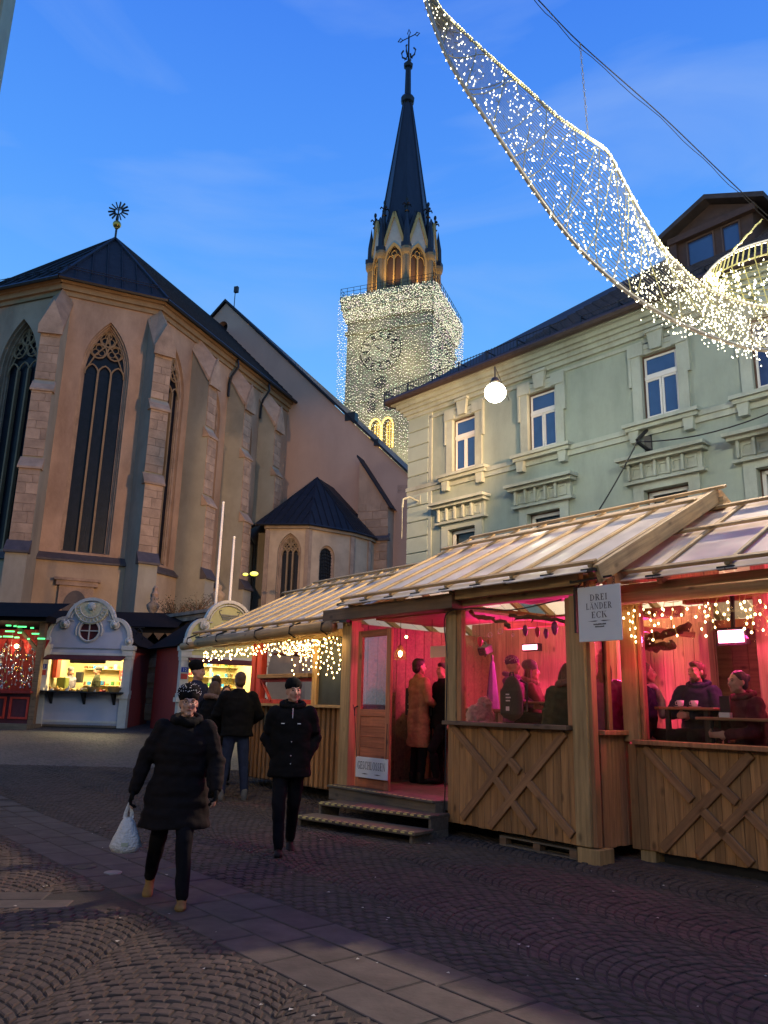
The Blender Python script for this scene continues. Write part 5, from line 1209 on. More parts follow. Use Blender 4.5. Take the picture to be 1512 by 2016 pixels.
# back bar shelves inside the left hut
shf = thing('bar_shelf', 'brightly lit bar shelf full of bottles and boxes behind the serving hatch', 'shelf', PMX @ Vector((-6.6, 1.9, FLOOR)), PRZ)
sh_lit = mat('shelf_cream', (.62, .50, .26), .7); box(shf, 'back_panel', 'shelf_cream', -1.5, 1.2, .3, .33, 0, 2.2, bev=0)
def goods(parent, x0, x1, y, z, hmin, hmax, cols, dx=.085, name='bottle'):
    x = x0
    while x < x1:
        h = rnd.uniform(hmin, hmax); r = rnd.uniform(.022, .036); mb = MB(); c = rnd.choice(cols)
        if rnd.random() < .6: mb.lathe([(0, 0), (r, 0), (r, h * .6), (r * .4, h * .78), (r * .4, h), (0, h)], (x, y, z), 8); mb.build('bottle', c, parent)
        else: mb.box(x - r, x + r, y - .03, y + .03, z, z + h * .7); mb.build('box', c, parent)
        x += dx * rnd.uniform(.8, 1.5)
gc = [mat('good_' + n_, c_, .35, var=.1, bump=0) for n_, c_ in dict(red=(.5, .04, .03), gold=(.6, .4, .08), white=(.7, .66, .55), blue=(.04, .25, .55), brown=(.18, .08, .03), green=(.06, .2, .06), amber=(.45, .2, .04)).items()]
for z in (.95, 1.30, 1.62, 1.92):
    box(shf, 'shelf_board', 'shelf_cream', -1.5, 1.2, .02, .3, z - .025, z, bev=0); goods(shf, -1.4, 1.15, .15, z, .14, .26, gc)
for x in (-.62, -.1, -.5, -.02): mb = MB(); mb.lathe([(0, 0), (.05, 0), (.06, .12), (.03, .26), (.02, .36), (0, .37)], (x, -.35, 1.14), 8); tg_ = mb.build('blue_bottle', mat('blue_liquor_glow', (.05, .35, .7), .15, emit=(.05, .4, .9), power=.5), shf, smooth=True)  # bottles glow by themselves, light is put into their material
lamp('AREA', 'bar_shelf_light', PMX @ Vector((-6.7, 1.55, 2.55)), (1, .78, .38), 26, 1.6, shf, size_y=.3, target=PMX @ Vector((-6.7, 2.0, 1.3)))

# ---- inside of the middle hut
inn = hm
planks(inn, -4.9, -.2, 3.3, FLOOR, 3.05, .16, 'plank_pale')
T_ = Matrix.Translation((-4.5, 0, 0)) @ Matrix.Rotation(R(90), 4, 'Z')
planks(inn, .3, 3.3, 0, FLOOR, 2.8, .2, 'timber_dark', T=T_)
for x in (-1.95, -1.35, -.35): box(inn, 'inner_post', 'plank_pale', x, x + .14, 3.1, 3.26, FLOOR, 2.8)
beam('inner_beam', (-3.2, 2.3, 2.86), (-.1, 2.3, 2.86), .1, .14, 'plank_x', hm); beam('inner_beam', (-3.0, 1.2, 3.02), (-.4, 3.1, 2.62), .10, .08, 'plank_x', hm)
box(hm, 'ceiling_panel', 'timber_dark', -4.3, -2.3, .5, 1.9, 2.86, 2.9, bev=0)
box(hm, 'ceiling_panel', 'plank_x', -1.95, -.5, 1.3, 2.3, 2.78, 2.81, bev=0); box(hm, 'ceiling_panel', 'timber_dark', -1.5, -.2, .3, .9, 2.92, 2.96, bev=0)
bar_ = thing('bar_counter', 'wooden bar counter with upright battens inside the open door', 'bar counter', PMX @ Vector((-4.45, 1.5, FLOOR)), PRZ + R(8))
box(bar_, 'counter_top', 'timber_dark', -.1, 2.1, -.12, .5, 1.08, 1.13)
x = -.05
while x < 2.0: box(bar_, 'batten', 'plank_pale', x, x + .08, -.03, .0, 0, 1.07, bev=.004); x += .14
box(bar_, 'front_panel', 'timber_dark', -.08, 2.05, .0, .03, 0, 1.08, bev=0)
cb_ = thing('chalk_sign', 'black chalk menu board leaning on the bar counter', 'menu board', PMX @ Vector((-4.12, 1.25, FLOOR + 1.0)), PRZ + R(8)); box(cb_, 'board', 'chalk_board', -.25, .28, -.01, .02, 0, .42, bev=.004)
mb = MB()
for j, (x0, x1) in enumerate(((-.18, .2), (-.14, .1), (-.2, .22), (-.2, .16))):
    x = x0
    while x < x1: l = rnd.uniform(.02, .05); mb.box(x, x + l, -.014, -.011, .33 - j * .085, .352 - j * .085); x += l + .014
mb.build('chalk_writing', 'chalk', cb_, kind='stuff')
wsn = thing('menu_sign', 'blank pink-lit white panel hanging over the bar inside the door', 'sign', PMX @ Vector((-3.30, .95, 2.28)), PRZ); box(wsn, 'board', 'sign_white', -.21, .21, -.01, .01, 0, .17, bev=.003)
mb = MB(); mb.tube([(-.18, 0, .17), (-.18, 0, .6)], .005, 4); mb.tube([(.18, 0, .17), (.18, 0, .6)], .005, 4); mb.build('cord', 'black_iron', wsn)
# woven pendant lamp and bare bulb
def plw(px, py, w): x, z = pl(px, py, w); return PMX @ Vector((x, w, z))
pd = thing('pendant_lamp', 'pendant lamp with a woven wire shade and glowing bulb inside the hut door', 'lamp', plw(788, 1287, .75), PRZ)
mb = MB(); mb.ball((0, 0, 0), (.035, .035, .05), 10, 8); mb.build('bulb', glow('bulb_warm', (1, .62, .22), 22), pd, smooth=True)
mb = MB()
for k in range(18):
    a = k * math.pi / 9; mb.tube([(math.cos(a) * .02, math.sin(a) * .02, .13), (math.cos(a + .5) * .085, math.sin(a + .5) * .085, .02), (math.cos(a + 1.0) * .10, math.sin(a + 1.0) * .10, -.09)], .0035, 3)
    mb.tube([(math.cos(a) * .02, math.sin(a) * .02, .13), (math.cos(a - .5) * .085, math.sin(a - .5) * .085, .02), (math.cos(a - 1.0) * .10, math.sin(a - 1.0) * .10, -.09)], .0035, 3)
mb.build('shade', mat('wicker', (.35, .2, .08), .7), pd, kind='stuff'); mb = MB(); mb.tube([(0, 0, .13), (0, 0, .75)], .006, 4); mb.build('cord', 'black_iron', pd)
lamp('POINT', 'pendant_light', plw(788, 1287, .75), (1, .6, .25), 7, .04, pd)
bb = thing('bare_bulb', 'small bare bulb glowing above the pendant lamp in the doorway', 'light bulb', plw(800, 1254, .9)); mb = MB(); mb.ball((0, 0, 0), .022, 8, 6); mb.build('bulb', 'bulb_warm', bb)
# gnarled vine branches with hanging ornaments
mat('vine', (.16, .09, .05), .9, var=.4, scale=12, bump=.8)
def vine(pts, r, label):
    mb = MB(); P = [plw(*p) for p in pts]; Q = []
    for a, b in zip(P, P[1:]):
        for k in range(4): Q.append(a.lerp(b, k / 4) + Vector((rnd.uniform(-.02, .02), rnd.uniform(-.02, .02), rnd.uniform(-.025, .025))))
    Q.append(P[-1]); mb.tube(Q, [r * rnd.uniform(.7, 1.35) for _ in Q], 7)
    for k in range(2, len(Q) - 1, 3): mb.tube([Q[k], Q[k] + Vector((rnd.uniform(-.05, .05), 0, rnd.uniform(-.07, .05)))], [r * .6, r * .25], 5)
    o = mb.build('vine_branch', 'vine', smooth=True); tag(o, label, 'branch', 'gnarled branches hung under the hut roofs')
vine([(925, 1207, .35), (960, 1216, .35), (995, 1226, .35), (1003, 1236, .35)], .028, 'gnarled vine branch hanging nearest the open door behind the middle window')
vine([(1003, 1214, .4), (1040, 1213, .4), (1085, 1217, .4), (1120, 1222, .4)], .026, 'gnarled vine branch over the guests, right end of the middle window')
vine([(1262, 1262, 1.5), (1290, 1250, 1.5), (1330, 1245, 1.5), (1358, 1228, 1.5)], .045, 'thick driftwood branch hung behind the string lights of the right hut')
vine([(1268, 1275, 1.6), (1290, 1278, 1.6), (1325, 1268, 1.6)], .05, 'lower knotted driftwood stub over the scarfed woman')
om = {'red': mat('orn_red', (.6, .05, .10), .4, var=.1, bump=0), 'purple': mat('orn_purple', (.25, .03, .2), .4, var=.1, bump=0), 'glass': mat('orn_glass', (.6, .5, .5), .15, var=.1, bump=0)}
orn = [(945, 1262, 'red', .05, 'dried chilli bunch hung left in the middle window'), (965, 1250, 'glass', .035, 'wire loop ornament beside the chilli bunch'), (1034, 1240, 'purple', .05, 'dark purple drop shaped ornament below the branch'), (1058, 1243, 'red', .045, 'bright red cone ornament between two purple ones'), (1075, 1246, 'purple', .045, 'brownish cone ornament right of the red one'), (1092, 1235, 'purple', .06, 'largest purple egg shaped ornament'), (1118, 1246, 'red', .045, 'long red ornament by the sign post'), (985, 1243, 'glass', .04, 'wire ring ornament at the middle of the window'), (1010, 1250, 'glass', .02, 'thin stick ornament on a thread')]
for px, py, k, r, lb in orn:
    p = plw(px, py, .38); t = thing('hanging_ornament', lb, 'ornament', p, PRZ, 'ornaments hanging from the branches')
    mb = MB(); mb.lathe([(0, -r * 1.7), (r * .45, -r * 1.2), (r * .75, 0), (r * .5, r), (0, r * 1.3)], (0, 0, 0), 8) if k != 'glass' else mb.tube([(r * math.cos(a * .785), 0, r * math.sin(a * .785)) for a in range(8)], .006, 4, closed=True)
    mb.build('body', om[k], t, smooth=k != 'glass'); mb = MB(); mb.tube([(0, 0, r), (0, 0, 2.72 - p.z)], .003, 3); mb.build('thread', 'black_iron', t)
# loudspeaker / spotlight on a bracket and the folded banner below it
spk = thing('wall_spotlight', 'small black spotlight on a wall bracket behind the middle window', 'spotlight', plw(960, 1278, 2.6), PRZ)
mb = MB(); mb.bevbox(-.11, .07, -.14, .06, -.07, .07, .015, Matrix.Rotation(.4, 4, 'X')); mb.build('body', 'black_paint', spk); mb = MB(); mb.bar((-.25, .2, .14), (0, 0, .05), .03, .03); mb.bar((-.25, .2, -.1), (0, 0, -.02), .03, .03); mb.build('bracket', 'black_paint', spk)
ban = thing('folded_parasol', 'folded purple parasol standing by the red back wall', 'parasol', PMX @ Vector((pl(970, 1400, 2.5)[0], 2.5, FLOOR)), PRZ)
mb = MB(); mb.lathe([(.0, 1.95), (.04, 1.85), (.10, 1.3), (.15, .75), (.05, .72)], (0, 0, 0), 8); mb.build('cloth', mat('purple_cloth', (.10, .05, .16), .9), ban); mb = MB(); mb.tube([(0, 0, 0), (0, 0, 2.0)], .02, 6); mb.lathe([(0, .05), (.2, .05), (.22, 0)], (0, 0, 0), 12); mb.build('pole', 'dark_metal', ban)
# heaters
mat('heater_tube', (.5, .3, .3), .4, emit=(1, .30, .42), power=9, var=0, bump=0, sample=False)
def heater(px, py, w, label, pw, tgt, colr=(1, .035, .24)):
    p = plw(px, py, w); t = thing('patio_heater', label, 'heater', p, PRZ, 'infrared heaters under the hut roofs')
    mb = MB(); mb.box(-.17, .17, 0, .10, -.09, .09); mb.box(-.18, .18, -.03, 0, .085, .1); mb.box(-.18, .18, -.03, 0, -.1, -.085); mb.build('housing', 'dark_metal', t)
    mb = MB(); mb.box(-.15, .15, -.02, -.005, -.07, .07); mb.build('heating_tube', 'heater_tube', t)
    mb = MB(); mb.bar((0, .05, .09), (0, .1, .5), .04, .03); mb.build('hanger', 'dark_metal', t)
    lamp('AREA', 'heater_light', p + Vector((0, -.06, 0)), colr, pw, .3, t, size_y=.14, target=PMX @ Vector(tgt)); return t
heater(1440, 1253, 1.6, 'glowing pink infrared heater behind the right hut window', 34, (1.2, .8, 1.0))
def pinklight(name, x, y, z, pw, c=(1, .03, .24), r=.25): lamp('POINT', name, PMX @ Vector((x, y, z)), c, pw, r, hm)  # added point lights without fixtures, filling the huts with glow
for x, y, z, tg_, lb, pw in ((-3.2, 2.9, 2.55, (-3.4, 1.0, .8), 'infrared heater high on the back wall behind the bar', 60), (-1.2, 3.0, 2.5, (-1.2, .6, 1.0), 'infrared heater on the back wall above the seated guests', 60), (2.6, 2.6, 2.5, (.8, 1.2, 1.2), 'infrared heater deep inside the right hut', 30)):
    t = thing('patio_heater', lb, 'heater', PMX @ Vector((x, y, z)), PRZ, 'infrared heaters under the hut roofs')
    mb = MB(); mb.box(-.17, .17, 0, .10, -.06, .06); mb.build('housing', 'dark_metal', t); mb = MB(); mb.box(-.15, .15, -.01, -.003, -.04, .04); mb.build('heating_tube', 'heater_tube', t)
    lamp('AREA', 'heater_light', PMX @ Vector((x, y - .08, z)), (1, .035, .24), pw, .3, t, size_y=.14, target=PMX @ Vector(tg_))
pinklight('red_glow', -3.0, 1.6, 2.5, 44); pinklight('red_glow', -1.9, 2.3, 2.2, 85); pinklight('red_glow', -.7, 1.8, 2.3, 26, (1, .05, .3)); pinklight('warm_glow', -1.2, 2.6, 3.2, 40, (1, .66, .22)); pinklight('warm_glow', -3.4, 2.2, 3.3, 12, (1, .6, .2)); pinklight('red_glow', 1.6, 1.6, 2.6, 34, (1, .07, .18)); pinklight('red_glow', .35, .45, 2.1, 5, (1, .06, .12))
# hanging house sign
sg_ = thing('hanging_sign', 'white square DREI LÄNDER ECK sign hanging from a black iron arm', 'sign', PMX @ Vector((.03, -.10, 2.2)), PRZ)
p0 = Vector((pl(1140, 1160, -.16)[0], 0, 0)); xL, zT = pl(1133, 1155, -.18); xR, zB = pl(1225, 1262, -.18)
sgx, sgz = (xL + xR) / 2 - .03 + .02, 0
Wd = (xR - xL) * .5 - .01
box(sg_, 'board', 'sign_white', sgx - Wd, sgx + Wd, -.09, -.075, zB - 2.2 + .01, zT - 2.2 - .02, bev=.004)
zc0 = (zB + zT) / 2 - 2.2
for k, (tx_, s_) in enumerate((('DREI', .095), ('LÄNDER', .095), ('ECK', .095))): serif(tx_, .068, MATS['letter'], sg_, (sgx, -.0915, zc0 + .135 - k * .094), (.27, .40, .24)[k] * Wd * 2 / .56 * .85)
mb = MB()
for s_ in (-1, 1): mb.add([(sgx + s_ * .015, -.0925, zc0 - .085), (sgx + s_ * .05, -.0925, zc0 - .092), (sgx + s_ * .15, -.0925, zc0 - .086), (sgx + s_ * .05, -.0925, zc0 - .080)], [(0, 1, 2, 3)])
mb.build('rule_mark', 'letter', sg_)
for k, (x0, x1) in enumerate(((-.075, .075), (-.055, .055))):
    mb = MB(); x = sgx + x0
    while x < sgx + x1: mb.box(x, x + .011, -.0928, -.091, zc0 - .128 - k * .026, zc0 - .116 - k * .026 + rnd.choice((0, .003))); x += .0145
    mb.build('small_print', 'letter', sg_)
mb = MB(); mb.bar((-.03, -.02, zT - 2.2 + .05), (-.03, -.02, zB - 2.2 + .12), .03, .03); mb.bar((-.03, -.02, zT - 2.2 + .05), (-.03, -.10, zT - 2.2 + .06), .025, .025); mb.bar((-.04, -.09, zT - 2.2 + .05), (.50, -.09, zT - 2.2 + .07), .022, .022); mb.bar((-.03, -.02, zT - 2.2 - .04), (.12, -.09, zT - 2.2 + .05), .014, .014); mb.build('iron_arm', 'black_paint', sg_)
mb = MB()
for x in (sgx - Wd * .62, sgx + Wd * .72):
    for k in range(3): z_ = zT - 2.2 + .045 - k * .028; mb.tube([(x + .009 * math.cos(a * 1.047), -.085 + (.0 if k % 2 else .009 * math.cos(a * 1.047)), z_ + .018 * math.sin(a * 1.047)) for a in range(6)], .003, 4, closed=True)
mb.build('chain', 'dark_metal', sg_, kind='stuff')

# ---- warm string lights
BW = glow('fairy_bulb', (1, .70, .28), 16); mat('fairy_wire', (.42, .30, .10), .5, var=0, bump=0)
def icicles(label, x0, x1, y, z, step, dmin, dmax, parent_loc):
    t = thing('string_lights', label, 'string lights', PMX @ Vector((x0, y, z)), PRZ, 'warm string lights under the hut eaves')
    w = MB(); b = MB(); L_ = x1 - x0; pts = [(L_ * i / 40, rnd.uniform(-.02, .02), rnd.uniform(-.03, .02) + z_slope * L_ * i / 40) for i in range(41)]; w.tube(pts, .004, 3)
    x = 0
    while x < L_:
        zz0 = z_slope * x; d_ = rnd.uniform(dmin, dmax); P = [(x, 0, zz0)]; k = 0; zz_ = zz0
        while zz_ > zz0 - d_:
            xx = x + rnd.uniform(-.05, .05); zz_ -= rnd.uniform(.05, .10); P.append((xx, rnd.uniform(-.03, .03), zz_))
            b.ball((xx + rnd.uniform(-.012, .012), P[-1][1], zz_ - .012), (rnd.choice((.007, .010, .013)),) * 2 + (.014,), 6, 5)
        w.tube(P, .0035, 3); x += step * rnd.uniform(.6, 1.4)
    w.build('wire', 'fairy_wire', t, kind='stuff'); b.build('bulb', BW, t, kind='stuff')
z_slope = -.005
icicles('string of warm icicle lights along the beam of the right hut', .02, 3.4, WR - .10, 2.74, .10, .06, .42, None)
z_slope = .018
icicles('string of warm icicle lights under the gutter of the left hut', -8.9, -4.5, -.08, 2.56, .07, .05, .22, None)
z_slope = .0
icicles('longer light strands in front of the dark chalk panes', -5.8, -4.5, -.02, 2.56, .12, .2, .55, None)
for px, py, lb in ((570, 1275, 'ball of tiny warm lights nearest the serving hatch'), (603, 1280, 'ball of tiny warm lights beside the chalk pane')):
    p = plw(px, py, 0.0); t = thing('light_ball', lb, 'light ball', p, PRZ, 'glittering light balls under the left hut eaves'); b = MB(); w = MB()
    for i in range(90):
        a, c_ = rnd.uniform(0, 6.28), rnd.uniform(-1, 1); s_ = math.sqrt(1 - c_ * c_); b.octa((.125 * s_ * math.cos(a), .125 * s_ * math.sin(a), .125 * c_), .006)
    for k in range(8): w.tube([Matrix.Rotation(k * .39, 3, 'Z') @ Vector((.12 * math.cos(q_ * .52), 0, .12 * math.sin(q_ * .52))) for q_ in range(12)], .002, 3, closed=True)
    b.build('bulb', BW, t, kind='stuff'); w.build('wire', 'fairy_wire', t, kind='stuff')
lamp('AREA', 'fairy_light_glow', PMX @ Vector((-6.2, -.2, 2.5)), (1, .66, .25), 14, 3.6, hl, size_y=.15, target=PMX @ Vector((-6.2, .6, 1.4)))
lamp('AREA', 'fairy_light_glow', PMX @ Vector((1.6, .45, 2.62)), (1, .66, .25), 7, 2.6, hr, size_y=.15, target=PMX @ Vector((1.6, .5, 1.0)))
# ---------------------------------------------------------------- market stalls with baroque gables
mat('stall_blue', (.46, .47, .55), .7, var=.08, scale=2, bump=.1); mat('stall_yellow', (.55, .52, .24), .7, var=.08, scale=2, bump=.1)
mat('stall_white', (.60, .58, .52), .6, var=.10, scale=4, bump=.1, dirt=(2, (.34, .32, .28), .4)); mat('stall_red', (.28, .03, .025), .7, var=.2, scale=2, bump=.2, stretch=(8, 8, .6)); mat('stall_roof', (.012, .011, .012), .9, spec=.1)
mat('stall_inside', (.66, .54, .26), .8, var=.08); mat('relief', (.62, .55, .34), .7, var=.3, scale=14, bump=.4); mat('plate_blue', (.03, .06, .35), .5, bump=0); mat('plate_red', (.45, .05, .04), .5, bump=0); mat('plate_letter', (.7, .7, .7), .5, var=0, bump=0)
mat('awning_dark', (.10, .02, .02), .85); mat('card_red', (.5, .05, .03), .7)
def gable_outline():
    P = [(-1.36, 2.32), (-1.36, 2.60)]
    P += [(-.80 - .50 * math.cos(R(a)), 2.62 + .62 * math.sin(R(a))) for a in range(0, 91, 10)]
    P += [(-.80, 3.26)]
    P += [(-.76 * math.cos(R(a)), 3.10 + .76 * math.sin(R(a))) for a in range(12, 169, 12)]
    P += [(-x, z) for x, z in P[:12][::-1]]
    return P
def stall(loc, rz, num, colm, label, goods_seed, kind):
    t = thing('market_stall', label, 'market stall', loc, rz, 'gabled market stalls before the church'); rr = random.Random(goods_seed)
    G = gable_outline(); mb = MB(); hole = [(.30 * math.cos(R(a)) - .02, 2.86 + .30 * math.sin(R(a))) for a in range(0, 360, 20)]
    mb.prism(G, -.04, .04, [hole]); mb.build('gable', colm, t)
    mb = MB(); w_ = .055
    for i in range(1, len(G) - 2): mb.bar((G[i][0], -.05, G[i][1]), (G[i + 1][0], -.05, G[i + 1][1]), .16, .10, up=(0, -1, 0)) if False else mb.bar((G[i][0], -.03, G[i][1]), (G[i + 1][0], -.03, G[i + 1][1]), .10, .18, up=(0, -1, 0))
    tr = mb.build('gable_trim', 'stall_white', t)
    mb = MB()
    for a, b in zip(G[13:27], G[14:28]): mb.bar((a[0] * .86, -.07, 3.10 + (a[1] - 3.10) * .86), (b[0] * .86, -.07, 3.10 + (b[1] - 3.10) * .86), .03, .05, up=(0, -1, 0))
    mb.build('inner_trim', 'stall_white', tr)
    for sx in (-1, 1):
        for cx_, cz_, r_ in ((.80 * sx, 3.06, .13), (1.30 * sx, 2.54, .11)):
            mb = MB(); mb.tube([(cx_ + r_ * math.cos(a * .524), -.10, cz_ + r_ * math.sin(a * .524)) for a in range(12)], .035, 6, closed=True); mb.tube([(cx_, -.03, cz_), (cx_, -.14, cz_)], r_ * .75, 10); mb.ball((cx_, -.14, cz_), .04); mb.build('scroll', 'stall_white', t, smooth=True)
        mb = MB(); mb.box(min(.55 * sx, .80 * sx), max(.55 * sx, .80 * sx), -.10, -.04, 3.17, 3.20); mb.build('ledge', 'stall_white', t)
        # pilasters: upper capital, shaft, lower base
        x0, x1 = sorted((1.18 * sx, 1.44 * sx)); mb = MB()
        mb.box(x0, x1, -.08, .1, 1.05, 2.0); mb.box(x0 - .02, x1 + .02, -.1, .1, 2.0, 2.10); mb.box(x0 - .08, x1 + .06, -.16, .1, 2.28, 2.42); mb.box(x0 - .04, x1 + .03, -.13, .1, 2.10, 2.28)
        mb.box(x0 - .03, x1 + .03, -.12, .1, .93, 1.05); mb.box(x0 - .08, x1 + .02, -.14, .1, .80, .93); mb.box(x0, x1, -.10, .1, -.08, .80); mb.build('pilaster', 'stall_white', t)
    mb = MB(); mb.box(-1.2, 1.2, -.07, .05, 2.10, 2.17) ; mb.build('lintel', 'stall_white', t)
    mb = MB(); mb.box(-1.3, 1.3, -.0, .05, -.02, 1.0); lp_ = mb.build('lower_panel', colm, t); mb = MB(); mb.box(-1.18, 1.18, -.02, .0, .05, .12); mb.build('panel_trim', 'stall_white', lp_)
    mb = MB(); mb.box(-1.3, 1.3, -.0, .05, 2.0, 2.34); mb.build('frieze', colm, t)
    mb = MB(); mb.add([(-1.24, -.06, 2.10), (1.24, -.06, 2.10), (1.24, -.42, 1.96), (-1.24, -.42, 1.96), (-1.24, -.06, 2.06), (1.24, -.06, 2.06), (1.24, -.42, 1.92), (-1.24, -.42, 1.92)], [(0, 1, 2, 3), (4, 7, 6, 5), (3, 2, 6, 7), (0, 3, 7, 4), (1, 5, 6, 2)]); mb.build('awning', 'awning_dark', t)
    # body
    mb = MB(); mb.box(-1.32, -1.28, .05, 2.3, -.1, 2.5); mb.build('side_wall', 'stall_red', t); mb = MB(); mb.box(1.28, 1.32, .05, 2.3, -.1, 2.5); mb.build('side_wall', 'stall_red', t)
    mb = MB(); mb.box(-1.28, 1.28, 1.9, 1.95, 0, 2.4); mb.build('back_wall', 'stall_inside', t); mb = MB(); mb.box(-1.28, 1.28, .05, 1.9, 2.34, 2.38); mb.build('ceiling', 'stall_inside', t)
    for lx in (-1.27, 1.24): mb = MB(); mb.box(lx, lx + .03, .06, 1.9, .9, 2.34); mb.build('lining', 'stall_inside', t)
    mb = MB(); mb.box(-1.28, 1.28, .0, 2.0, -.08, .0); mb.build('floor', 'deck_wood', t)
    mb = MB(); mb.prism([(-1.6, 2.42), (1.6, 2.42), (.0, 3.55)], .06, 2.5); mb.build('roof', 'stall_roof', t)
    mb = MB(); mb.box(-1.25, 1.25, .03, .08, -.12, -.02); mb.box(-1.3, 1.3, 0, 2.3, -.35, -.1); mb.build('base_gap_shade', 'black_paint', t)  # solid black boxes stand in for the shaded gap under the stall
    # counter with brackets
    mb = MB(); mb.box(-1.36, 1.30, -.36, .5, .95, .99); mb.build('counter', 'black_paint', t)
    for x in (-.98, .06, 1.0):
        mb = MB(); mb.prism([(-.32, .95), (0, .95), (0, .62)], x - .035, x + .035, plane='xz'); mb2 = MB(Matrix.Translation((x, 0, 0)) @ Matrix.Rotation(R(90), 4, 'Z') @ Matrix.Translation((0, 0, 0))); mb2.prism([(-.30, .95), (0, .95), (0, .60)], -.04, .04); mb2.build('counter_bracket', 'black_paint', t)
    # round window or emblem
    if kind == 'sundial':
        mb = MB(); mb.prism(hole, -.0, .02); rw = mb.build('round_window', mat('maroon_pane', (.10, .015, .02), .3), t)
        mb = MB(); mb.tube([(.33 * math.cos(a * .314) - .02, -.06, 2.86 + .33 * math.sin(a * .314)) for a in range(20)], .035, 5, closed=True); mb.box(-.035, -.005, -.06, -.02, 2.58, 3.14); mb.box(-.3, .27, -.06, -.02, 2.845, 2.875); mb.build('window_rim', 'stall_white', rw)
        mb = MB(); mb.tube([(.42 * math.cos(R(a)) - .02, -.06, 2.86 + .42 * math.sin(R(a))) for a in range(-20, 201, 20)], .03, 5); mb.build('window_arch', 'stall_white', rw)
        mb = MB(); mb.prism([(.58 * math.cos(R(a)), 3.62 + .56 * math.sin(R(a))) for a in range(180, 361, 15)] + [(.60, 3.70), (.3, 3.76), (0, 3.72), (-.3, 3.76), (-.60, 3.70)], -.10, -.04); sd_ = mb.build('sundial', 'relief', t)
        mb = MB()
        for a in range(185, 360, 14): c_, s_ = math.cos(R(a)), math.sin(R(a)); mb.bar((c_ * .40, -.115, 3.62 + s_ * .39), (c_ * .50, -.115, 3.62 + s_ * .48), .03, .02, up=(0, -1, 0))
        mb.tube([(.37 * math.cos(R(a)), -.11, 3.62 + .36 * math.sin(R(a))) for a in range(180, 361, 15)], .018, 4); mb.tube([(.53 * math.cos(R(a)), -.11, 3.62 + .51 * math.sin(R(a))) for a in range(180, 361, 15)], .018, 4)
        mb.ball((0, -.12, 3.62), (.13, .05, .13)); mb.bar((-.05, -.16, 3.66), (.12, -.16, 3.45), .02, .02, up=(0, -1, 0)); mb.build('dial_relief', 'stall_white', sd_)
    else:
        mb = MB(); mb.prism(hole, -.02, .0); rw = mb.build('round_window', 'stall_white', t); mb = MB(); mb.ball((-.02, -.05, 2.86), (.13, .05, .13)); mb.build('boss', 'black_paint', rw)
        mb = MB()
        for a in range(0, 360, 24): mb.bar((.18 * math.cos(R(a)) - .02, -.04, 2.86 + .18 * math.sin(R(a))), (.4 * math.cos(R(a)) - .02, -.04, 2.86 + .4 * math.sin(R(a))), .06, .03, up=(0, -1, 0))
        mb.build('rosette', 'stall_white', rw)
        mb = MB(); mb.box(-.30, .30, -.07, -.04, 3.42, 3.46); mb.box(-.26, .26, -.07, -.04, 3.36, 3.40); mb.box(-.22, .22, -.07, -.04, 3.30, 3.34); mb.tube([(-.30, -.06, 3.46), (-.34, -.06, 3.56), (-.26, -.06, 3.58)], .015, 4); mb.tube([(.30, -.06, 3.46), (.34, -.06, 3.56), (.26, -.06, 3.58)], .015, 4); mb.build('emblem', mat('emblem_grey', (.25, .24, .20), .7), t)
    pp = MB(); pp.box(-1.42, -1.22, -.10, -.085, 1.66, 1.80); pb = pp.build('number_plate', 'plate_blue', t); text(num, .13, MATS['plate_letter'], t, (-1.32, -.103, 1.725), (R(90), 0, 0), name='number')
    pp = MB(); pp.box(-1.42, -1.22, -.10, -.085, 1.46, 1.62); pp.build('label_plate', 'plate_red', t)
    # shelves, goods
    for z in (1.30, 1.62, 1.95) if kind != 'sundial' else (1.22, 1.75):
        mb = MB(); mb.box(-1.2 if kind != 'sundial' else -.8, 1.22, 1.6, 1.9, z - .02, z); mb.build('shelf_board', 'stall_inside', t)
        x = -1.1 if kind != 'sundial' else -.7
        while x < 1.2:
            r = rr.uniform(.03, .06); h = rr.uniform(.06, .16); mb = MB()
            if rr.random() < .5: mb.lathe([(0, 0), (r, 0), (r, h * .8), (r * .7, h), (0, h)], (x, 1.72, z), 8)
            else: mb.bevbox(x - r, x + r, 1.66, 1.78, z, z + h, .006)
            mb.build('jar', rr.choice(gc), t); x += rr.uniform(.11, .2)
    for k in range(46):
        x = rr.uniform(-1.28, 1.2); y = rr.uniform(-.28, .3); z = .99; r = rr.uniform(.035, .08); mb = MB(); q_ = rr.random()
        if q_ < .45: mb.ball((x, y, z + r * .6), (r * 1.2, r, r * .7), 8, 6)
        elif q_ < .8: mb.bevbox(x - r, x + r, y - r * .8, y + r * .8, z, z + r * 1.4, .008)
        else: mb.lathe([(0, 0), (r * .6, 0), (r * .6, r * 2.2), (r * .3, r * 2.8), (0, r * 2.8)], (x, y, z), 8)
        mb.build('goods', rr.choice([gc[1], gc[2], gc[2], gc[4], gc[6], gc[0]]), t, smooth=q_ < .45)
    if kind == 'sundial':
        mb = MB(); mb.bevbox(.50, 1.02, 1.55, 1.58, 1.38, 1.72, .006); cd_ = mb.build('red_poster', 'card_red', t)
        mb = MB()
        for j in range(4): mb.box(.57 + j * .10, .63 + j * .10, 1.535, 1.548, 1.43, 1.51)
        mb.box(.58, .94, 1.535, 1.548, 1.60, 1.62); mb.build('poster_print', 'plate_letter', cd_)
        mb = MB(); mb.bevbox(-.62, .52, .16, .26, 1.86, 2.04, .02); mb.build('heater_box', 'black_paint', t)
        mb = MB(); mb.bevbox(-1.2, -1.06, .3, .6, 1.4, 2.05, .01); mb.build('red_post', 'card_red', t)
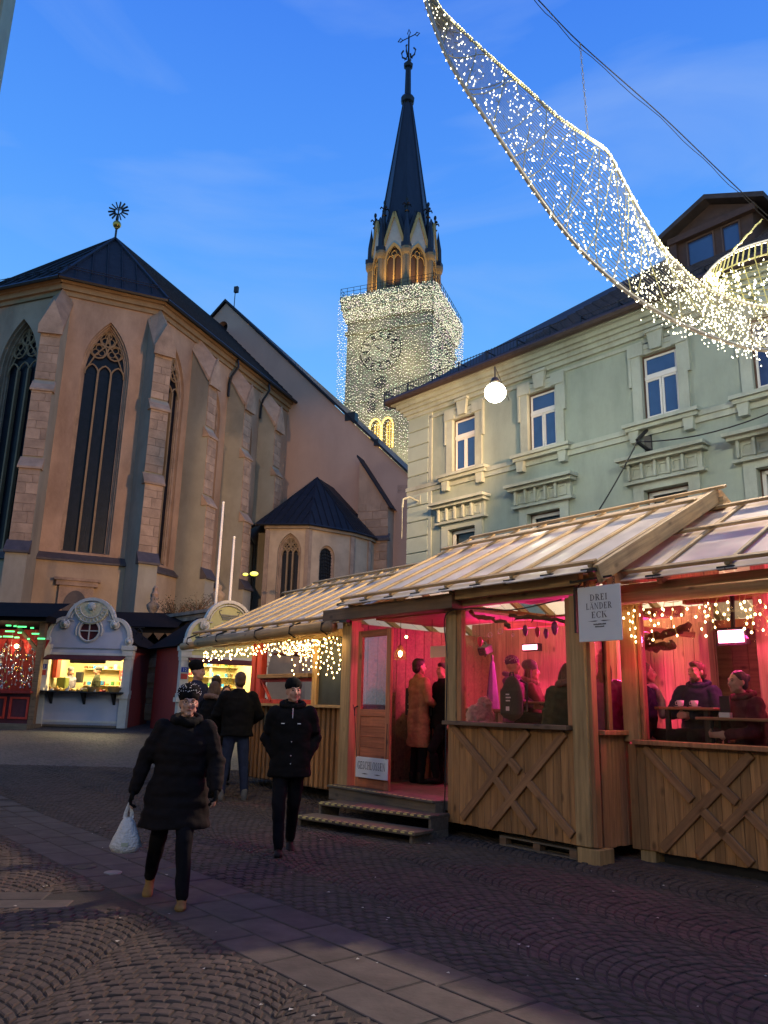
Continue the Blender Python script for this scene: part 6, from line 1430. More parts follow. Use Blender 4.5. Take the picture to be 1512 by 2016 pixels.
        mb = MB(); mb.bevbox(-1.08, -.78, .4, .7, .98, 1.42, .02); mb.build('olive_crate', mat('olive', (.16, .18, .03), .7), t)
        mb = MB(); mb.bevbox(-.28, .05, 1.3, 1.5, 1.22, 1.36, .01); mb.build('blue_box', mat('goods_blue', (.04, .22, .5), .5), t)
        mb = MB(); mb.bevbox(-.82, -.62, 1.2, 1.4, 1.28, 1.62, .01); mb.build('coffee_machine', 'dark_metal', t)
        for x in (.35, 1.0): mb = MB(); mb.lathe([(0, 0), (.16, 0), (.22, .14), (.19, .14), (.14, .02)], (x, -.1, .99), 12); mb.build('basket', mat('basket', (.35, .22, .08), .8, stretch=(1, 1, 6)), t)
    else:
        mb = MB(); mb.bevbox(-1.12, -.62, 1.3, 1.33, 1.95, 2.30, .005); cd_ = mb.build('purple_poster', mat('purple', (.25, .03, .22), .7), t)
        mb = MB(); mb.bevbox(-1.0, -.74, 1.28, 1.3, 2.05, 2.2, .004); mb.build('poster_print', 'plate_letter', cd_)
        for k in range(40):
            pass
        lf = MB()
        for k in range(260):
            z = rr.uniform(.99, 2.1); rr2 = .16 * (1.15 - (z - .99) / 1.2); a = rr.uniform(0, 6.28); d = rr.uniform(.2, 1) * rr2; c = (.35 + d * math.cos(a), .45 + d * math.sin(a), z); v_ = Vector((rr.uniform(-1, 1), rr.uniform(-1, 1), rr.uniform(-.6, .3))).normalized() * .05; lf.add([c, (c[0] + v_.x + .012, c[1] + v_.y, c[2] + v_.z), (c[0] + v_.x - .012, c[1] + v_.y, c[2] + v_.z - .02)], [(0, 1, 2)])
        lf.build('fir_branch', mat('fir', (.05, .09, .02), .8), t, kind='stuff')
    return t
SY = 25.0
def SX(px, y): return yat(px, 1400, y).x
a13 = yat(68, 1400, 25.0); b13 = yat(258, 1400, 25.3); c13 = (a13 + b13) / 2
stall((c13.x, 25.0, gz(0, 25) + .10), R(-2), '13', 'stall_blue', 'pale blue market stall with sundial relief, round window and two vendors', 3, 'sundial')
lamp('AREA', 'stall_light', (c13.x, 25.75, gz(0, 25) + 2.38), (1, .80, .40), 170, 1.9, None, size_y=.9, target=(c13.x, 26.0, 0))
lamp('POINT', 'stall_bulb', (c13.x + .9, 26.2, gz(0, 25) + 2.2), (1, .85, .5), 22, .08)
l12 = yat(349, 1400, 23.6); h12 = R(36); cs12 = Vector((math.cos(h12), math.sin(h12), 0)) * 1.4; P12 = Vector((l12.x, 23.6, 0)) + cs12
stall((P12.x, P12.y, gz(0, 24) + .10), h12, '12', 'stall_yellow', 'yellow market stall with arched white gable and red side wall behind the customers', 5, 'rosette')
iv = Vector((-math.sin(h12), math.cos(h12), 0))
lamp('AREA', 'stall_light', (P12.x + iv.x * .8, P12.y + iv.y * .8, gz(0, 24) + 2.38), (1, .82, .42), 170, 1.9, None, size_y=.9, target=(P12.x + iv.x, P12.y + iv.y, 0))
lamp('POINT', 'stall_bulb', (P12.x + iv.x * 1.3 - .2, P12.y + iv.y * 1.3, gz(0, 24) + 2.2), (1, .86, .55), 24, .12)
# ornament stall at the left edge
ox, oy = SX(66, 24.6), 24.6; OZ = gz(0, 24.6)
os_ = thing('ornament_stall', 'red stall at the left edge hung with glass baubles under green lights', 'market stall', (ox, oy, OZ), R(-3))
for x in (-3.1, -.02): mb = MB(); mb.box(x - .09, x + .09, -.09, .09, -.1, 3.2); mb.build('post', 'timber_dark', os_)
mb = MB(); mb.box(-3.3, .2, -.35, 2.2, 3.18, 3.36); mb.add([(-3.4, -.5, 3.3), (.3, -.5, 3.3), (.3, 1, 3.9), (-3.4, 1, 3.9)], [(0, 1, 2, 3)]); mb.build('roof', 'stall_roof', os_)
mb = MB(); mb.bar((-.1, -.02, 2.3), (-.9, -.02, 3.1), .09, .09, up=(0, 1, 0)); mb.build('knee_brace', 'timber_dark', os_)
mb = MB(); mb.box(-3.1, 0, 1.8, 1.85, 0, 3.1); mb.build('back_wall', 'stall_red', os_); mb = MB(); mb.box(-3.05, -.05, -.25, .5, 1.02, 1.08); mb.build('counter', 'stall_red', os_)
mb = MB(); mb.box(-3.0, -.1, -.05, -.0, .1, 1.0); mb.build('front_panel', mat('panel_maroon', (.09, .02, .03), .6), os_)
for k in range(4): mb = MB(); x = -2.9 + k * .72; mb.prism([(x, .25), (x + .6, .25), (x + .6, .9), (x, .9)], -.09, -.05, [[(x + .06, .31), (x + .06, .84), (x + .54, .84), (x + .54, .31)]]); mb.build('panel_frame', 'card_red', os_)
mb = MB(); mb.box(-3.2, .15, -.6, .3, -.12, .12); mb.build('step', 'deck_wood', os_); mb = MB(); mb.box(-1.1, -1.0, -.3, -.2, .1, 1.08); mb.build('counter_leg', 'black_paint', os_)
for k in range(7):
    x = -3.0 + k * .46; mb = MB(); mb.prism([(x, 2.65), (x + .42, 2.65), (x + .21, 2.15)], .1, .12); mb.build('pennant', mat('felt_red', (.5, .03, .03), .8), os_)
GB = [glow('led_green', (.05, 1, .25), 2), glow('led_warm', (1, .7, .3), 9)]
for j, (z, m_) in enumerate(((3.02, 0), (2.84, 0), (2.68, 0))):
    mb = MB(); x = -3.0
    while x < -.1:
        L_ = rnd.uniform(.05, .3); mb.box(x, x + L_, -.12, -.08, z - .02 + .03 * math.sin(x * 4), z + .02 + .03 * math.sin(x * 4)); x += L_ + rnd.uniform(.05, .35)
    mb.build('green_garland', GB[0], os_, kind='stuff')
for x, z in ((-.75, 2.42), (-1.55, 2.62), (-2.5, 2.5)): mb = MB(); mb.ball((x, -.1, z), .07); mb.build('bulb', GB[1], os_, smooth=True)
lamp('POINT', 'stall_bulb', (ox - .75, oy - .15, OZ + 2.4), (1, .72, .35), 20, .07); lamp('POINT', 'stall_bulb', (ox - 1.6, oy + .8, OZ + 2.6), (1, .6, .35), 30, .07)
bc = [mat('bauble_silver', (.75, .75, .78), .12, metal=1, var=0, bump=0), mat('bauble_gold', (.8, .55, .2), .15, metal=1, var=0, bump=0), mat('bauble_glass', (.5, .6, .7), .1, metal=.6, var=0, bump=0)]
bmb = [MB(), MB(), MB()]; th_ = MB()
for k in range(420):
    x = rnd.uniform(-3.0, -.12); y = rnd.uniform(-.1, 1.2); z = rnd.uniform(1.15, 2.5); q_ = rnd.randrange(3); r = rnd.uniform(.018, .045)
    bmb[q_].ball((x, y, z), (r, r, r * 1.3), 6, 5)
    if k % 3 == 0: th_.tube([(x, y, z), (x, y, z + rnd.uniform(.1, .5))], .003, 3)
for q_ in range(3): bmb[q_].build('bauble', bc[q_], os_, smooth=True, kind='stuff')
th_.build('thread', 'stall_white', os_, kind='stuff')
mb = MB(); mb.prism([(-1.35, 1.85), (-1.13, 1.85), (-1.24, 2.15)], -.14, -.12); mb.build('paper_tree', 'stall_white', os_)
# white ribbon panel between the stalls
# ---------------------------------------------------------------- old stone terrace, lantern wall and shrubs in front of the choir
P0 = yat(284, 1300, 31.5); P1 = yat(424, 1300, 27.5); dv = Vector((P1.x - P0.x, P1.y - P0.y, 0)); TH = math.degrees(math.atan2(dv.x, dv.y)); LT = dv.length
tr_ = thing('stone_terrace', 'dark weathered stone garden pavilion with small windows between the stalls', 'pavilion', (P0.x, P0.y, .9), R(90 - TH))
mat('old_stone', (.20, .17, .14), .9, var=.4, scale=3, bump=.8, dirt=(1.5, (.06, .05, .045), .7), rand=.15)
mb = MB(); mb.prism([(0, 0), (LT, 0), (LT, 3.5), (0, 3.5)], 0, .4, [[(.55, 1.6), (.55, 3.0), (1.25, 3.0), (1.25, 1.6)], [(1.45, 1.6), (1.45, 3.0), (2.15, 3.0), (2.15, 1.6)]]); mb.box(0, .1, .4, 3, 0, 3.5); mb.build('wall', 'old_stone', tr_)
for z0, z1, e in ((3.2, 3.35, .1), (3.5, 3.7, .2), (3.7, 3.82, .3), (1.4, 1.52, .08)): mb = MB(); mb.box(-e, LT + e, -e, .5, z0, z1); mb.build('cornice', 'old_stone', tr_)
mb = MB(); mb.box(-.05, LT, .3, .34, 1.5, 3.1); mb.build('pane', 'glass_dark', tr_)
for x in (.5, 1.28, 2.18, -.05): mb = MB(); mb.box(x, x + .12, -.07, 0, .2, 3.2); mb.build('pilaster', 'old_stone', tr_)
for x in (.1, LT - .3):
    mb = MB(); mb.lathe([(.12, 0), (.22, .05), (.1, .2), (.22, .38), (.26, .55), (.1, .7), (.14, .8), (0, .95)], (x, .1, 3.82), 10); mb.build('urn', 'old_stone', tr_, smooth=True)
lw = MB(); lw.box(-2.6, 0, .1, .5, 0, 2.4); lw.box(-2.7, .0, .0, .6, 2.4, 2.52); lw.build('side_wall', 'old_stone', tr_)
courses(Matrix.Identity(4), tr_, 0, .5, .1, 3.1, 0, .42, 'old_stone', .5)
def bush(loc, rx, rz_, n, label, seed, m='shrub_dark'):
    rr = random.Random(seed); t = thing('shrub', label, 'shrub', loc); lf = MB(); st = MB()
    for k in range(26):
        a = rr.uniform(0, 6.28); e = Vector((math.cos(a) * rx * rr.uniform(.3, 1), math.sin(a) * rx * .7 * rr.uniform(.3, 1), rz_ * rr.uniform(.5, 1.05))); st.tube([(0, 0, 0), e * .5 + Vector((0, 0, .1)), e], [.02, .012, .004], 4)
        for j in range(n // 26):
            p = e * rr.uniform(.35, 1.05) + Vector((rr.gauss(0, .08), rr.gauss(0, .08), rr.gauss(0, .08))); v = Vector((rr.uniform(-1, 1), rr.uniform(-1, 1), rr.uniform(-.4, .8))).normalized() * rr.uniform(.05, .09); s_ = v.cross(Vector((0, 0, 1))).normalized() * .02; lf.add([p, p + v * .5 + s_, p + v, p + v * .5 - s_], [(0, 1, 2, 3)])
    st.build('branch', 'vine', t, kind='stuff'); lf.build('leaf', m, t, kind='stuff')
mat('shrub_dark', (.035, .045, .022), .8, var=.3)
TM = Matrix.Translation((P0.x, P0.y, .9)) @ Matrix.Rotation(R(90 - TH), 4, 'Z')
bush(TM @ Vector((1.0, .6, 3.7)), .9, 1.0, 900, 'dark wiry shrub growing on top of the stone pavilion', 4); bush(TM @ Vector((2.6, .7, 3.7)), .8, .9, 700, 'smaller dark shrub at the right end of the stone pavilion', 6)
bush((-9.8, 31.5, 3.0), .9, .9, 600, 'dark shrub behind the gable of the blue stall', 9)
# dark canopy roofs running behind the stalls
cn = thing('canopy', 'long dark canopy roof with carved edge behind the blue stall', 'canopy', (-12.5, 29, .9)); mb = MB(); mb.box(-6, 5.2, -.6, 1.6, 3.0, 3.25); mb.add([(-6, -.8, 3.2), (5.2, -.8, 3.2), (5.2, 1, 3.9), (-6, 1, 3.9)], [(0, 1, 2, 3)]); mb.build('roof', 'stall_roof', cn)
for k in range(26): mb = MB(); mb.prism([(-6 + k * .43, 3.0), (-5.6 + k * .43, 3.0), (-5.8 + k * .43, 2.75)], -.62, -.58); mb.build('valance', 'timber_dark', cn)
for x in (-5.9, -2, 1.5, 5): mb = MB(); mb.box(x, x + .15, -.5, -.35, 0, 3); mb.build('post', 'timber_dark', cn)
mb = MB(); mb.box(-6, 5.2, 1.2, 1.3, 0, 3.0); mb.build('back_panel', 'black_paint', cn)
wsg = thing('wrought_sign', 'black wrought iron hanging sign ring right of the blue stall', 'sign', yat(273, 1262, 26.5)); mb = MB(); mb.tube([(.12 * math.cos(a * .5236), 0, .42 * math.sin(a * .5236)) for a in range(12)], .02, 5, closed=True); mb.build('ring', 'black_iron', wsg); mb = MB(); mb.bar((-.5, 0, .45), (.15, 0, .45), .03, .03); mb.build('arm', 'black_iron', wsg)
pn = thing('carved_panel', 'narrow carved stone panel standing in the dark gap between the stalls', 'stone panel', yat(292, 1400, 27.0)); mb = MB(); mb.bevbox(-.25, .25, -.05, .05, -.3, 2.1, .03); mb.build('slab', 'old_stone', pn)
for k in range(4): mb = MB(); mb.bevbox(-.16, .16, -.10, -.05, -.1 + k * .5, .25 + k * .5, .04); mb.build('relief', 'old_stone', pn)
# flag poles
def pole(px0, py0, px1, py1, y, label):
    b = yat(px0, py0, y); tz = yat(px1, py1, y).z; g0 = gz(0, y); t = thing('flagpole', label, 'flagpole', (b.x, y, g0), 0, 'bare flagpoles by the choir'); mb = MB(); mb.tube([(0, 0, 0), (0, 0, tz - g0)], [.06, .04], 8); mb.ball((0, 0, tz - g0), .05); mb.build('pole', mat('pole_white', (.55, .55, .52), .4, var=.05), t, smooth=True); mb = MB(); mb.lathe([(.12, 0), (.12, .05), (.07, .3)], (0, 0, 0), 8); mb.build('foot', 'dark_metal', t)
pole(425, 1185, 443, 990, 26, 'taller white flagpole left of the shorter one'); pole(452, 1185, 463, 1058, 26.6, 'shorter white flagpole behind the yellow stall')
yl = thing('yellow_lamp', 'pair of small glowing yellow lamps by the dark chapel corner', 'lamp', yat(490, 1131, 36)); 
for x, z, r in ((-.16, 0, .13), (.24, .04, .2)): mb = MB(); mb.ball((x, 0, z), (r, .1, r * .55), 10, 6); mb.build('lamp_glass', glow('lamp_yellow', (.9, .85, .03), 1.6), yl, smooth=True)
mb = MB(); mb.bar((0, .1, 0), (0, .6, 0), .04, .04); mb.build('arm', 'black_iron', yl)
# near house whose edge shows in the top left corner
ed = yat(22, 8, 13.0)
nh = thing('near_house', 'beige house corner at the top left edge of the view', 'house', (ed.x, 13.0, 0)); mb = MB(); mb.box(-8, 0, -9.0, 0, 0, 22); mb.build('wall', mat('near_render', (.50, .36, .20), .85, var=.1, scale=1), nh); mb = MB(); mb.box(-.4, .05, -.35, .05, 0, 22); mb.build('corner_strip', 'house_trim', nh)
# ---------------------------------------------------------------- hanging light ornament over the square
def spl(P, n):
    out = []; k = len(P)
    for i in range(k - 1):
        p0 = Vector(P[max(i - 1, 0)]); p1 = Vector(P[i]); p2 = Vector(P[i + 1]); p3 = Vector(P[min(i + 2, k - 1)])
        for j in range(n): t = j / n; out.append(.5 * ((2 * p1) + (-p0 + p2) * t + (2 * p0 - 5 * p1 + 4 * p2 - p3) * t * t + (-p0 + 3 * p1 - 3 * p2 + p3) * t ** 3))
    return out + [Vector(P[-1])]
lo = [(828, -40), (842, 15), (880, 112), (928, 192), (985, 275), (1045, 365), (1105, 448), (1165, 515), (1235, 575), (1320, 628), (1420, 670), (1512, 690), (1620, 680), (1720, 620)]
up = [(836, -45), (868, 18), (925, 75), (985, 130), (1040, 178), (1100, 232), (1158, 272), (1196, 300), (1225, 352), (1262, 420), (1320, 505), (1400, 572), (1512, 605), (1640, 590)]
n_ = 5; YL, YU = 8.6, 9.7
LO = spl([tuple(yat(x, y, YL + .12 * i)) for i, (x, y) in enumerate(lo)], n_); UP = spl([tuple(yat(x, y, YU + .10 * i)) for i, (x, y) in enumerate(up)], n_)
og = LO[0].copy(); oi_ = Matrix.Translation(-og)
orn_ = thing('light_ornament', 'large curved ribbon ornament of wires covered in tiny white lights hanging overhead', 'light ornament', og)
mat('orn_frame', (.42, .40, .34), .45, var=.1, metal=.4); mat('orn_wire', (.30, .30, .26), .5, var=0, bump=0); mat('orn_tinsel', (.42, .40, .16), .6)
mb = MB(oi_); mb.tube(LO, .028, 6); mb.build('lower_rail', 'orn_frame', orn_, smooth=True); mb = MB(oi_); mb.tube(UP, .022, 6); mb.build('upper_rail', 'orn_frame', orn_, smooth=True)
NS = len(LO)
def surf(i, v, bul=.16):
    i = max(0, min(NS - 1.001, i)); k = int(i); f = i - k; a = LO[k].lerp(LO[k + 1], f); b = UP[k].lerp(UP[k + 1], f)
    return a.lerp(b, v) + Vector((0, -.12, -.20)) * (4 * v * (1 - v)) * bul * 3
mb = MB(oi_)
for j in range(1, 27):
    v = j / 27; mb.tube([surf(i, v) for i in range(NS)], .0055, 3, cap=False)
mb.build('mesh_wire', 'orn_wire', orn_, kind='stuff')
mb = MB(oi_)
for i in range(6, NS, 8): mb.tube([surf(i + 3.0 * (v / 6), v / 6) for v in range(7)], .009, 4)
mb.build('cross_brace', 'orn_wire', orn_, kind='stuff')
mb = MB(oi_)   # swirl of tinsel wires
for k in range(10):
    i0 = 4 + k * 6; P = [surf(i0 + t * .8, min(1, max(0, .5 + .5 * math.sin(t * .7 + k)))) for t in range(0, 12)]; mb.tube(P, .008, 3, cap=False)
for k in range(600):
    i = rnd.uniform(2, NS - 1); v = rnd.random(); p = surf(i, v); d = Vector((rnd.uniform(-1, 1), rnd.uniform(-1, 1), rnd.uniform(-1, .2))) * .06; mb.tube([p, p + d], .004, 3, cap=False)
mb.build('tinsel_wire', 'orn_tinsel', orn_, kind='stuff')
LEDW = glow('led_ornament', (1, .93, .66), 7); LEDY = glow('led_rope', (1, .84, .26), 3.2)
mb = MB(oi_)
def led(mbx, p, r):
    d = Vector((rnd.uniform(-.5, .5), rnd.uniform(-.5, .5), -1)).normalized(); mbx.ball(p, (r, r, r), 6, 4)
    mbx.tube([p, p - d * r * 2.6], [r * .7, r * .15], 4, cap=False)
for k in range(1500):
    i = 3 + (NS - 4) * rnd.random() ** .62; v = rnd.uniform(-.02, 1.0); led(mb, surf(i, v) + Vector((rnd.gauss(0, .02), rnd.gauss(0, .03), rnd.gauss(-.01, .025))), rnd.choice((.005, .006, .007, .010)))
for k in range(900):
    i = rnd.uniform(NS * .62, NS - 1); v = rnd.uniform(-.12, .95); led(mb, surf(i, v) + Vector((0, rnd.gauss(0, .08), rnd.gauss(-.05, .05))), rnd.choice((.006, .008, .010)))
for i in np.linspace(1, NS - 2, 70): p = surf(float(i), 0); led(mb, p + Vector((rnd.uniform(-.03, 0), 0, -.045)), .007)
mb.build('led', LEDW, orn_, kind='stuff')
mb = MB(oi_)
for i in np.linspace(1.0, NS - 1.5, 185):
    p = surf(float(i), 1.0); q_ = Vector((rnd.gauss(0, .006), 0, .028)); mb.ball(p + q_, .018, 6, 4); mb.ball(p - q_ * .9 + Vector((.035, 0, -.01)), .013, 6, 4)
mb.build('rope_light', LEDY, orn_, kind='stuff')
mb = MB(oi_); hub = UP[3] + Vector((0, 0, -.02)); mb.ball(hub, (.07, .06, .09), 10, 8); mb.ball(hub + Vector((-.05, 0, -.14)), .06); mb.build('clamp', 'orn_frame', orn_, smooth=True)
# second loop at the right edge
r1 = [(1385, 548), (1415, 515), (1455, 492), (1512, 474), (1580, 462), (1660, 460)]; r2 = [(1385, 548), (1408, 540), (1450, 520), (1512, 500), (1580, 492), (1660, 495)]; r3 = [(1390, 556), (1430, 580), (1480, 600), (1540, 612), (1600, 615), (1660, 610)]
A_, B_, C_ = [spl([tuple(yat(x, y, 10.9)) for x, y in r], 5) for r in (r1, r2, r3)]
lp2 = thing('light_ornament', 'second light ornament loop entering at the right edge below the dormer', 'light ornament', A_[0]); o2 = Matrix.Translation(-A_[0])
mb = MB(o2); mb.tube(A_, .026, 6); mb.build('upper_rail', 'orn_frame', lp2, smooth=True); mb = MB(o2); mb.tube(B_, .012, 5); mb.build('inner_rail', 'orn_tinsel', lp2)
mb = MB(o2)
for i in range(2, len(A_)): mb.tube([A_[i], B_[i]], .012, 4)
mb.build('rung', 'orn_tinsel', lp2, kind='stuff')
mb = MB(o2)
for j in range(0, 9): mb.tube([B_[i].lerp(C_[i], j / 8) for i in range(len(B_))], .006, 3, cap=False)
for i in range(1, len(B_), 2): mb.tube([B_[i], C_[i]], .009, 3)
mb.build('mesh_wire', 'orn_tinsel', lp2, kind='stuff')
mb = MB(o2)
for k in range(260): i = rnd.uniform(0, len(B_) - 1.01); a = int(i); led(mb, B_[a].lerp(C_[a], rnd.random()) + Vector((rnd.gauss(0, .03), rnd.gauss(0, .03), rnd.gauss(0, .02))), rnd.choice((.009, .012, .015)))
mb.build('led', LEDW, lp2, kind='stuff')
# carrying cable and chains
CB = spl([tuple(yat(x, y, yy)) for x, y, yy in ((980, -80, 8.8), (1060, 0, 9.0), (1142, 85, 9.8), (1300, 225, 10.6), (1420, 340, 11.2), (1512, 425, 11.7), (1700, 590, 12.8))], 6)
cbl = thing('carrying_cable', 'steel cable pair stretched across the sky above the light ornament', 'cable', CB[0]); mb = MB(Matrix.Translation(-CB[0])); mb.tube(CB, .009, 5); mb.tube([p + Vector((.01, .03, -.03 - .05 * math.sin(k * .7) ** 2)) for k, p in enumerate(CB)], .006, 4); mb.build('cable', 'dark_metal', cbl)
def chain(a, b, label, r=.022):
    a = Vector(a); b = Vector(b); n = int((a - b).length / (r * 2.6)); t = thing('chain', label, 'chain', a, 0, 'chains holding up the light ornament'); mb = MB(Matrix.Translation(-a)); dz = (b - a) / n
    for k in range(n):
        c = a + dz * (k + .5); ax = Vector((1, 0, 0)) if k % 2 else Vector((0, 1, 0)); mb.tube([c + dz.normalized() * r * 1.5 * math.cos(q_ * 1.047) + ax * r * .75 * math.sin(q_ * 1.047) for q_ in range(6)], r * .22, 4, closed=True)
    mb.build('link', 'orn_frame', t, kind='stuff')
c_ = min(CB, key=lambda p: (p - yat(1142, 85, 9.8)).length); chain(c_, UP[int(6 * n_)] + Vector((0, 0, .02)), 'chain from the cable to the bend of the light ornament')
chain(yat(890, -60, YU + .2), hub + Vector((0, 0, .05)), 'chain at the tip of the light ornament by the top edge')
cg = MB(); pa = yat(1500, 432, 11.6); pb = yat(1440, 497, 10.9); Pn = [pa.lerp(pb, i / 10) for i in range(11)]; cg.tube(Pn, .012, 4); cg.tube([p + Vector((.02 * math.sin(k * 2), .02 * math.cos(k * 2), 0)) for k, p in enumerate(Pn)], .012, 4); tag(cg.build('sling', 'orn_tinsel'), 'twisted pale sling from the cable to the second loop', 'sling')
# ---------------------------------------------------------------- people
mat('skin', (.46, .25, .17), .5, var=.10, scale=9, bump=.1, spec=.35); mat('skin_pale', (.47, .28, .20), .5, var=.08, scale=9, bump=.1)
mat('lip', (.35, .10, .08), .5, var=0, bump=0); mat('eye_dark', (.02, .015, .012), .25, var=0, bump=0); mat('brow', (.06, .035, .02), .8, var=0, bump=0)
mat('hair_dark', (.022, .014, .010), .55, var=.4, scale=30, bump=.6, stretch=(3, 3, .5)); mat('hair_brown', (.10, .05, .025), .55, var=.4, scale=30, bump=.6, stretch=(3, 3, .5)); mat('hair_grey', (.18, .15, .13), .6, var=.3, scale=30, bump=.5)
cloth = lambda n, c, r=.9: mat(n, c, r, spec=.12, var=.25, scale=14, bump=.35, bdist=.006)
cloth('cloth_black', (.006, .006, .006)); cloth('cloth_charcoal', (.011, .009, .009)); cloth('cloth_navy', (.018, .022, .045)); cloth('denim', (.02, .028, .055)); cloth('camel', (.30, .16, .09)); cloth('trouser_dark', (.007, .007, .009))
cloth('purple_knit', (.20, .06, .18)); cloth('grey_knit', (.13, .13, .12)); cloth('pink_knit', (.55, .10, .22)); cloth('fur', (.20, .12, .09)); cloth('green_jacket', (.05, .055, .03)); cloth('scarf_pale', (.50, .38, .36)); cloth('pink_jacket', (.35, .06, .20), .4); cloth('maroon', (.10, .025, .03)); cloth('vest_grey', (.25, .22, .26)); cloth('cream', (.55, .48, .36)); cloth('boot_tan', (.22, .135, .045), .7); cloth('boot_black', (.015, .013, .012), .6)
def solid(mb, name, m, parent, voxel, smooth=6, disp=None):
    me = bpy.data.meshes.new('t'); me.from_pydata(mb.v, [], mb.f); bm = bmesh.new(); bm.from_mesh(me); bmesh.ops.recalc_face_normals(bm, faces=bm.faces); bm.to_mesh(me); bm.free()
    o = bpy.data.objects.new('t', me); col.objects.link(o)
    r = o.modifiers.new('r', 'REMESH'); r.mode = 'VOXEL'; r.voxel_size = voxel
    if smooth: s = o.modifiers.new('s', 'SMOOTH'); s.factor = .5; s.iterations = smooth
    dg = bpy.context.evaluated_depsgraph_get(); m2 = bpy.data.meshes.new_from_object(o.evaluated_get(dg)); bpy.data.objects.remove(o)
    if disp:
        ns = [v.normal.copy() for v in m2.vertices]
        for v, n in zip(m2.vertices, ns): v.co += n * disp(v.co)
    m2.shade_smooth(); m2.materials.clear(); m2.materials.append(MATS[m] if isinstance(m, str) else m); m2.name = name
    q = bpy.data.objects.new(name, m2); col.objects.link(q); q.parent = parent; return q
def limb(mb, P, r, n=10):
    P = [Vector(p) for p in P]; Q = []; Rr = []
    for i in range(len(P) - 1):
        for k in range(4): Q.append(P[i].lerp(P[i + 1], k / 4)); Rr.append(r[i] + (r[i + 1] - r[i]) * k / 4)
    Q.append(P[-1]); Rr.append(r[-1]); mb.tube(Q, Rr, n); mb.ball(P[0], r[0], n, 8); mb.ball(P[-1], r[-1], n, 8)
    for p, rr in zip(P[1:-1], r[1:-1]): mb.ball(p, rr * 1.0, n, 8)
def hand(mb, wrist, direc, side, curl=.6, th=1.0, palm_n=None):
    """five fingers on a palm; direc: where the hand points"""
    d = Vector(direc).normalized(); n = Vector(palm_n) if palm_n else Vector((side, 0, 0)); n = (n - d * n.dot(d)).normalized(); a = d.cross(n).normalized()   # a: across the palm
    w = Vector(wrist)
    for k in range(4): f = (k - 1.5) * .019; mb.tube([w + a * f * .6, w + d * .04 + a * f, w + d * .088 + a * f], [.014 * th, .0145 * th, .012 * th], 7); mb.ball(w + d * .088 + a * f, .012 * th, 7, 5)
    for k, L_ in enumerate((.066, .078, .074, .056)):
        f = (k - 1.5) * .0205; p = w + d * .088 + a * f; q = p + (d * math.cos(curl * .5) - n * math.sin(curl * .5)) * L_ * .45; r_ = q + (d * math.cos(curl * 1.3) - n * math.sin(curl * 1.3)) * L_ * .35; s_ = r_ + (d * math.cos(curl * 2.0) - n * math.sin(curl * 2.0)) * L_ * .28
        mb.tube([p, q, r_, s_], [.0098 * th, .0092 * th, .0085 * th, .0068 * th], 7); mb.ball(s_, .0068 * th, 6, 4)
    t0 = w + d * .02 - a * .026; t1 = t0 + (d * .7 - a * .7 - n * .25).normalized() * .036; t2 = t1 + (d * .9 - a * .2 - n * .45).normalized() * .032
    mb.tube([t0, t1, t2], [.014 * th, .0115 * th, .0085 * th], 7); mb.ball(t2, .0085 * th, 6, 4)
